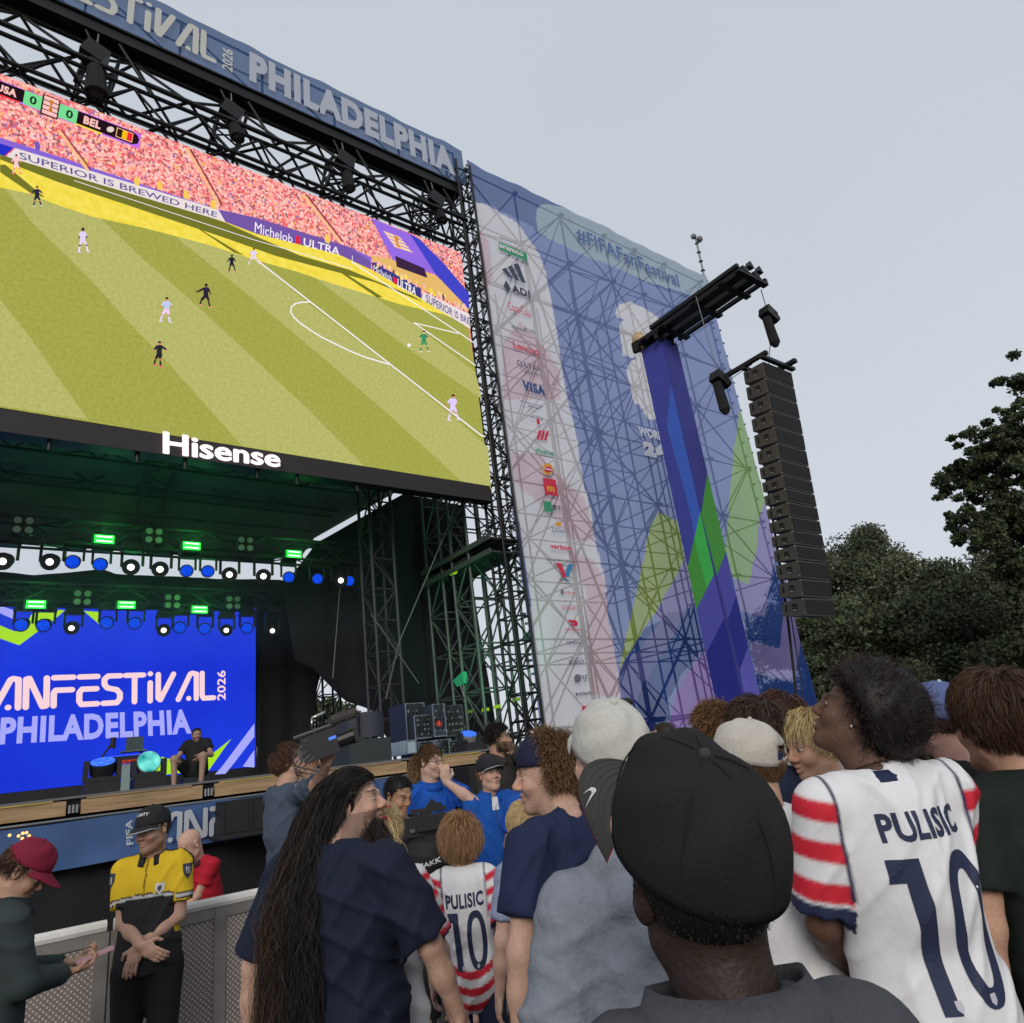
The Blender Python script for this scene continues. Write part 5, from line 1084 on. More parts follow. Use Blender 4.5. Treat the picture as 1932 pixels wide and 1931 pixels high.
# ================================================================== people: continuous surfaces grown from a distance field
def rotm(yaw=0, pitch=0, roll=0):
    """yaw about Z (left +), pitch about X (up +), roll about Y; degrees"""
    a, b_, c = [math.radians(v) for v in (yaw, pitch, roll)]
    Rz = np.array([[math.cos(a), -math.sin(a), 0], [math.sin(a), math.cos(a), 0], [0, 0, 1]])
    Rx = np.array([[1, 0, 0], [0, math.cos(b_), -math.sin(b_)], [0, math.sin(b_), math.cos(b_)]])
    Ry = np.array([[math.cos(c), 0, math.sin(c)], [0, 1, 0], [-math.sin(c), 0, math.cos(c)]])
    return Rz @ Rx @ Ry
class Field:
    def __init__(s): s.p = []
    def rc(s, a, b, r1, r2=None, k=.02, op=1, flat=False):
        a = np.array(a, float); b = np.array(b, float); r2 = r1 if r2 is None else r2; R = max(r1, r2)
        s.p.append(('rc', a, b, r1, r2, flat, k, op, np.minimum(a, b) - R, np.maximum(a, b) + R)); return s
    def el(s, c, r, R=None, k=.02, op=1):
        c = np.array(c, float); r = np.array(r, float) if not np.isscalar(r) else np.array([r, r, r], float); R = np.eye(3) if R is None else R
        m = np.sqrt(((R * r) ** 2).sum(1)); s.p.append(('el', c, r, R, None, None, k, op, c - m, c + m)); return s
    def axes(s, h, fine=()):
        lo = np.min([q[8] for q in s.p if q[7] > 0], 0) - .03; hi = np.max([q[9] for q in s.p if q[7] > 0], 0) + .03; A = []
        for i in range(3):
            x = [lo[i]]
            while x[-1] < hi[i]:
                st = h
                for fl, fh, hh in fine:
                    if fl[i] - h * .5 <= x[-1] <= fh[i]: st = min(st, hh)
                x.append(x[-1] + st)
            A.append(np.array(x, np.float32))
        return A
    def mesh(s, h, fine=(), disp=None, cut=None):
        X, Y, Z = s.axes(h, fine); d = np.full((len(X), len(Y), len(Z)), .08, np.float32)
        for (ty, a, b, c, e, fl, k, op, lo, hi) in s.p:
            mg = .045 + k; i0, i1 = np.searchsorted(X, lo[0] - mg), np.searchsorted(X, hi[0] + mg); j0, j1 = np.searchsorted(Y, lo[1] - mg), np.searchsorted(Y, hi[1] + mg); k0, k1 = np.searchsorted(Z, lo[2] - mg), np.searchsorted(Z, hi[2] + mg)
            if i1 <= i0 or j1 <= j0 or k1 <= k0: continue
            gx = X[i0:i1, None, None]; gy = Y[None, j0:j1, None]; gz = Z[None, None, k0:k1]
            if ty == 'rc':
                ab = b - a; L2 = max(float(ab @ ab), 1e-9); px, py, pz = gx - a[0], gy - a[1], gz - a[2]
                tt = (px * ab[0] + py * ab[1] + pz * ab[2]) / L2; t = np.clip(tt, 0, 1)
                q = np.sqrt((px - t * ab[0]) ** 2 + (py - t * ab[1]) ** 2 + (pz - t * ab[2]) ** 2) - (c + (e - c) * t)
                if fl: q = np.maximum(q, (tt - 1) * math.sqrt(L2))
            else:
                r, R = b, c; px, py, pz = gx - a[0], gy - a[1], gz - a[2]
                u = [(px * R[0, m] + py * R[1, m] + pz * R[2, m]) / r[m] for m in range(3)]
                k0_ = np.sqrt(u[0] ** 2 + u[1] ** 2 + u[2] ** 2) + 1e-6; k1_ = np.sqrt((u[0] / r[0]) ** 2 + (u[1] / r[1]) ** 2 + (u[2] / r[2]) ** 2) + 1e-6
                q = k0_ * (k0_ - 1) / k1_
            sub = d[i0:i1, j0:j1, k0:k1]
            if op > 0: hh = np.maximum(k - np.abs(sub - q), 0) / k; sub[...] = np.minimum(sub, q) - hh * hh * k * .25
            else: q = -q; hh = np.maximum(k - np.abs(sub - q), 0) / k; sub[...] = np.maximum(sub, q) + hh * hh * k * .25
        if disp is not None: d += disp(X[:, None, None], Y[None, :, None], Z[None, None, :]).astype(np.float32)
        if cut is not None: d = np.maximum(d, cut(X[:, None, None], Y[None, :, None], Z[None, None, :]))
        return nets(d, X, Y, Z)
def nets(d, X, Y, Z):
    s = d < 0; s[0] = s[-1] = False; s[:, 0] = s[:, -1] = False; s[:, :, 0] = s[:, :, -1] = False
    n = np.zeros((s.shape[0] - 1, s.shape[1] - 1, s.shape[2] - 1), np.int8)
    for a in (0, 1):
        for b in (0, 1):
            for c in (0, 1): n += s[a:s.shape[0] - 1 + a, b:s.shape[1] - 1 + b, c:s.shape[2] - 1 + c]
    act = (n > 0) & (n < 8); I, J, K = np.nonzero(act); idx = np.full(act.shape, -1, np.int32); idx[I, J, K] = np.arange(len(I))
    C = [(a, b, c) for a in (0, 1) for b in (0, 1) for c in (0, 1)]
    val = np.stack([d[I + a, J + b, K + c] for a, b, c in C], 1); sg = np.stack([s[I + a, J + b, K + c] for a, b, c in C], 1)
    P0 = np.stack([X[I], Y[J], Z[K]], 1); SZ = np.stack([X[I + 1] - X[I], Y[J + 1] - Y[J], Z[K + 1] - Z[K]], 1)
    acc = np.zeros((len(I), 3)); cnt = np.zeros(len(I))
    for e0 in range(8):
        for ax, bit in ((0, 4), (1, 2), (2, 1)):
            if e0 & bit: continue
            e1 = e0 | bit; m = sg[:, e0] != sg[:, e1]
            v0, v1 = val[:, e0], val[:, e1]; dn = v0 - v1; t = np.where(np.abs(dn) > 1e-9, v0 / np.where(np.abs(dn) < 1e-9, 1, dn), .5); t = np.clip(t, 0, 1)
            q = np.tile(np.array(C[e0], float), (len(I), 1)); q[:, ax] = t
            acc += np.where(m[:, None], q, 0); cnt += m
    V = P0 + acc / np.maximum(cnt, 1)[:, None] * SZ; F = []
    for ax in range(3):
        sl0 = [slice(None)] * 3; sl1 = [slice(None)] * 3; sl0[ax] = slice(0, -1); sl1[ax] = slice(1, None)
        a = s[tuple(sl0)]; b = s[tuple(sl1)]; i, j, k = np.nonzero(a != b); fl = a[i, j, k]
        o1, o2 = [(1, 2), (2, 0), (0, 1)][ax]; g = np.stack([i, j, k], 1)
        def cell(da, db):
            q = g.copy(); q[:, o1] -= da; q[:, o2] -= db; return idx[q[:, 0], q[:, 1], q[:, 2]]
        ok = (g[:, o1] > 0) & (g[:, o2] > 0) & (g[:, o1] < idx.shape[o1]) & (g[:, o2] < idx.shape[o2]); g = g[ok]; fl = fl[ok]
        q = np.stack([cell(1, 1), cell(0, 1), cell(0, 0), cell(1, 0)], 1); q[~fl] = q[~fl][:, ::-1]; F.append(q)
    F = np.concatenate(F); return V, F[(F >= 0).all(1)]
def skin_mat(name, rough=.55, sss=.0):
    m = mat(name, (.5, .3, .2), rough, attr='Col', nscale=38, namt=.10, bump=.2, bscale=120, spec=.3); b_ = m.node_tree.nodes['Principled BSDF']; b_.inputs['Subsurface Weight'].default_value = .12; b_.inputs['Subsurface Radius'].default_value = (.012, .004, .002); b_.inputs['Subsurface Scale'].default_value = 1.0; return m
SKIN = skin_mat('skin'); HAIR = mat('hair', (.05, .03, .02), .55, attr='Col', spec=.3)
CLO = {}
def cloth(name, col=None, rough=.85, bump=.35, bscale=6, wv=.0, namt=.06, nscale=60, spec=.2):
    return mat(name, col or (.5, .5, .5), rough, nscale=nscale, namt=namt, bump=bump, bscale=bscale, attr=None if col else 'Col', spec=spec)
WEAVE = cloth('cloth_printed', None, .8, .3, 9, nscale=140, namt=.05)
class Person:
    def __init__(s, label, head, D, face, body=None, pitch=0, roll=0, skin=(.52, .33, .24), build=1.0, lean=0.0, hs=1.0, q=2, group='spectators in the crowd', male=True, on=0.0, hz=None, neck=.0, Hfix=None):
        s.hc = onD(head[0], head[1], D); s.q = q; s.hs = hs; s.skin = np.array(skin)
        s.fy = face - 90; s.by = (body if body is not None else face) - 90; s.Rb = rotm(s.by); s.Rh = rotm(s.fy, pitch, roll)
        s.H = Hfix or (s.hc[2] - on) / (.93 - .0) ; s.s = s.H / 1.75; k = s.s; s.bw = build; s.lean = lean
        fwd = lean * .6 + neck; s.root = s.hc - s.Rb @ np.array([0, fwd + .02, 0]); s.root[2] = on
        s.t = thing('person', label, 'person', tuple(s.root), group)
        s.body = Field(); s.fine = []
        s.male = male
        g = lambda x, y, z: s.W(x, y + lean * max(0, (z - .95)) * 1.0, z)
        s.sh = [g(-.153 * build, -.01, 1.418), g(.153 * build, -.01, 1.418)]; s.nb = g(0, -.015, 1.46); s.g = g
        s.hipz = .93
    def W(s, x, y, z): return s.root + s.Rb @ (np.array([x, y, z]) * s.s)
    def Hd(s, p): return s.hc + s.Rh @ (np.array(p, float) * s.hs)
    # ---------------- head
    def head(s, nose=1.0, jaw=1.0, mouth=True):
        B = s.body; R = s.Rh; h = s.hs; H = s.Hd
        def el(c, r, k=.012, op=1, R2=None): B.el(H(c), np.array(r) * h, R if R2 is None else R @ R2, k * h, op)
        def rc(a, b, r1, r2, k=.012, op=1): B.rc(H(a), H(b), r1 * h, r2 * h, k * h, op)
        el((0, -.014, .032), (.0755, .096, .086)); el((0, .022, -.03), (.062, .066, .083), .02)
        rc((0, .06, -.096), (0, .07, -.098), .021 * jaw, .019 * jaw, .025)
        rc((-.05, .0, -.062), (-.015, .062, -.098), .018 * jaw, .017 * jaw, .025); rc((.05, .0, -.062), (.015, .062, -.098), .018 * jaw, .017 * jaw, .025)
        el((-.036, .062, -.03), (.022, .022, .024), .02); el((.036, .062, -.03), (.022, .022, .024), .02)
        rc((-.036, .073, .028), (-.006, .088, .022), .009, .009, .014); rc((.036, .073, .028), (.006, .088, .022), .009, .009, .014)
        el((-.031, .098, .006), (.017, .018, .012), .012, -1); el((.031, .098, .006), (.017, .018, .012), .012, -1)
        el((-.031, .0735, .005), (.0145, .0135, .012), .004); el((.031, .0735, .005), (.0145, .0135, .012), .004)
        rc((0, .088, .012), (0, .106 * (.94 + .06 * nose), -.022), .007, .0105 * nose, .012); el((-.011, .096, -.03), (.009, .011, .008), .008); el((.011, .096, -.03), (.009, .011, .008), .008)
        rc((-.018, .081, -.055), (0, .091, -.053), .006, .007, .008); rc((.018, .081, -.055), (0, .091, -.053), .006, .007, .008)
        rc((-.015, .081, -.067), (0, .089, -.069), .006, .008, .008); rc((.015, .081, -.067), (0, .089, -.069), .006, .008, .008)
        rc((-.02, .094, -.0605), (.02, .094, -.0605), .0028, .0028, .004, -1)
        for sx in (-1, 1):
            el((sx * .076, -.012, -.004), (.009, .019, .031), .008, 1, rotm(-sx * 18, 8, 0)); el((sx * .078, -.016, .018), (.008, .014, .012), .006)
            el((sx * .086, -.006, .002), (.008, .010, .017), .005, -1, rotm(-sx * 18, 8, 0))
        nb = s.nb; B.rc(H((0, -.03, -.05)), nb + (H((0, -.03, -.05)) - nb) * .1, .052 * h, .060 * s.s * (.9 + .1 * s.bw), .03)
        B.rc(H((0, .015, -.075)), nb, .042 * h, .055 * s.s, .03)
        m = .135 * h; hh = {1: .0062, 2: .0044, 3: .0034}[s.q]; s.fine.append((s.hc - m, s.hc + m, hh)); return s
    def arm(s, side, hand, out=.3, back=-.3, handdir=None, palm=None, curl=.5, drop=0, r=1.0, draw_hand=True):
        """side -1 left arm / +1 right arm (of the person); hand given in body units"""
        i = 0 if side < 0 else 1; A = s.sh[i]; W_ = s.W(*hand) if len(hand) == 3 else hand[0]; L1, L2 = .285 * s.s, .255 * s.s; v = W_ - A; D = np.linalg.norm(v)
        if D > (L1 + L2) * .985: W_ = A + v / D * (L1 + L2) * .985; v = W_ - A; D = np.linalg.norm(v)
        a = (L1 ** 2 - L2 ** 2 + D * D) / (2 * D); hgt = math.sqrt(max(L1 ** 2 - a * a, 1e-6)); u = v / D
        hint = s.Rb @ np.array([side * out, back, -.6 + drop]); hint -= u * (hint @ u); hint /= np.linalg.norm(hint); E_ = A + u * a + hint * hgt
        B = s.body; bw = .85 + .15 * s.bw; bw *= r
        B.rc(A, E_, .050 * s.s * bw, .038 * s.s * bw, .03); B.rc(E_, E_ + (W_ - E_) * .45, .039 * s.s * bw, .038 * s.s * bw, .02); B.rc(E_ + (W_ - E_) * .4, W_, .038 * s.s * bw, .024 * s.s, .02)
        if not hasattr(s, 'arms'): s.arms = {}
        s.arms[side] = (A, E_, W_)
        if draw_hand:
            d = (W_ - E_) / np.linalg.norm(W_ - E_); d = d if handdir is None else np.array(handdir, float) / np.linalg.norm(handdir)
            pn = s.Rb @ np.array([-side * 1.0, 0, 0.]) if palm is None else np.array(palm, float); pn = pn - d * (pn @ d); pn /= np.linalg.norm(pn); s.hand(W_, d, pn, side, curl)
        return s
    def hand(s, W_, d, pn, side, curl):
        B = s.body; k = s.s; sd = np.cross(d, pn) * (1 if side > 0 else -1)      # sd points to the thumb side
        pc = W_ + d * .045 * k; Rm = np.stack([sd, d, pn], 1); B.el(pc, np.array([.041, .05, .017]) * k, Rm, .015)
        for f_, (o, L_, r) in enumerate(((.030, .075, .0092), (.011, .083, .0095), (-.009, .077, .0092), (-.028, .060, .0082))):
            p = W_ + d * .083 * k + sd * o * k; ang = curl * (.5 + .08 * f_); dd = d
            for seg, fr in enumerate((.45, .32, .23)):
                ang_ = ang * (1 + .25 * seg); dd = dd * math.cos(ang_) + pn * math.sin(ang_) if seg == 0 else dd * math.cos(ang_ * .9) + np.cross(np.cross(dd, pn if seg == 1 else -d), dd) * 0 + pn_rot(dd, d, pn) * math.sin(ang_ * .9)
                dd /= np.linalg.norm(dd); q = p + dd * L_ * fr * k; B.rc(p, q, r * k * (1 - .06 * seg), r * k * (.94 - .06 * seg), .005); p = q
        p = W_ + d * .02 * k + sd * .03 * k; q = p + (d * .6 + sd * .75 + pn * .25) * .042 * k; B.rc(p, q, .013 * k, .0105 * k, .012)
        B.rc(q, q + (d * .85 + sd * .15 + pn * (.3 + .3 * curl)) * .034 * k, .0105 * k, .009 * k, .006)
        m = .10 * k; c = W_ + d * .07 * k; s.fine.append((c - m * .95, c + m * .95, {1: .009, 2: .0062, 3: .005}[s.q])); return s
    def legs(s, wide=.1):
        B = s.body; k = s.s
        for x in (-wide, wide):
            B.rc(s.W(x, 0, .88), s.W(x * 1.05, .01, .5), .085 * k * s.bw, .055 * k, .03); B.rc(s.W(x * 1.05, .01, .5), s.W(x * 1.1, -.02, .08), .055 * k, .036 * k, .03); B.rc(s.W(x * 1.1, -.04, .035), s.W(x * 1.2, .13, .03), .036 * k, .03 * k, .02)
        B.el(s.W(0, 0, .95), np.array([.15, .11, .13]) * k * s.bw, s.Rb, .05); B.el(s.g(0, 0, 1.22), np.array([.14 * s.bw, .09, .2]) * k, s.Rb, .05); B.rc(s.sh[0], s.sh[1], .045 * k, None, .04); return s
    def finish(s, marks=None, lips=(.45, .16, .13), brow=(.05, .03, .02), stubble=0., iris=True, h=.016):
        V, F = s.body.mesh(h, s.fine); s.V = V; L_ = (V - s.hc) @ s.Rh / s.hs; x, y, z = L_.T; C = np.tile(s.skin, (len(V), 1)).astype(float)
        nz = np.random.default_rng(3).normal(0, .02, len(V)); C *= (1 + nz)[:, None]; near = (np.abs(L_) < .14).all(1) & (y > 0)
        def bl(m, col, a=1.0): m = (np.clip(m, 0, 1) * a * near)[:, None]; C[:] = C * (1 - m) + np.array(col) * m
        red = s.skin * [1.15, .82, .78]; g = lambda cx, cz, sx, sz: np.exp(-((np.abs(x) - cx) / sx) ** 2 - ((z - cz) / sz) ** 2)
        bl(g(.038, -.028, .018, .018), red, .45); bl(g(0, -.025, .014, .014), red, .45)
        bl((g(0, -.061, .019, .0095) > .42) & (y > .078), lips, .75)
        bl(g(.033, .0295, .017, .0048) > .35, brow, .8)
        bl(g(.031, .012, .016, .006), s.skin * .45, .5)
        if iris:
            bl((((np.abs(x) - .031) / .0125) ** 2 + ((z - .004) / .0052) ** 2 < 1) & (y > .07), np.minimum((.55, .52, .50), s.skin * 2.2 + .12), .9); bl(((np.abs(x) - .030) ** 2 + (z - .004) ** 2 < .0048 ** 2) & (y > .07), (.03, .02, .015), 1.0)
            bl((((np.abs(x) - .031) / .016) ** 2 + ((z - .0105) / .0022) ** 2 < 1) & (y > .07), (.04, .02, .015), .8)
        if stubble:
            m = ((z < -.035) & (z > -.125) & (y > -.02)) * 1.0; m *= np.clip(1 - np.exp(-((np.abs(x)) / .016) ** 2 - ((z + .061) / .010) ** 2) * 1.4, 0, 1); C[:] = C * (1 - (m * stubble)[:, None]) + np.array(brow) * (m * stubble)[:, None]
        C[:] = np.clip(C, .004, 1)
        if marks: marks(V, C)
        s.bo = mesh_obj('body', V, F, SKIN, s.t, smooth=True, colors=C); return s
    # ---------------- clothes
    def shirt(s, sleeve=.55, fit=.016, hem=.84, color=(.1, .1, .1), m=None, colorfn=None, name='shirt', folds=.006, h=None, neck=0.0, belly=0.0, flare=1.0, sr=1.0, tank=False, seed=0, extra=None):
        A = Field(); k = s.s; bw = s.bw; g = s.g; Rb = s.Rb
        A.el(g(0, -.005, 1.27), np.array([.152 * bw, .106 * (.7 + .3 * bw), .19]) * k + fit, Rb, .05)
        A.el(g(0, .012 + belly * .5, 1.06), np.array([.142 * bw, .110 * (.6 + .4 * bw) + belly, .20]) * k + fit, Rb, .06)
        A.el(g(0, 0, .92), np.array([.153 * bw * flare, .122 * (.7 + .3 * bw) * flare, .15]) * k + fit, Rb, .06)
        A.rc(s.sh[0] * .85 + s.sh[1] * .15, s.sh[1] * .85 + s.sh[0] * .15, .056 * k + fit * .5, None, .05)
        for i in (0, 1): A.rc(s.sh[i], s.nb + (s.sh[i] - s.nb) * .25 + [0, 0, .005], .05 * k + fit * .4, .048 * k + fit * .2, .04)
        A.rc(g(0, -.04, 1.40), g(0, -.05, 1.2), .075 * k + fit, .08 * k + fit, .06)
        if not tank:
            for side in getattr(s, 'arms', {}):
                a, e, w = s.arms[side]; rr = (.85 + .15 * bw) * sr
                if sleeve <= 1:
                    b = a + (e - a) * max(sleeve, .2) * (1.0) ; A.rc(a, b, .060 * k * rr + fit * .6, .053 * k * rr + fit * 1.1, .03, flat=True)
                else:
                    A.rc(a, e, .060 * k * rr + fit * .6, .046 * k * rr + fit, .03); A.rc(e, e + (w - e) * (sleeve - 1), .046 * k * rr + fit, .034 * k + fit * .8, .02, flat=True)
        n3 = s.Hd((0, .015, -.09)); A.rc(s.nb + [0, 0, .012], s.nb + (n3 - s.nb) * 1.3 + [0, 0, .06], .060 * k + neck, .08 * k + neck, .01, -1)
        if extra: extra(A)
        root = s.root; rng = np.random.default_rng(seed + 11); ph = rng.random(8) * 6.3
        def disp(X, Y, Z):
            x = (X - root[0]) * Rb[0, 0] + (Y - root[1]) * Rb[1, 0]; y = (X - root[0]) * Rb[0, 1] + (Y - root[1]) * Rb[1, 1]; z = Z / 1.0
            w = np.sin(7 * z + 5 * x + ph[0]) * .8 + np.sin(4 * y + 9 * z + ph[1]) * .6
            rg = lambda q_: np.exp(-(np.sin(q_) / .42) ** 2)
            m1 = np.clip(np.sin(3.7 * z + 5.3 * x + ph[5]) * .7 + .5, 0, 1); m2 = np.clip(np.sin(6.1 * z - 4.3 * x + ph[6]) * .8 + .4, 0, 1); m3 = np.clip(np.sin(9.0 * x + 2.2 * z + ph[7]) * .8 + .3, 0, 1)
            f_ = rg(24 * z + 17 * np.abs(x) + 1.5 * w + ph[2]) * m1 + rg(30 * x - 9 * z + 1.6 * w + ph[3]) * .8 * m2 + rg(15 * z - 26 * np.abs(x) + 8 * y + 1.8 * w + ph[4]) * .9 * m3
            return folds * (.45 - f_)
        hz = root[2] + hem * k
        V, F = A.mesh(h or {1: .016, 2: .012, 3: .0085}[s.q], disp=disp if folds else None, cut=lambda X, Y, Z: hz - Z + 0 * X + 0 * Y)
        L_ = (V - root) @ Rb / k
        if colorfn is not None: C = colorfn(s, V, L_)
        else: C = np.tile(np.array(color), (len(V), 1))
        s.so = mesh_obj(name, V, F, m or WEAVE, s.t, smooth=True, colors=C); s.sV, s.sF = V, F; return s
    def pants(s, color=(.02, .02, .025), short=False, m=None):
        A = Field(); k = s.s; bw = s.bw; zz = .5 if short else .06
        for x in (-.095, .095): A.rc(s.W(x, 0, .86), s.W(x * 1.05, .01, .5), .098 * k * bw, .075 * k, .03, flat=short); 
        if not short:
            for x in (-.1, .1): A.rc(s.W(x, .01, .5), s.W(x * 1.1, -.02, .07), .075 * k, .062 * k, .03, flat=True)
        A.el(s.W(0, 0, .93), np.array([.165 * bw, .128 * (.7 + .3 * bw), .13]) * k, s.Rb, .05)
        V, F = A.mesh(.02); mesh_obj('trousers', V, F, m or WEAVE, s.t, smooth=True, colors=np.tile(np.array(color), (len(V), 1))); return s
    def collar(s, color, m=None, r=.066, hgt=.035, open_=.0, stripe=None, slope=.4):
        """folded collar round the neck"""
        k = s.s; n = 40; ax = s.Hd((0, .0, -.09)) - s.nb; ax = ax / np.linalg.norm(ax); c0 = s.nb + ax * .012 * k; R = s.Rb; V = []; F = []; C = []
        rows = [(.0, 1.12), (hgt, 1.0), (hgt * 1.15, 1.04), (hgt * .4, 1.2), (-hgt * .45, 1.34 + .0)]
        for i in range(n):
            a = 2 * math.pi * (i + .5) / n; fr = max(0, math.sin(a))
            for (z, rr) in rows:
                p = R @ np.array([math.cos(a) * r * rr * 1.05, math.sin(a) * r * rr * (1 + .2 * fr), z - .028 * fr * 1.0]) * k + c0
                V.append(p); C.append(stripe if stripe is not None and (z < -.0) else color)
        m_ = len(rows)
        for i in range(n):
            if open_ and abs((i + .5) / n - .25) < open_: continue
            j = (i + 1) % n
            for q in range(m_ - 1): F.append((i * m_ + q, j * m_ + q, j * m_ + q + 1, i * m_ + q + 1))
        o = mesh_obj('collar', V, F, m or WEAVE, s.t, smooth=True, colors=np.array(C)); sm = o.modifiers.new('t', 'SOLIDIFY'); sm.thickness = .003; return s
    # ---------------- hair
    def scalp(s, n, seed, front=.085, low=-.08, ear=.0, maxz=9, ymax=9):
        rng = np.random.default_rng(seed); out = []
        while sum(map(len, out)) < n:
            d = rng.normal(size=(n * 3, 3)); d /= np.linalg.norm(d, axis=1)[:, None]; p = d * [.0775, .098, .090] + [0, -.014, .030]
            lim = np.interp(p[:, 1], [-.115, -.06, -.025, .015, .04, .065, .09], [low, low * .85, low * .35 + ear, .012 + ear, .05, front - .012, front]); out.append(p[(p[:, 2] > lim) & (p[:, 2] + .25 * p[:, 1] < maxz) & (p[:, 1] < ymax)])
        p = np.concatenate(out)[:n]; nr = (p - [0, -.014, .030]) / np.array([.0775, .098, .090]) ** 2; nr /= np.linalg.norm(nr, axis=1)[:, None]; return p, nr
    def hair(s, kind, color, n=2500, length=.06, seed=1, width=.0011, var=.25, tipcol=None, front=.085, low=-.08, parting=None, puff=1.0, ear=.0, part='hair', base=True, colfn=None, maxz=9, ymax=9):
        rng = np.random.default_rng(seed); p, nr = s.scalp(n, seed, front, low, ear, maxz, ymax); K = {'short': 4, 'medium': 8, 'curly': 12, 'afro': 9, 'long': 14}[kind]
        P = np.zeros((n, K, 3)); P[:, 0] = p; L_ = length * (.7 + .5 * rng.random(n)); L_ = L_ * (np.interp(p[:, 1], [-.1, -.02, .08], [1.25, 1.05, .55]) if kind == 'afro' else (np.interp(p[:, 2], [-.07, .0, .06], [.30, .65, 1.0]) if kind == 'medium' else 1)); up = np.array([0, 0, 1.])
        crown = np.array([.01, -.055, .12]) if parting is None else np.array(parting); ctr = np.array([0, -.014, .030]); rad = np.array([.0775, .098, .090])
        rb = rng.normal(size=(n, 3)); ph = rng.random(n) * 6.28; gdir = np.linalg.inv(s.Rh) @ np.array([0, 0, -1.]); lift = rng.random(n)
        clump = np.sin(p[:, 0] * 90 + 3 * np.sin(p[:, 2] * 70)) * np.cos(p[:, 1] * 80 + 2 * np.sin(p[:, 0] * 60))
        for k in range(1, K):
            t = k / (K - 1); q = P[:, k - 1]; nn = (q - ctr) / rad ** 2; nn /= np.linalg.norm(nn, axis=1)[:, None]
            fl = q - crown; fl -= nn * (fl * nn).sum(1)[:, None]; fl /= np.linalg.norm(fl, axis=1)[:, None] + 1e-6
            if kind == 'short': d = nn * .9 + fl * .6 + rb * .12
            elif kind == 'medium': d = nn * (.5 * puff - .8 * t) + fl * 1.0 + gdir * .35 * t + rb * .11 + clump[:, None] * np.cross(nn, fl) * .55
            elif kind == 'curly': d = nn * (.75 * puff - .5 * t) + fl * .5 + gdir * .3 * t + rb * .3 + np.stack([np.cos(ph + k * 1.9), np.sin(ph * 1.7 + k * 1.9), np.cos(ph * 2.3 + k * 1.5)], 1) * 1.15
            elif kind == 'afro': d = nn * 1.0 + rb * .35 + np.stack([np.cos(ph + k * 2.2), np.sin(ph * 1.7 + k * 2.2), np.cos(ph * 2.3 + k * 1.9)], 1) * 1.0
            else: d = nn * (.35 * puff - .5 * t) + fl * .5 + gdir * 1.0 * t + rb * .08
            d /= np.linalg.norm(d, axis=1)[:, None]; P[:, k] = q + d * (L_ / (K - 1))[:, None]
            e = np.sqrt((((P[:, k] - ctr) / rad) ** 2).sum(1)); mn = 1.03 + ((.05 + .30 * lift * puff) * min(1, t * 2.2 + .15) * (length / .085) if kind in ('medium', 'curly') else .08 * t * lift); f_ = np.maximum(1, mn / e); P[:, k] = ctr + (P[:, k] - ctr) * f_[:, None]
        Wp = s.hc + (P * s.hs) @ s.Rh.T; s.ribbons(part, Wp, color, width * s.hs * 1.0, var, tipcol, seed, colfn=colfn)
        if base: s.haircap(color, front, low, ear, length, kind, maxz)
        return s
    def haircap(s, color, front, low, ear, length, kind, maxz=9):
        n, m = 40, 22; th = .09 * length if kind in ('medium', 'curly') else (.62 * length if kind == 'afro' else .22 * length); th = max(th, .004) * s.hs; V = []; F = []; H_ = []
        g_ = {'afro': .8, 'curly': .5}.get(kind, .3)
        for i in range(n):
            for j in range(m):
                a = 2 * math.pi * i / n; e = math.pi * .80 * j / (m - 1); d = np.array([math.sin(e) * math.cos(a), math.sin(e) * math.sin(a), math.cos(e)]); R0 = rotm(0, 28, 0); d = R0.T @ d if False else np.array([d[0], d[1] * math.cos(.55) - d[2] * math.sin(.55), d[1] * math.sin(.55) + d[2] * math.cos(.55)])
                p = d * [.0775, .098, .090] + [0, -.014, .030]; lim = np.interp(p[1], [-.115, -.06, -.025, .015, .04, .065, .09], [low, low * .85, low * .35 + ear, .012 + ear, .05, front - .012, front])
                fade = min(1, max(0, (p[2] - lim) / .02)); ok = p[2] > lim - .004 and p[2] + .25 * p[1] < maxz + .012; nz = 1 + .12 * math.sin(17 * a + 9 * e) * math.sin(11 * e + 3 * a); nz *= float(np.interp(p[1], [-.1, -.02, .08], [1.25, 1.05, .6])) if kind == 'afro' else 1
                V.append(s.Hd(p + d * (th / s.hs * fade * nz + (.001 if ok else -.004)))); H_.append(ok)
        for i in range(n):
            for j in range(m - 1):
                q = (i * m + j, i * m + j + 1, ((i + 1) % n) * m + j + 1, ((i + 1) % n) * m + j)
                if all(H_[v] for v in q): F.append(q)
        C = np.tile(np.array(color) * .7, (len(V), 1)); mesh_obj('hair_mass', V, F, HAIR, s.t, smooth=True, colors=C)
    def ribbons(s, name, P, color, width, var=.25, tipcol=None, seed=0, parent=None, taper=True, colfn=None):
        rng = np.random.default_rng(seed + 5); n, K = P.shape[:2]; T = np.gradient(P, axis=1); T /= np.linalg.norm(T, axis=2)[..., None] + 1e-9
        r = rng.normal(size=(n, 1, 3)); sd = np.cross(T, r); sd /= np.linalg.norm(sd, axis=2)[..., None] + 1e-9
        w = width * (np.linspace(1, .35, K) if taper else np.ones(K))[None, :, None]; V = np.stack([P - sd * w, P + sd * w], 2).reshape(-1, 3)
        b = (np.arange(n)[:, None] * K + np.arange(K - 1)[None, :]).ravel() * 2; F = np.stack([b, b + 1, b + 3, b + 2], 1)
        c = np.array(color)[None, :] * (1 + rng.normal(0, var, (n, 1))); c = np.clip(c, .002, 1); C = np.repeat(c[:, None, :], K, 1)
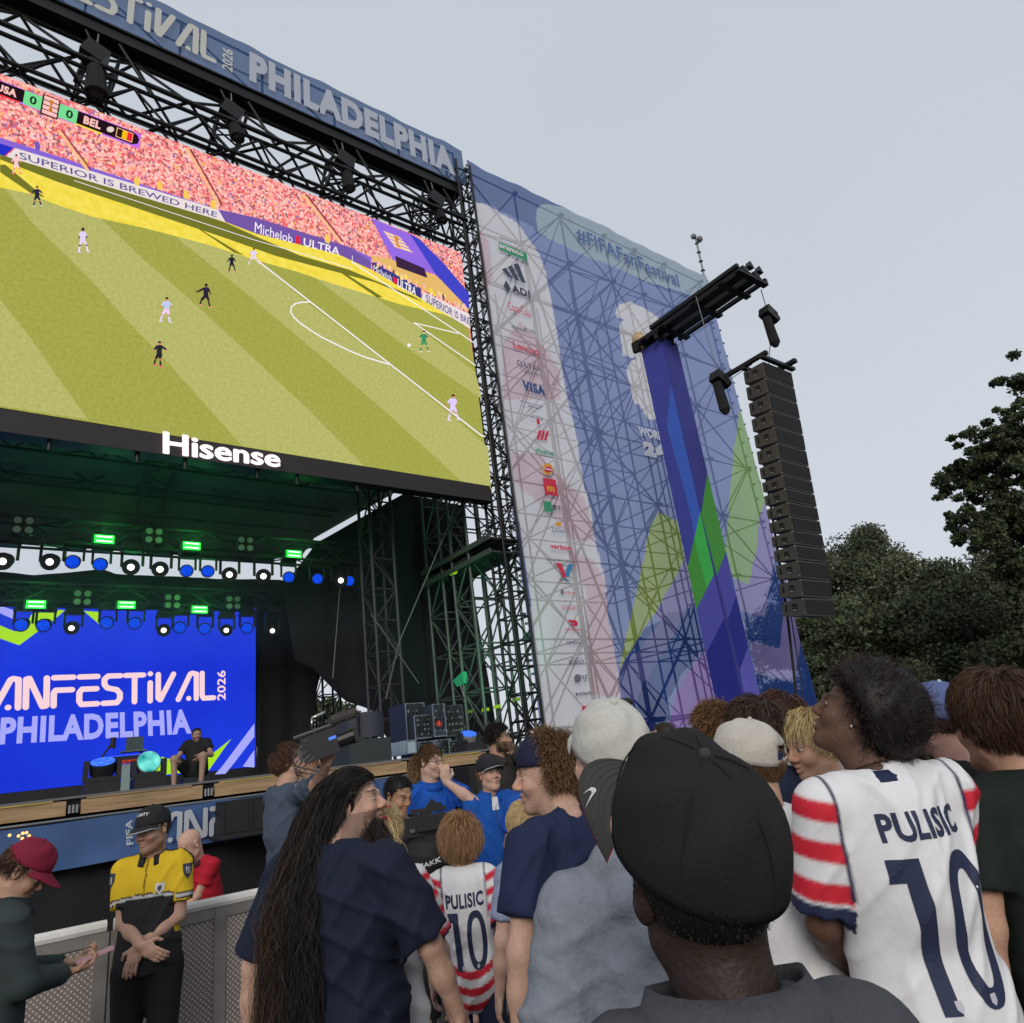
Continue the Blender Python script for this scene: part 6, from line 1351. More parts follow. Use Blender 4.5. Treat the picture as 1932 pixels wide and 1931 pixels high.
        if tipcol is not None: t = (np.linspace(0, 1, K) ** 1.3)[None, :, None] * (rng.random((n, 1, 1)) * .7 + .3); C = C * (1 - t) + np.array(tipcol) * t
        if colfn is not None: C = colfn(P, C, rng)
        C = np.repeat(C.reshape(-1, 3), 2, 0); return mesh_obj(name, V, F, HAIR, parent or s.t, colors=np.clip(C, .002, 1))
    def beard(s, color, length=.02, n=900, seed=4, full=True):
        rng = np.random.default_rng(seed); A = rng.uniform(-1, 1, (n * 4, 2)); x = A[:, 0] * .066; z = -.03 - (A[:, 1] * .5 + .5) * .082
        y = np.where(np.abs(x) < .03, .082 - (np.abs(x) / .03) ** 2 * .014, .068 - ((np.abs(x) - .03) / .036) * .068); keep = ~((np.abs(x) < .024) & (z > -.074) & (z < -.05)); 
        if not full: keep &= (z < -.075) | (np.abs(x) > .045)
        keep &= (z < -.045) | (np.abs(x) > .045); x, y, z = x[keep][:n], y[keep][:n], z[keep][:n]; y = y - np.maximum(0, -.095 - z) * .6
        K = 5; P = np.zeros((len(x), K, 3)); P[:, 0] = np.stack([x, y, z], 1); d = np.stack([x * 3, .22 + 0 * x, -1.0 + 0 * x], 1) + rng.normal(0, .16, (len(x), 3)); d /= np.linalg.norm(d, axis=1)[:, None]
        for k in range(1, K): P[:, k] = P[:, k - 1] + d * (length * (.6 + .6 * rng.random(len(x))) / (K - 1))[:, None] + rng.normal(0, .0008, (len(x), 3))
        s.ribbons('beard', s.hc + (P * s.hs) @ s.Rh.T, color, .0011 * s.hs, .25, None, seed); return s
    # ---------------- cap
    def cap(s, color, brimcol=None, yaw=0, pitch=0, brim=.075, lift=.0, m=None, under=None, crown=1.0, hole=False, button=True, name='cap', front_h=0.0, edge=None, size=1.0, roll=0, brimR=0):
        R = s.Rh @ rotm(yaw, pitch + (11 if abs(yaw) < 90 else -9), roll); c0 = s.Hd((0, -.010, .040 + lift)); k = s.hs * size; n, mm = 72, 20; V = []; F = []; m = m or WEAVE
        for i in range(n):
            a = 2 * math.pi * i / n; seam = 1 - .012 * math.exp(-((((a / (math.pi / 3)) + .5) % 1 - .5) / .06) ** 2)
            for j in range(mm):
                e = j / (mm - 1); zz = math.cos(e * math.pi / 2) ** .9 if e < 1 else 0; rr = math.sin(e * math.pi / 2) ** (.92)
                fr = max(0, math.sin(a)); hz = .100 * crown * (1 + front_h * fr * math.sin(e * math.pi)); r_ = rr * seam * (1 + front_h * .35 * fr * math.sin(e * math.pi))
                w = .0025 * math.sin(a * 5 + e * 9) * math.sin(e * 3.1)
                V.append(R @ (np.array([math.cos(a) * (.088 * r_ + w), math.sin(a) * (.110 * r_ + w), zz * hz + w]) * k) + c0)
        for i in range(n):
            for j in range(mm - 1):
                if hole and abs(((i + .5) / n - .75)) < .065 and (j > mm - 7 and j < mm - 2): continue
                F.append((i * mm + j, i * mm + j + 1, ((i + 1) % n) * mm + j + 1, ((i + 1) % n) * mm + j))
        b0 = len(V)                                                     # sweat band turned down
        for i in range(n):
            a = 2 * math.pi * i / n; V.append(R @ (np.array([math.cos(a) * .0875, math.sin(a) * .1095, -.014]) * k) + c0)
        for i in range(n): F.append((i * mm + mm - 1, b0 + i, b0 + (i + 1) % n, ((i + 1) % n) * mm + mm - 1))
        C = np.tile(np.array(color), (len(V), 1)); o = mesh_obj(name, V, F, m, s.t, smooth=True, colors=C); sm = o.modifiers.new('t', 'SOLIDIFY'); sm.thickness = .002; s.cap_o = o
        if brim:
            V = []; F = []; nu, nv = 30, 9; BR = R @ rotm(0, brimR, 0); dz = lambda y: -.30 * max(0, y - .10)
            for i in range(nu):
                a = math.pi * (.13 + .74 * i / (nu - 1))
                for j in range(nv):
                    t = j / (nv - 1); x = math.cos(a) * (.0885 + .004 * t); y = math.sin(a) * .1105 + t * brim * (math.sin((a / math.pi - .13) / .74 * math.pi) ** .55)
                    z = -.008 - .012 * t + dz(y) - .28 * (x * x) / .09 * (.5 + .5 * t) * 1.0 * .9 + .0
                    V.append(BR @ (np.array([x, y, z]) * k) + c0)
            for i in range(nu - 1):
                for j in range(nv - 1): F.append((i * nv + j, (i + 1) * nv + j, (i + 1) * nv + j + 1, i * nv + j + 1))
            nV = len(V); V2 = [v - R @ np.array([0, 0, .0035]) * k for v in V]; F2 = [tuple(nV + q for q in f_[::-1]) for f_ in F]
            E_ = [i * nv + nv - 1 for i in range(nu)]; F3 = [(E_[i], E_[i + 1], nV + E_[i + 1], nV + E_[i]) for i in range(nu - 1)]
            C = np.vstack([np.tile(np.array(brimcol if brimcol is not None else color), (nV, 1)), np.tile(np.array(under if under is not None else (brimcol if brimcol is not None else color)), (nV, 1))])
            if edge is not None:
                for i in range(nu):
                    C[i * nv + nv - 1] = edge; C[i * nv + nv - 2] = edge
            s.brim_o = mesh_obj('brim', V + V2, F + F2 + F3, m, s.t, smooth=True, colors=C)
        if button: b = MB(); b.ball(R @ (np.array([0, 0, .101 * crown]) * k) + c0, .0075 * k, 10); mesh_obj('button', b.v, b.f, m, s.t, smooth=True, colors=np.tile(np.array(brimcol if brimcol is not None else color), (len(b.v), 1)))
        s.capR, s.capc, s.capk = R, c0, k; return s
def pn_rot(dd, d, pn):
    """direction a bending finger turns towards: palm side, perpendicular to the present segment"""
    q = pn - d * .0; q = q * (dd @ d) - d * (dd @ pn); return q / (np.linalg.norm(q) + 1e-9)
from mathutils.bvhtree import BVHTree
def decal(P, obj, body, center, u, v, size, ray_dir, color, bold=.02, hgt=None, name='lettering', off_=.0025, fold=True, bend=None, verts=None):
    """print laid on a cloth surface: text set out on the plane (centre, u, v) and dropped along ray_dir onto the mesh"""
    me = obj.data; org = ORG[obj.name]; bv = BVHTree.FromPolygons([tuple(x.co) for x in me.vertices], [tuple(p.vertices) for p in me.polygons])
    if verts is None: V, T = text_mesh(body, bold)
    else: V, T = np.array(verts[0], float), verts[1]
    lo, hi = V.min(0), V.max(0); V = (V - (lo + hi) / 2) / (hi - lo)
    w, h = size; bm = bmesh.new(); vs = [bm.verts.new((p[0] * w, p[1] * h, 0)) for p in V]
    for t in T:
        try: bm.faces.new([vs[i] for i in t])
        except ValueError: pass
    bmesh.ops.triangulate(bm, faces=bm.faces)
    for _ in range(6):
        e = [x for x in bm.edges if x.calc_length() > max(w, h) * .06]
        if not e: break
        bmesh.ops.subdivide_edges(bm, edges=e, cuts=1); bmesh.ops.triangulate(bm, faces=bm.faces)
    center, u, v, rd = [np.array(q, float) for q in (center, u, v, ray_dir)]; u = u / np.linalg.norm(u); v = v / np.linalg.norm(v); rd = rd / np.linalg.norm(rd); out_ = []; okv = []
    bm.verts.ensure_lookup_table(); bm.verts.index_update()
    for q in bm.verts:
        p = center + u * q.co.x + v * q.co.y - rd * .5 - org; loc, nrm, _, _ = bv.ray_cast(Vector(p), Vector(rd))
        okv.append(loc is not None); out_.append(np.array(loc) + org - rd * off_ if loc is not None else center)
    F = [tuple(x.index for x in f_.verts) for f_ in bm.faces if all(okv[x.index] for x in f_.verts)]; bm.free()
    if not F: return None
    o = mesh_obj(name, out_, F, mat('print_' + '_'.join('%d' % (c * 999) for c in color), color, .7), P.t if isinstance(P, Person) else P); return o
# ================================================================== the crowd
WHITE = (.74, .74, .76); REDC = (.60, .025, .045); NAVY = (.022, .03, .075); BLK = (.018, .018, .02)
def jersey(s, V, L, hemwave=False, rows=6.2, cuff=.93, slv=.8):
    C = np.tile(np.array(WHITE), (len(V), 1))
    for side in s.arms:
        A, E_, W_ = s.arms[side]; ab = (E_ - A) * slv; t = ((V - A) @ ab) / (ab @ ab); x = L[:, 0] * side; dd_ = np.linalg.norm(V - A - np.clip(t, 0, 1)[:, None] * ab, axis=1); sl = (x > .150 * s.bw) & (t > -.25) & (t < 1.12) & (dd_ < .105 * s.s)
        ln = np.linalg.norm(ab); w = .0045 / ln * rows * math.pi; v = np.sin((t + .12) * rows * math.pi) / max(w, .05); a = np.clip(v * .5 + .5, 0, 1) * sl; C[:] = C * (1 - a[:, None]) + np.array(REDC) * a[:, None]
        a = np.clip((t - cuff) * ln / .006, 0, 1) * sl; C[:] = C * (1 - a[:, None]) + np.array(NAVY) * a[:, None]
        a = np.clip(1.3 - np.abs(x - .150 * s.bw) / .0055, 0, 1) * (t < .8); C[:] = C * (1 - a[:, None]) + np.array(NAVY) * a[:, None]
    if hemwave:
        z = L[:, 2]; w = (z - .97) + .035 * np.sin(L[:, 0] * 14 + 1) + L[:, 0] * -.12; a = np.clip(np.sin(w / .042 * math.pi) * 2 + .5, 0, 1) * (w < .06); C[:] = C * (1 - a[:, None]) + np.array(REDC) * a[:, None]
    return C
def num10():
    one = [(0, .84), (.02, 1), (.29, 1), (.34, 0), (.18, 0), (.145, .84)]; V = list(one); T = [(0, 1, 2), (0, 2, 5), (5, 2, 3), (5, 3, 4)]
    b = len(V); n = 36
    for i in range(n):
        a = 2 * math.pi * i / n
        for rx, ry in ((.245, .51), (.128, .385)):
            ca, sa = math.cos(a), math.sin(a); V.append((.73 + rx * math.copysign(abs(ca) ** .8, ca), .5 + ry * math.copysign(abs(sa) ** .9, sa)))
    for i in range(n):
        j = (i + 1) % n; T += [(b + 2 * i, b + 2 * j, b + 2 * j + 1), (b + 2 * i, b + 2 * j + 1, b + 2 * i + 1)]
    return V, T
def back_print(p, zn=1.34, zc=1.14, w1=.26, w2=.25, h1=.068, h2=.30, xo=0.0, tilt=0.0, crest=True):
    R = p.Rb; k = p.s; u = R @ np.array([math.cos(tilt), 0, math.sin(tilt)]); v = R @ np.array([-math.sin(tilt), 0, math.cos(tilt)]); r = R @ np.array([0, 1., 0])
    c = lambda x, z: p.g(x, 0, z)
    decal(p, p.so, 'PULISIC', c(xo, zn), u, v, (w1 * k, h1 * k), r, NAVY, .035, name='name_print')
    decal(p, p.so, '', c(xo, zc), u, v, (w2 * k, h2 * k), r, NAVY, name='number_print', verts=num10())
    if crest:
        sh = ([(0, 1), (1, 1), (1, .35), (.5, 0), (0, .35)], [(0, 1, 2), (0, 2, 4), (2, 3, 4)])
        for dx in (-.225, .22): decal(p, p.so, '', c(xo + dx * w2 + (.015 if dx < 0 else 0), zc - h2 * .44), u, v, (w2 * .07 * k, w2 * .1 * k), r, (.5, .5, .55), verts=sh, name='crest_print', off_=.004)
# ---- 1 man in the maroon cap with a phone
p = Person('man in maroon cap, glasses and dark jacket looking down at his phone', (46, 1645), 3.3, -18, body=5, pitch=-38, skin=(.42, .25, .17), lean=.12, q=2, hs=1.0)
p.head(); hp = onD(78, 1762, 2.85)
p.arm(1, (.02, .33, 1.12), out=.35, curl=1.1, palm=(0, 0, 1), handdir=p.Rb @ np.array([.2, 1, .1])); p.arm(-1, (-.10, .36, 1.14), out=.35, curl=1.1, palm=(0, 0, 1), handdir=p.Rb @ np.array([.2, 1, .1])); p.legs(); p.finish()
p.shirt(1.9, .022, .80, (.035, .048, .05), seed=1, folds=.008, name='jacket'); p.pants((.02, .02, .025)); p.collar((.03, .042, .045), hgt=.045, r=.075)
p.hair('curly', (.035, .022, .014), 1100, .045, 2, .0014, maxz=.035, tipcol=(.2, .11, .05)); p.cap((.19, .014, .035), yaw=0, pitch=-4, brim=.078, lift=.004)
b = MB(); c = p.W(.02, .45, 1.17); b.box(c, (.08, .155, .010), p.Rb @ rotm(-12, 12)); o = b.build('smartphone', mat('phone_pink_case', (.45, .25, .28), .4), None, tuple(c)); tag(o, 'pink cased phone held in both hands by the man in maroon cap', 'phone')
def glasses(p, col=(.02, .02, .02), r=.021, thin=.0014, shade=False):
    b = MB()
    for sx in (-1, 1):
        P = [p.Hd((sx * .032 + r * math.cos(a), .101 - .10 * abs(sx * .032 + r * math.cos(a)) , .003 + r * .8 * math.sin(a))) for a in np.linspace(0, 6.283, 17)]; b.path(P, thin * p.hs, 5)
        b.tube(p.Hd((sx * .053, .094, .008)), p.Hd((sx * .079, .0, .012)), thin * p.hs, n=5)
    b.tube(p.Hd((-.011, .10, .006)), p.Hd((.011, .10, .006)), thin * p.hs, n=5); b.build('glasses', mat('spectacle_frame', col, .3, .4), p.t); return p
glasses(p)
# ---- 2 security guard
def guardc(s, V, L):
    Y = (.62, .42, .02); C = np.tile(np.array(Y), (len(V), 1)); zl = 1.255 - .35 * L[:, 0] ** 2 * 1.5; z = L[:, 2]; tor = np.abs(L[:, 0]) < .158 * s.bw
    slv_ = np.zeros(len(V), bool)
    for side in s.arms:
        A, E_, W_ = s.arms[side]; ab = (E_ - A); t = ((V - A) @ ab) / (ab @ ab); slv_ |= (L[:, 0] * side > .15 * s.bw) & (np.linalg.norm(V - A - np.clip(t, 0, 1)[:, None] * ab, axis=1) < .085 * s.s) & (t > -.2)
    tor = ~slv_; C[tor & (z < zl)] = BLK; C[tor & (z < zl + .032) & (z > zl - .002)] = BLK; C[tor & (z < zl + .024) & (z > zl + .010)] = (.45, .45, .45)
    C[(np.abs(L[:, 1] + .01) < .018) & (z > 1.40) & (np.abs(L[:, 0]) > .07)] = BLK
    for side in s.arms:
        A, E_, W_ = s.arms[side]; ab = (E_ - A); t = ((V - A) @ ab) / (ab @ ab); sl = (L[:, 0] * side > .155 * s.bw) & (t > 0); C[sl & (t > .56) & (t < .70)] = BLK; C[sl & (t > .60) & (t < .66)] = (.45, .45, .45)
    C[(np.abs(L[:, 0]) < .006) & (L[:, 1] > .06) & (z > 1.27)] = (.2, .13, .01)
    return C
p = Person('security guard in yellow and black polo and black cap standing with crossed hands', (288, 1567), 4.2, 216, body=240, pitch=-6, roll=4, skin=(.43, .26, .19), build=1.08, q=3, group='security and festival staff')
p.head(jaw=1.05); p.arm(1, (-.035, .205, 1.03), out=.35, back=-.25, curl=.5, handdir=p.Rb @ np.array([-.75, .1, -.5]), palm=p.Rb @ np.array([0, -1, 0])); p.arm(-1, (.0, .17, 1.02), out=.4, back=-.25, curl=.35, handdir=p.Rb @ np.array([.3, .1, -1]), palm=p.Rb @ np.array([0, -1., 0])); p.legs(); p.finish(stubble=.45, brow=(.10, .045, .02))
p.shirt(.74, .020, .86, colorfn=guardc, seed=2, folds=.008, sr=1.0); p.pants((.012, .012, .014)); p.collar(BLK, open_=.05, hgt=.032, r=.068); p.beard((.14, .06, .03), .012, 500, full=False)
p.hair('short', (.05, .03, .02), 700, .012, 2, maxz=.02); p.cap((.02, .02, .022), yaw=0, pitch=-6, brim=.072, edge=(.25, .25, .25))
decal(p, p.cap_o, 'SECURITY', p.capc + p.capR @ np.array([.0, .0, .045]), p.capR @ np.array([-1., 0, 0]), p.capR @ np.array([0, 0, 1.]), (.085, .018), p.capR @ np.array([0, -1., -.1]), (.6, .6, .6), .03, name='cap_lettering')
R = p.Rb; shld = ([(0, 1), (1, 1), (1, .45), (.5, 0), (0, .45)], [(0, 1, 2), (0, 2, 4), (2, 3, 4)]); u_, v_, r_ = R @ np.array([-1., 0, 0]), np.array([0, 0, 1.]), R @ np.array([0, -1., 0])
decal(p, p.so, '', p.W(-.085, 0, 1.30), u_, v_, (.044, .062), r_, (.55, .55, .55), verts=shld, name='chest_badge'); decal(p, p.so, '', p.W(-.085, 0, 1.302), u_, v_, (.018, .03), r_, (.08, .08, .1), verts=shld, name='chest_badge', off_=.004)
for sd_ in (1, -1):
    A, E_, W_ = p.arms[sd_]; m_ = A + (E_ - A) * .17; rr = R @ np.array([-sd_ * .8, -.7, 0]); uu = np.cross(np.array([0, 0, 1.]), -rr)
    decal(p, p.so, '', m_, uu, v_, (.058, .085), rr, (.03, .035, .07), verts=shld, name='sleeve_patch', off_=.003); decal(p, p.so, 'III', m_ + [0, 0, .006], uu, v_, (.028, .038), rr, (.5, .5, .5), name='sleeve_patch', off_=.005)
# ---- 3 bald man in red
p = Person('bald man in red polo bending down behind the barrier', (358, 1596), 5.8, 200, body=215, pitch=-32, skin=(.55, .33, .25), lean=.42, q=2, group='security and festival staff')
p.head(); p.arm(-1, (.2, .35, .9)); p.arm(1, (.1, .35, .9)); p.legs(); p.finish(); p.shirt(.6, .02, .86, (.42, .015, .03), seed=3); p.pants(BLK); p.collar((.05, .02, .03))
# ---- 4 man seated on the stage
p = Person('man in black T-shirt crouching on the stage in green light', (371, 1388), 12.3, 268, body=236, pitch=-3, skin=(.34, .22, .16), on=1.24, Hfix=1.75, q=2, group='people on the stage', build=1.12)
p.head(); p.arm(-1, (-.18, .34, 1.20), curl=.9, out=.6, handdir=p.Rb @ np.array([.3, .6, -.9])); p.arm(1, (.18, .36, 1.20), curl=.9, out=.6, handdir=p.Rb @ np.array([-.3, .6, -.9]))
for sx in (-1, 1):
    p.body.rc(p.W(sx * .1, 0, .93), p.W(sx * .24, .34, 1.18), .085, .062, .03); p.body.rc(p.W(sx * .24, .34, 1.18), p.W(sx * .22, .36, .74), .06, .036, .03); p.body.rc(p.W(sx * .22, .34, .70), p.W(sx * .24, .50, .69), .036, .03, .02)
p.body.el(p.g(0, 0, 1.2), (.14, .09, .2), p.Rb, .05); p.finish(stubble=.6); p.shirt(.55, .02, .93, (.015, .015, .017), seed=4, folds=.005)
A = Field()
for sx in (-1, 1): A.rc(p.W(sx * .1, 0, .94), p.W(sx * .2, .27, 1.13), .105, .09, .04, flat=True)
A.el(p.W(0, 0, .92), (.17, .14, .09), p.Rb, .04); V, F = A.mesh(.02); mesh_obj('shorts', V, F, WEAVE, p.t, smooth=True, colors=np.tile((.015, .016, .018), (len(V), 1)))
for sx in (-1, 1):
    b = MB(); b.ball(p.W(sx * .23, .42, .70), (.06, .06, .05), 8); b.build('shoe', mat('shoe_dark', (.03, .04, .03)), p.t, smooth=True)
p.hair('short', (.02, .015, .012), 700, .012, 5); p.beard((.02, .015, .012), .01, 250)
b = MB(); c = p.W(0, -.05, .0); b.box2((c[0] - .25, c[1] - .2, DZ - .01), (c[0] + .25, c[1] + .2, DZ + .22)); o = b.build('low_case', CB, None, (c[0], c[1], DZ)); tag(o, 'low dark case the man in black sits on at the stage', 'equipment case')
# ---- 5 camera operator
p = Person('camera operator with wavy brown hair holding a video camera up', (546, 1438), 5.4, -32, body=10, pitch=24, skin=(.45, .27, .19), q=3, group='camera crew', hs=1.04)
p.head(); c = onD(604, 1412, 4.75)
p.arm(1, (onD(628, 1415, 4.75) + [0, 0, -.05],), out=.8, back=.2, drop=-.6, curl=1.0, handdir=(.1, -.1, 1), palm=(.5, .6, 0)); p.arm(-1, (onD(604, 1462, 4.9),), out=.8, back=.2, curl=1.0, handdir=(.3, .1, 1)); p.legs(); p.finish()
p.shirt(.9, .02, .84, (.06, .08, .12), seed=5, folds=.010, name='denim_shirt'); p.pants((.03, .035, .05)); p.hair('medium', (.045, .02, .014), 5000, .08, 6, .0011, tipcol=(.16, .08, .04), low=-.09)
t = thing('video_camera', 'shoulder video camera with furry microphone and cables held up by the camera operator', 'video camera', tuple(c), 'video cameras')
RC_ = rotm(-112, 14); def_ = lambda q_: c + RC_ @ (np.array(q_) * .92)
cm = mat('camera_black', (.012, .012, .013), .4); cg = mat('camera_trim', (.10, .10, .11), .35)
b = MB(); b.box(def_((0, 0, 0)), (.10, .24, .14), RC_); b.box(def_((0, .02, .09)), (.04, .26, .035), RC_); b.build('camera_body', cm, t)
b = MB(); b.tube(def_((0, .12, 0)), def_((0, .26, 0)), .045, .052, n=12); b.box(def_((0, .27, 0)), (.13, .03, .10), RC_); b.build('lens', cm, t)
b = MB(); b.box(def_((-.09, -.12, .0)), (.09, .07, .08), RC_); b.tube(def_((-.05, -.12, .0)), def_((0, -.08, .02)), .015); b.build('eyepiece', cg, t)
b = MB(); b.tube(def_((.02, -.16, .13)), def_((.02, .2, .13)), .011, n=6); b.build('handle_rod', cg, t)
rng = np.random.default_rng(2); pts = rng.normal(size=(900, 3)); pts /= np.linalg.norm(pts, axis=1)[:, None]; wc = np.array([.02, .22, .155]); base_ = wc + pts * [.032, .10, .032]; tip = wc + pts * [.046, .122, .046] + rng.normal(0, .004, (900, 3))
PP = np.stack([base_, (base_ + tip) / 2, tip], 1) @ RC_.T * .92 + c; b = MB(); b.tube(def_((.02, .13, .155)), def_((.02, .31, .155)), .034, n=10); b.build('microphone', mat('mic_grey', (.06, .055, .052), .9), t)
ws = p.ribbons('windscreen_fur', PP, (.10, .09, .085), .002, .25, None, 1); ws.parent = t; ws.location = Vector(ORG[p.t.name]) - Vector(ORG[t.name])
b = MB(); b.tube(def_((.02, -.02, .15)), def_((.03, .0, .22)), .008); b.tube(def_((.03, .0, .22)), def_((-.01, .10, .235)), .012); b.build('light_arm', mat('chrome', (.5, .48, .42), .15, .9), t, smooth=True)
b = MB()
for k in range(4): b.path([def_((.06 * math.sin(a * 1.3 + k), -.12 + .09 * math.cos(a + k), -.02 - .10 * a / 3 * (1 + .2 * k))) for a in np.linspace(-2.2, 3.2, 10)], .005, 5)
b.build('cables', cg, t)
b = MB(); b.box(def_((.055, .1, .035)), (.01, .05, .02), RC_); b.build('status_screen', emit('small_blue_screen', lin((90, 140, 250)), 1.0), t)
t = thing('camera_strap', 'black strap hanging from the camera operator in front of the banner', 'strap', tuple(onD(545, 1560, 4.6))); b = MB(); b.path([onD(574, 1530, 4.6), onD(558, 1580, 4.6), onD(538, 1640, 4.55)], .022, 6); b.build('webbing', BLKP, t)
# ---- 6 long haired man
def polo_navy(s, V, L): return np.tile(np.array((.012, .016, .034)), (len(V), 1)) * (1 + 0 * V[:, :1])
p = Person('bearded man with waist length dark hair in navy polo', (668, 1516), 2.65, -38, body=40, pitch=4, skin=(.50, .31, .23), build=1.23, q=3, hs=1.02, neck=.13)
p.head(nose=1.25); p.arm(1, (.36, .12, .93), out=.9, back=-.5, curl=.4); p.arm(-1, (-.34, .0, .90), out=.6, curl=.4); p.legs(); p.finish(stubble=.5, brow=(.02, .012, .01))
p.shirt(.92, .024, .80, colorfn=polo_navy, seed=6, folds=.012, belly=.05, sr=1.15, flare=1.05); p.pants((.02, .02, .03)); p.collar((.012, .016, .034), hgt=.04, r=.078, stripe=None)
b = MB(); k_ = p.s; P_ = [p.nb + p.Rb @ (np.array([math.cos(a) * .092, math.sin(a) * .095, .012 - .03 * max(0, math.sin(a))]) * k_) for a in np.linspace(-1.2, 1.6, 16)]; b.path(P_, .0022, 5); b.build('collar_tipping', mat('white_tipping', (.6, .6, .62)), p.t)
p.beard((.018, .013, .011), .12, 3600, seed=3); p.beard((.03, .02, .015), .05, 1200, seed=9)
rng = np.random.default_rng(21); n = 16000; rt, nr = p.scalp(n, 8, front=.075, low=-.09, ear=.0); K = 26
R0 = p.hc + (rt * p.hs) @ p.Rh.T; side_ = rng.uniform(-1, 1, n); dep = rng.random(n)
xe = -.07 + side_ * .085 + .015 * rng.normal(0, 1, n); ze = .74 + .55 * rng.random(n) ** 2.2; nbk = np.array([p.g(x * .75 - .02, -.125 - .05 * d_, 1.37) for x, d_ in zip(xe, dep)]); en = np.array([p.g(x - .02, -.180 - .05 * d_, z) for x, z, d_ in zip(xe, ze, dep)])
c1 = p.hc + ((rt * 1.12 + np.stack([0 * dep, -.075 + 0 * dep, .028 + 0 * dep], 1)) * p.hs) @ p.Rh.T; T_ = np.linspace(0, 1, K)[None, :, None]
seg1 = lambda a, b_, c_, t: a * (1 - t) ** 2 + 2 * b_ * t * (1 - t) + c_ * t * t
c2 = en.copy(); c2[:, 2] = p.g(0, 0, 1.50)[2]; c2 += (nbk - c2) * .35
P = (1 - T_) ** 3 * R0[:, None] + 3 * (1 - T_) ** 2 * T_ * c1[:, None] + 3 * (1 - T_) * T_ ** 2 * c2[:, None] + T_ ** 3 * en[:, None]
Lp = ((P - p.hc) @ p.Rh) / p.hs; e_ = np.sqrt((((Lp - [0, -.014, .030]) / [.0775, .098, .090]) ** 2).sum(-1)); sc_ = np.maximum(1, (1.05 + .10 * dep[:, None]) / e_)[..., None]; P = p.hc + (([0, -.014, .030] + (Lp - [0, -.014, .030]) * sc_) * p.hs) @ p.Rh.T
ph = np.round(side_ * 12) * 1.7 + rng.normal(0, .35, n); wob = np.stack([np.sin(T_[..., 0] * 19 + ph[:, None]), np.cos(T_[..., 0] * 15 + ph[:, None] * 1.3), np.sin(T_[..., 0] * 9 + ph[:, None])], -1) * .013 * np.clip((T_ - .25) * 2, 0, 1); P = P + wob + np.stack([np.sin(T_[..., 0] * 55 + 7 * dep[:, None] * 6), np.cos(T_[..., 0] * 48 + 50 * dep[:, None]), 0 * T_[..., 0] + 0 * dep[:, None]], -1) * .0045 * np.clip((T_ - .3) * 2, 0, 1) * (1 + 2 * (dep[:, None, None] > .93))
def lh(P, C, rng):
    e = np.clip((np.linspace(0, 1, P.shape[1])[None, :] - .15) * 1.2, 0, 1)[..., None] * (rng.random((P.shape[0], 1, 1)) < .28) * np.clip(-(side_[:, None, None]) * 1.1 + .25, 0, 1); return C * (1 - e) + np.array((.11, .06, .03)) * e
p.ribbons('hair', P, (.014, .011, .010), .0011, .3, None, 3, colfn=lh)
p.haircap((.016, .012, .011), .078, -.09, 0, .02, 'short')
A = Field(); A.el(p.Hd((0, -.02, .035)), np.array([.0775, .099, .090]) * p.hs, p.Rh, .02); A.rc(p.Hd((0, -.055, .02)), p.g(-.03, -.085, 1.38), .06, .06, .05)
for dx in (-.12, -.08, -.04): A.rc(p.g(dx * .6, -.10, 1.38), p.g(dx * 1.0, -.165, .92), .036, .024, .05)
A.el(p.Hd((0, .105, .0)), np.array([.075, .085, .12]) * p.hs, p.Rh, .01, -1)
V, F = A.mesh(.011, disp=lambda X, Y, Z: .006 * np.sin(X * 90 + 8 * Z) * np.sin(Y * 80 + 5 * Z) * np.sin(Z * 9)); mesh_obj('hair_mass', V, F, HAIR, p.t, smooth=True, colors=np.tile((.011, .009, .008), (len(V), 1)))
# ---- 7 blonde girl
p = Person('blonde girl with ponytail and red hair tie in white jersey', (719, 1576), 2.8, 70, body=62, pitch=8, skin=(.55, .36, .27), build=.8, q=2, hs=.93)
p.head(); p.arm(1, (.26, .1, .85), out=.5); p.arm(-1, (-.24, .1, .9)); p.legs(); p.finish(); p.shirt(.8, .024, .82, colorfn=lambda s, V, L: jersey(s, V, L), seed=7, folds=.007, sr=1.1); p.pants((.3, .02, .04), short=True)
p.hair('medium', (.62, .46, .24), 5000, .06, 7, .0010, tipcol=(.75, .62, .40), parting=(0, -.09, .06)); 
rng = np.random.default_rng(3); n = 900; K = 12; r0 = rng.normal(0, .014, (n, 3)) + [0, -.112, .055]; T_ = np.linspace(0, 1, K)[None, :, None]; e0 = r0 * [1.6, .8, 1] + np.stack([rng.normal(0, .02, n), -.035 + rng.normal(0, .012, n), -.19 - .08 * rng.random(n)], 1)
P = r0[:, None] * (1 - T_) + e0[:, None] * T_ + np.array([0, -.045, .02]) * (T_ * (1 - T_) * 4) + np.sin(T_ * 9 + rng.random((n, 1, 1)) * 6) * .005
p.ribbons('ponytail', p.hc + (P * p.hs) @ p.Rh.T, (.62, .46, .24), .0015, .2, (.70, .56, .34), 2)
b = MB(); b.path([p.Hd((.03 * math.cos(a), -.105 - .012 * math.sin(a), .06 + .03 * math.sin(a))) for a in np.linspace(0, 6.283, 14)], .006, 6); b.path([p.Hd((-.06 * u + .02, -.03 - .06 * (1 - u), .128 - .05 * u * u)) for u in np.linspace(-.2, 1, 8)], .0035, 5); b.build('hair_tie', mat('red_hair_tie', (.6, .05, .04), .6), p.t)
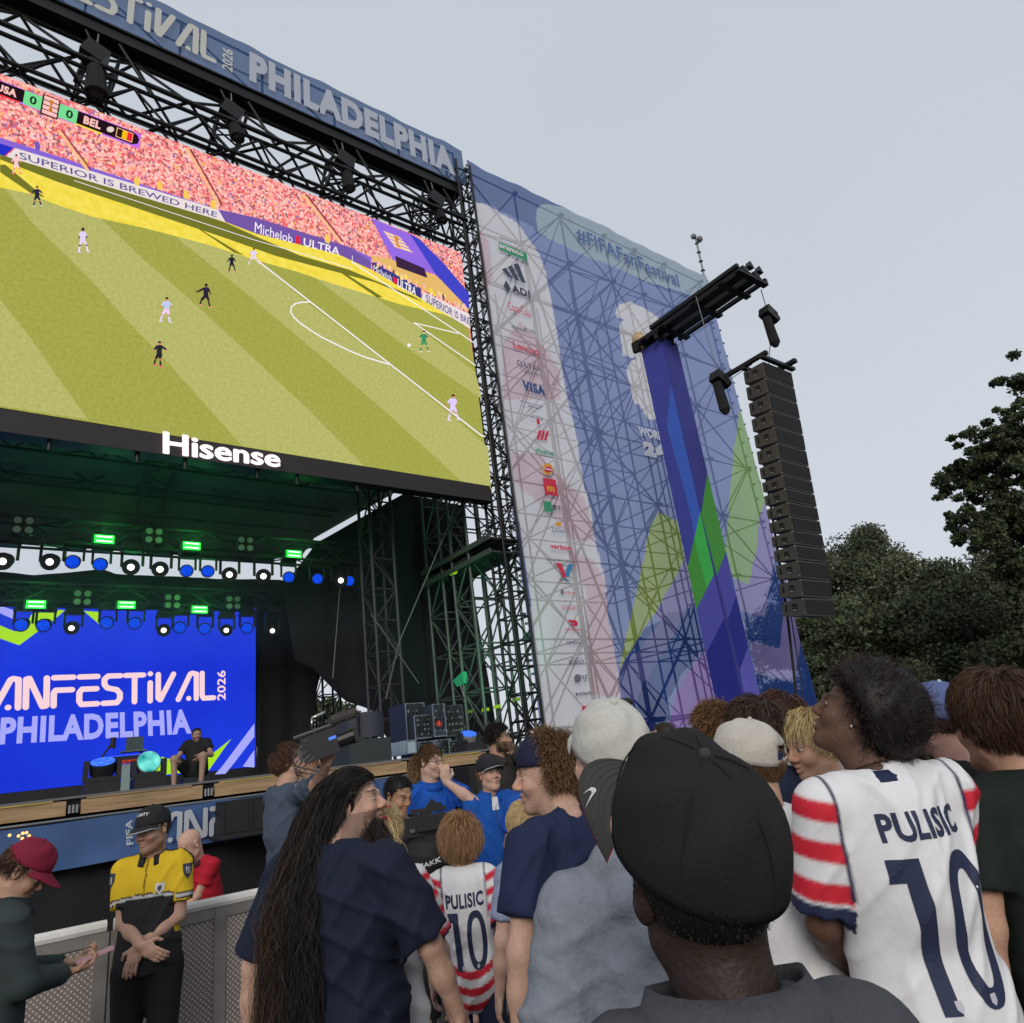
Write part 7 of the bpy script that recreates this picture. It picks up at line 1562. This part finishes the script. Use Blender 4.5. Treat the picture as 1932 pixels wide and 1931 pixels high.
# ---- 8 man in black tank top with camera
p = Person('short haired man in black tank top looking down at a video camera rig', (752, 1502), 4.8, 285, body=262, pitch=-22, skin=(.40, .23, .14), q=3, group='camera crew')
p.head(); p.arm(1, (.02, .30, 1.08), out=.5, curl=1.0, palm=p.Rb @ np.array([0, 0, 1.]), handdir=p.Rb @ np.array([-.2, 1, .1])); p.arm(-1, (-.22, .34, 1.10), out=.5, curl=1.0, palm=p.Rb @ np.array([0, 0, 1.]), handdir=p.Rb @ np.array([.4, 1, .1])); p.legs(); p.finish(brow=(.015, .01, .01))
p.shirt(.3, .008, .84, (.016, .016, .018), seed=8, folds=.003, tank=True, neck=.028, name='tank_top'); p.pants(BLK); p.hair('short', (.012, .010, .010), 2600, .024, 9, .0011, front=.088)
t = thing('video_camera', 'black handheld video camera rig with raised viewfinder held by the man in tank top', 'video camera', tuple(onD(806, 1560, 3.45)), 'video cameras'); c = onD(800, 1558, 4.3); RC_ = rotm(-25, 0)
b = MB(); b.box(c, (.30, .13, .11), RC_); b.box(c + [.02, -.03, .085], (.22, .03, .025), RC_); b.build('camera_body', cm, t); b = MB(); b.tube(c + RC_ @ np.array([.14, 0, 0]), c + RC_ @ np.array([.24, -.02, -.01]), .05, .055, n=12); b.box(c + RC_ @ np.array([.26, -.02, -.01]), (.03, .14, .12), RC_); b.build('lens', cm, t)
b = MB(); b.box(c + RC_ @ np.array([.04, -.02, .09]), (.11, .02, .05), RC_ @ rotm(0, 0, -50)); b.build('viewfinder', cm, t)
b = MB(); rng = np.random.default_rng(8)
for k in range(16): q_ = c + RC_ @ (rng.uniform(-1, 1, 3) * [.16, .08, .07]); b.box(q_, rng.uniform(.015, .05, 3), RC_)
b.build('fittings', cg, t)
b = MB(); b.box(c + RC_ @ np.array([.03, -.09, .0]), (.16, .02, .05), RC_); b.build('side_screen', cm, t)
t = thing('equipment_bag', 'black camera bag lettered in pale capitals below the video camera rig', 'bag', tuple(onD(825, 1620, 3.3))); c = onD(806, 1622, 4.2)
A = Field(); A.el(c, (.19, .10, .13), rotm(-35, 0), .03); A.el(c + [.02, 0, .05], (.15, .08, .09), rotm(-35, 0), .05); V, F = A.mesh(.011, disp=lambda X, Y, Z: .004 * np.sin(X * 40 + Z * 30) * np.sin(Z * 50)); bo_ = mesh_obj('bag_body', V, F, cloth('bag_nylon', (.014, .014, .016), .6, .4, 12), t, smooth=True)
decal(t, bo_, 'SAKK', onD(812, 1630, 4.1), -AX_F[[1, 0, 2]] * 0 + np.array([.82, -.55, .18]), np.array([-.1, -.05, 1.]), (.13, .028), AX_F, (.6, .6, .62), .03, name='bag_lettering')
# ---- 9 woman in blue
p = Person('woman in blue polo and glasses with curly tied back hair, hand at her mouth', (812, 1438), 5.5, 292, body=262, pitch=-8, skin=(.54, .35, .27), build=.98, q=3, group='security and festival staff', male=False)
p.head(jaw=.9); p.arm(1, (-.14, .02, 1.0), out=.5) if False else p.arm(1, (.26, .02, .90), out=.6); hm = p.Hd((.03, .125, -.085)); p.arm(-1, (hm + p.Rb @ np.array([-.03, .02, -.06]),), out=.7, back=-.1, curl=1.3, handdir=(0, 0, 1), palm=-(p.Rb @ np.array([0, 1., 0]))); p.legs(); p.finish(lips=(.4, .16, .14))
p.shirt(.6, .022, .84, (.012, .085, .42), seed=9, folds=.009, flare=1.05); p.pants(BLK); p.collar((.01, .075, .38), hgt=.032); glasses(p, (.06, .05, .05), .022)
p.hair('medium', (.09, .045, .022), 4500, .045, 10, .0010, parting=(0, -.10, .05), puff=.7)
rng = np.random.default_rng(5); n = 800; K = 16; r0 = rng.normal(0, .016, (n, 3)) + [-.0, -.108, .03]; T_ = np.linspace(0, 1, K)[None, :, None]; e0 = r0 * [2.2, 1, 1] + np.stack([rng.normal(0, .035, n), -.02 + rng.normal(0, .02, n), -.13 - .12 * rng.random(n)], 1); ph = rng.random((n, 1, 1)) * 6.28
P = r0[:, None] * (1 - T_) + e0[:, None] * T_ + np.concatenate([np.cos(T_ * 26 + ph), np.sin(T_ * 26 + ph), np.sin(T_ * 19 + ph)], -1) * .010 * np.clip(T_ * 3, 0, 1) + np.array([0, -.03, .02]) * (T_ * (1 - T_) * 4)
p.ribbons('ponytail', p.hc + (P * p.hs) @ p.Rh.T, (.14, .075, .035), .0016, .3, (.36, .24, .12), 2)
t = thing('radio_mic', 'black shoulder radio with coiled cable clipped to the blue polo', 'radio', tuple(p.W(-.02, .15, 1.28))); b = MB(); b.box(p.W(.02, .155, 1.33), (.04, .03, .05), p.Rb); b.build('handset', BLKP, t); b = MB(); b.path([p.W(.02 - .02 * u + .004 * math.sin(u * 60), .155 + .01 * math.sin(u * 3), 1.30 - .34 * u) for u in np.linspace(0, 1, 30)], .006, 5); b.build('cable', BLKP, t)
# ---- 10 boy
p = Person('boy with tousled light brown hair in white number 10 jersey seen from behind', (869, 1590), 3.55, 62, body=55, pitch=10, skin=(.56, .36, .27), build=.86, q=3, hs=.95)
p.head(); p.arm(1, (.24, .05, .86), out=.6); p.arm(-1, (-.24, .05, .86), out=.6); p.legs(); p.finish(); p.shirt(.8, .026, .72, colorfn=lambda s, V, L: jersey(s, V, L, hemwave=True), seed=10, folds=.009, sr=1.1, flare=1.0); p.pants((.02, .025, .06), short=True); p.collar(NAVY, hgt=.014, r=.068)
back_print(p, 1.335, 1.13, .22, .22, .075, .30, xo=.0)
p.hair('medium', (.24, .125, .055), 9000, .08, 11, .0009, tipcol=(.50, .32, .17), parting=(.02, -.04, .125), puff=1.75, low=-.085)
# ---- 11 man in blue quarter zip
p = Person('man in navy cap and blue quarter zip pullover standing with his hands down', (924, 1462), 5.4, 262, body=248, pitch=4, skin=(.52, .33, .25), q=3, group='security and festival staff')
p.head(jaw=1.1); p.arm(1, (.24, .05, .86), out=.6); p.arm(-1, (-.24, .05, .86), out=.6); p.legs(); p.finish(brow=(.12, .07, .035)); p.shirt(1.95, .028, .80, (.010, .080, .36), seed=11, folds=.010, name='pullover', h=.010); p.pants((.02, .02, .02)); p.collar((.01, .08, .36), hgt=.045, r=.07, open_=.05)
decal(p, p.so, 'I', p.W(0, 0, 1.42), p.Rb @ np.array([-1., 0, 0]), np.array([0, 0, 1.]), (.05, .09), p.Rb @ np.array([0, -1., 0]), (.6, .6, .62), name='white_undershirt'); decal(p, p.so, 'I', p.W(0, 0, 1.33), p.Rb @ np.array([-1., 0, 0]), np.array([0, 0, 1.]), (.008, .12), p.Rb @ np.array([0, -1., 0]), (.02, .04, .12), name='zip')
p.hair('curly', (.22, .12, .055), 900, .04, 12, .0014, maxz=.02, low=-.085); p.cap((.022, .02, .026), pitch=4, brim=.07, edge=(.4, .4, .4))
# ---- 12 man in black hoodie
p = Person('curly haired bearded man in black hoodie with hand at his mouth beside the stage', (940, 1393), 6.6, -38, body=-70, pitch=-6, skin=(.36, .21, .14), build=1.2, q=3, group='security and festival staff')
p.head(nose=1.2); hm = p.Hd((.0, .13, -.07)); p.arm(1, (.1, .2, 1.05), out=.6, curl=.6); p.arm(-1, (hm + [-.02, -.0, -.05],), out=.7, back=0, curl=1.5, handdir=(-.1, 0, 1), palm=-(p.Rb @ np.array([0, 1., 0]))); p.legs(); p.finish(stubble=.7, brow=(.015, .01, .01))
def hood(A, s=None):
    q = p; A.rc(q.g(-.09, -.07, 1.47), q.g(.09, -.07, 1.47), .06 * q.s, None, .03); A.rc(q.g(-.10, -.02, 1.47), q.g(-.05, .09, 1.44), .04 * q.s, .03, .03); A.rc(q.g(.10, -.02, 1.47), q.g(.05, .09, 1.44), .04 * q.s, .03, .03)
p.shirt(1.95, .035, .82, (.032, .028, .026), seed=12, folds=.010, name='hoodie', extra=hood); p.pants(BLK); p.hair('curly', (.018, .013, .011), 3200, .055, 13, .0015, puff=1.2); p.beard((.015, .011, .010), .035, 900)
b = MB(); b.box(p.W(.02, .19, 1.17), (.07, .01, .095), p.Rb @ rotm(0, 0, 10)); b.build('pass_card', mat('pass_white', (.55, .55, .58), .5), p.t)
# ---- 13 man with backwards navy cap
p = Person('man in backwards navy cap and navy T-shirt with long brown curls, in profile facing left', (1028, 1464), 2.5, 140, body=88, pitch=-2, skin=(.50, .31, .23), build=1.08, q=3, neck=.07)
p.head(nose=1.35, jaw=1.05); p.arm(-1, (-.27, .02, .88), out=.7, curl=.5); p.arm(1, (.27, .02, .88), out=.7, curl=.5); p.legs(); p.finish(stubble=.22, brow=(.06, .035, .025)); p.shirt(.66, .024, .80, (.016, .024, .065), seed=13, folds=.011, sr=1.1); p.pants((.03, .03, .04)); p.collar((.55, .35, .38), hgt=.008, r=.066)
p.cap((.016, .018, .045), yaw=180, pitch=6, brim=.06, lift=.008, button=True, size=.97)
p.hair('curly', (.075, .040, .020), 6500, .078, 14, .0013, tipcol=(.30, .17, .08), puff=1.5, front=.02, low=-.10, ymax=-.005, base=False)
# ---- 14 volunteer hidden behind him
p = Person('person in royal blue shirt half hidden behind the man in backwards navy cap', (1006, 1456), 5.2, 240, body=240, skin=(.4, .25, .18), q=1, group='security and festival staff', build=1.1); p.head(); p.arm(1, (.24, .05, .9)); p.arm(-1, (-.24, .05, .9)); p.legs(); p.finish(); p.shirt(.7, .02, .84, (.012, .075, .36), seed=14); p.pants(BLK); p.hair('short', (.03, .02, .015), 700, .02, 3)
# ---- 15 blonde child
p = Person('small blond child looking up beside the navy T-shirt shoulder', (990, 1562), 3.2, 75, body=70, pitch=12, skin=(.58, .38, .30), build=.8, q=2, hs=.86)
p.head(); p.arm(1, (.22, .05, .9)); p.arm(-1, (-.22, .05, .9)); p.legs(); p.finish(); p.shirt(.7, .02, .8, (.25, .3, .45), seed=15); p.pants((.03, .03, .05)); p.hair('medium', (.60, .42, .20), 5500, .065, 15, .0010, tipcol=(.78, .64, .40), puff=1.1)
# ---- 16 man in cream cap and grey hoodie
p = Person('man in plain cream cap and heather grey hoodie with sunlit ear, looking up left', (1152, 1440), 1.66, 62, body=72, pitch=16, roll=4, skin=(.56, .34, .26), build=1.06, q=3, hs=1.02, Hfix=1.71)
p.head(); p.arm(-1, (-.25, .03, .88), out=.7); p.arm(1, (.25, .03, .88), out=.7); p.legs(); p.finish(brow=(.1, .06, .04))
def hood16(A):
    q = p; A.rc(q.g(-.07, -.06, 1.505), q.g(.07, -.06, 1.505), .052 * q.s, None, .012); A.rc(q.g(-.095, -.05, 1.49), q.g(-.06, .09, 1.45), .036 * q.s, .026, .02); A.rc(q.g(.095, -.05, 1.49), q.g(.06, .09, 1.45), .036 * q.s, .026, .02); A.rc(q.g(-.07, -.10, 1.44), q.g(.07, -.10, 1.44), .050 * q.s, None, .012); A.rc(q.g(-.04, -.13, 1.37), q.g(.04, -.13, 1.37), .045 * q.s, None, .02)
def heather(s, V, L): r = np.random.default_rng(1).normal(0, .02, len(V)); return np.clip(np.array((.205, .225, .265))[None] * (1 + r[:, None]), 0, 1)
p.shirt(1.95, .030, .82, colorfn=heather, seed=16, folds=.007, name='hoodie', extra=hood16, m=cloth('heather_knit', None, .95, .5, 30, nscale=700, namt=.14), h=.008); p.pants((.03, .03, .05)); p.cap((.50, .49, .45), yaw=0, pitch=2, brim=.07, lift=.002, size=1.03, m=cloth('cap_cotton', None, .9, .35, 18, nscale=120, namt=.08))
# ---- 17 man in black cap, closest
p = Person('nearest spectator, dark skinned man, skin deepened as backlit, in black cap with curved brim and grey polo', (1318, 1655), .86, 64, body=56, pitch=13, roll=-3, skin=(.034, .020, .015), build=.98, q=3, hs=1.04)  # skin colour darkened to carry the backlit shade on the nape
p.head(); p.arm(-1, (-.27, .05, .9)); p.arm(1, (.27, .05, .9)); p.legs(); p.finish(h=.012)
p.shirt(.6, .024, .84, (.062, .066, .076), seed=17, folds=.004, h=.008, m=cloth('grey_polo_knit', None, .9, .3, 30, nscale=300, namt=.10)); p.pants(BLK); p.collar((.066, .070, .082), hgt=.046, r=.088, m=cloth('grey_polo_knit', None))
p.hair('short', (.012, .010, .010), 2500, .004, 17, .0006, maxz=.07, low=-.085, var=.1)
TW_ = cloth('cap_twill', None, .85, .35, 420, nscale=300, namt=.12, spec=.15)
p.cap((.020, .020, .020), brimcol=(.055, .055, .052), yaw=15, pitch=8, brim=.082, lift=.0, brimR=14, m=TW_, under=(.55, .03, .05), crown=1.10, front_h=.18, size=1.04, roll=0)
b = MB()
for a0 in (math.pi / 6 * 3 - .52, math.pi / 6 * 3 + .52, -.52, math.pi + .52, -math.pi / 2):
    P_ = []
    for e in np.linspace(.06, .98, 18):
        rr = math.sin(e * math.pi / 2) ** .92; zz = math.cos(e * math.pi / 2) ** .9; fr = max(0, math.sin(a0)); hz = .1 * 1.10 * (1 + .18 * fr * math.sin(e * math.pi)); r_ = rr * (1 + .18 * .35 * fr * math.sin(e * math.pi)) * 1.0
        P_.append(p.capR @ (np.array([math.cos(a0) * .088 * r_, math.sin(a0) * .110 * r_, zz * hz + .001]) * p.capk) + p.capc)
    b.path(P_, .0011, 5)
b.build('seam', mat('cap_seam', (.008, .008, .008), .9), p.t)
b = MB()
for q_ in range(5):
    P_ = []
    for a in np.linspace(.16, .84, 24):
        aa = a * math.pi; t_ = .25 + .16 * q_; x = math.cos(aa) * (.0885 + .004 * t_); y = math.sin(aa) * .1105 + t_ * .082 * (math.sin((a - .13) / .74 * math.pi) ** .55); z = -.008 - .012 * t_ - .30 * max(0, y - .10) - .28 * (x * x) / .09 * (.5 + .5 * t_) * .9
        P_.append(p.capR @ rotm(0, 14, 0) @ (np.array([x, y, z + .0008]) * p.capk) + p.capc)
    b.path(P_, .0004, 4)
b.build('brim_stitching', mat('stitch', (.042, .042, .040), .9), p.t)
sw = ([(0, .35), (.12, .12), (.35, .05), (1, .6), (.4, .3), (.22, .34), (.16, .5), (.2, .8)], [(0, 1, 6), (1, 2, 5), (1, 5, 6), (2, 4, 5), (2, 3, 4), (0, 6, 7)])
decal(p, p.brim_o, '', p.capR @ rotm(0, 14, 0) @ (np.array([-.058, .135, 0]) * p.capk) + p.capc, p.capR @ np.array([-.6, -.8, 0]), p.capR @ np.array([-.8, .6, 0]), (.034, .018), p.capR @ np.array([0, 0, -1.]), (.6, .6, .6), verts=sw, name='brim_logo', off_=.001)
# ---- 18 cream cap with strap
p = Person('brown haired spectator in washed cream strapback cap with small navy patch', (1412, 1446), 2.25, 106, body=70, pitch=4, roll=-6, skin=(.5, .31, .23), q=3)
p.head(); p.arm(-1, (-.25, .05, .9)); p.arm(1, (.25, .05, .9)); p.legs(); p.finish()
p.shirt(.7, .022, .84, colorfn=lambda s, V, L: jersey(s, V, L), seed=18); p.pants(BLK); p.collar(REDC, hgt=.02, r=.07)
p.cap((.50, .47, .42), brim=.07, pitch=2, hole=True, size=1.06, m=cloth('cap_cotton', None)); p.hair('medium', (.085, .045, .022), 3000, .05, 18, .0014, maxz=.015, puff=.5, low=-.11, tipcol=(.2, .12, .06))
b = MB(); b.box(p.capc + p.capR @ np.array([-.035, -.108, .018]), (.020, .004, .020), p.capR @ rotm(-18)); b.build('patch', mat('navy_patch', (.02, .03, .10)), p.t)
# ---- 19 blond boy in profile
p = Person('teenager with streaked blond fringe in profile facing left', (1530, 1410), 2.6, 162, body=120, pitch=-6, skin=(.50, .30, .20), q=3, hs=.98)
p.head(nose=1.15, jaw=.95); p.arm(-1, (-.25, .05, .9)); p.arm(1, (.25, .05, .9)); p.legs(); p.finish(brow=(.2, .12, .06), lips=(.45, .17, .16)); p.shirt(.7, .022, .84, (.03, .03, .034), seed=19); p.pants(BLK)
p.hair('medium', (.42, .28, .11), 6500, .058, 19, .0010, tipcol=(.80, .66, .38), parting=(.02, -.06, .12), puff=1.35, front=.075, var=.45)
# ---- 20 heads further ahead
for i, (x_, y_, D, lab, col, tip, kind) in enumerate(((1352, 1388, 3.0, 'curly auburn head just ahead of the cream strapback cap', (.09, .04, .02), (.32, .18, .08), 'curly'), (1424, 1384, 2.7, 'dark brown wavy head above the cream strapback cap', (.035, .022, .016), (.09, .055, .035), 'medium'), (1470, 1362, 3.3, 'dark head with reddish tips behind the blond teenager', (.030, .017, .012), (.20, .08, .04), 'medium'), (1253, 1392, 6.0, 'small distant dark haired spectator above the black cap brim', (.03, .02, .015), None, 'short'), (1180, 1395, 5.0, 'spectator hidden behind the plain cream cap', (.04, .03, .02), None, 'short'), (1395, 1392, 6.5, 'distant spectator between two brown haired heads', (.03, .02, .015), None, 'short'))):
    p = Person(lab, (x_, y_), D, 75 + 12 * i, body=70, pitch=8, skin=(.5, .31, .23), q=1); p.head(); p.arm(-1, (-.25, .05, .9)); p.arm(1, (.25, .05, .9)); p.legs(); p.finish(h=.022); p.shirt(.7, .022, .84, [(.1, .1, .12), (.02, .03, .06), (.3, .3, .3)][i % 3], seed=20 + i, h=.02, folds=0); p.pants(BLK); p.hair(kind, col, 2400 if kind != 'short' else 600, .07 if kind != 'short' else .02, 30 + i, .0016, tipcol=tip, puff=1.3)
# ---- 21 afro man
def afroj(s, V, L): return jersey(s, V, L, rows=5.2, cuff=.86, slv=.86)
p = Person('young man with round afro in white number 10 jersey with striped sleeves', (1614, 1352), 2.0, 120, body=56, pitch=30, roll=3, skin=(.12, .062, .042), build=1.1, q=3, hs=.98, lean=-.03)
p.head(nose=1.0, jaw=1.0); p.arm(-1, (-.10, .22, 1.0), out=.55, back=-.35, curl=.8); p.arm(1, (.10, .28, 1.02), out=.4, curl=.6); p.legs(); p.finish(brow=(.02, .012, .01), lips=(.2, .08, .07), h=.012)
p.shirt(.86, .024, .74, colorfn=afroj, seed=21, folds=.010, sr=1.02, h=.0065, flare=1.0, m=cloth('jersey_knit', None, .7, .22, 14, nscale=260, namt=.04)); p.pants((.02, .025, .06)); p.collar(NAVY, hgt=.016, r=.074)
back_print(p, 1.365, 1.135, .21, .235, .066, .33, xo=.015)
p.hair('afro', (.014, .010, .010), 12000, .096, 22, .0014, low=-.085, ear=.018, front=.088, tipcol=(.05, .028, .024), var=.35)
b = MB(); b.ball(p.Hd((-.083, .004, -.036)), .0042, 8); b.ball(p.Hd((.083, .004, -.036)), .0042, 8); b.build('ear_stud', mat('diamond_stud', (.8, .8, .85), .05, .9), p.t, smooth=True)
b = MB(); b.path([p.nb + p.Rb @ (np.array([math.cos(a) * .068, math.sin(a) * .072 - .0, .032 - .02 * math.sin(a)]) * p.s) for a in np.linspace(0, 6.283, 30)], .0022, 5); b.build('neck_chain', mat('dark_chain', (.05, .03, .02), .4, .8), p.t)
# ---- 22 child in striped jersey hidden in front of him
p = Person('child in red and white striped jersey half hidden in front of the afro haired man', (1668, 1640), 2.3, 90, body=110, skin=(.50, .30, .22), q=1, build=.95, hs=.9); p.head(); p.arm(-1, (-.16, .12, .9), out=.8, curl=.5); p.arm(1, (.2, .1, .9)); p.legs(); p.finish(); p.shirt(.9, .03, .75, colorfn=lambda s, V, L: jersey(s, V, L), seed=22); p.pants((.3, .02, .04)); p.hair('short', (.05, .03, .02), 700, .02, 33)
# ---- 23 person in black between the two heads on the right
p = Person('broad spectator in black T-shirt and pale blue cap behind the afro', (1776, 1362), 2.5, 70, body=58, pitch=6, skin=(.52, .30, .24), build=1.3, q=2); p.head(); p.arm(-1, (-.27, .05, .9)); p.arm(1, (.27, .05, .9)); p.legs(); p.finish(); p.shirt(.7, .026, .84, (.020, .020, .021), seed=23, folds=.008); p.pants(BLK); p.collar((.02, .02, .02), hgt=.015, r=.074); p.hair('short', (.06, .04, .03), 900, .012, 34, maxz=.02); p.cap((.10, .13, .28), brimcol=(.45, .5, .6), brim=.07)
# ---- 24 brown haired man on the right edge
p = Person('brown haired man in dark green black shirt at the right edge, seen from behind', (1882, 1366), 2.05, 66, body=58, pitch=8, skin=(.50, .29, .20), build=1.15, q=3, hs=1.18); p.head(); p.arm(-1, (-.27, .05, .9)); p.arm(1, (.27, .05, .9)); p.legs(); p.finish(brow=(.06, .03, .02)); p.shirt(.7, .026, .8, (.013, .019, .017), seed=24, folds=.007, h=.009); p.pants(BLK); p.collar((.012, .018, .016), hgt=.014, r=.074)
p.hair('medium', (.050, .026, .015), 13000, .062, 35, .0008, tipcol=(.12, .066, .036), var=.18, parting=(.0, -.03, .125), puff=1.15, low=-.09, front=.085)
# ---- furry microphone above the crowd
t = thing('boom_microphone', 'small black furry microphone poking up above the plain cream cap', 'microphone', tuple(onD(1172, 1340, 3.0))); b = MB(); a = onD(1160, 1327, 3.0); c = onD(1187, 1325, 3.0); b.tube(a, c, .02, .018, n=10); b.ball(a, .02, 8); b.ball(c, .018, 8); b.build('windscreen', BLKP, t, smooth=True); b = MB(); b.tube(onD(1166, 1332, 3.0), onD(1166, 1400, 3.0), .009); b.build('mount', BLKP, t)
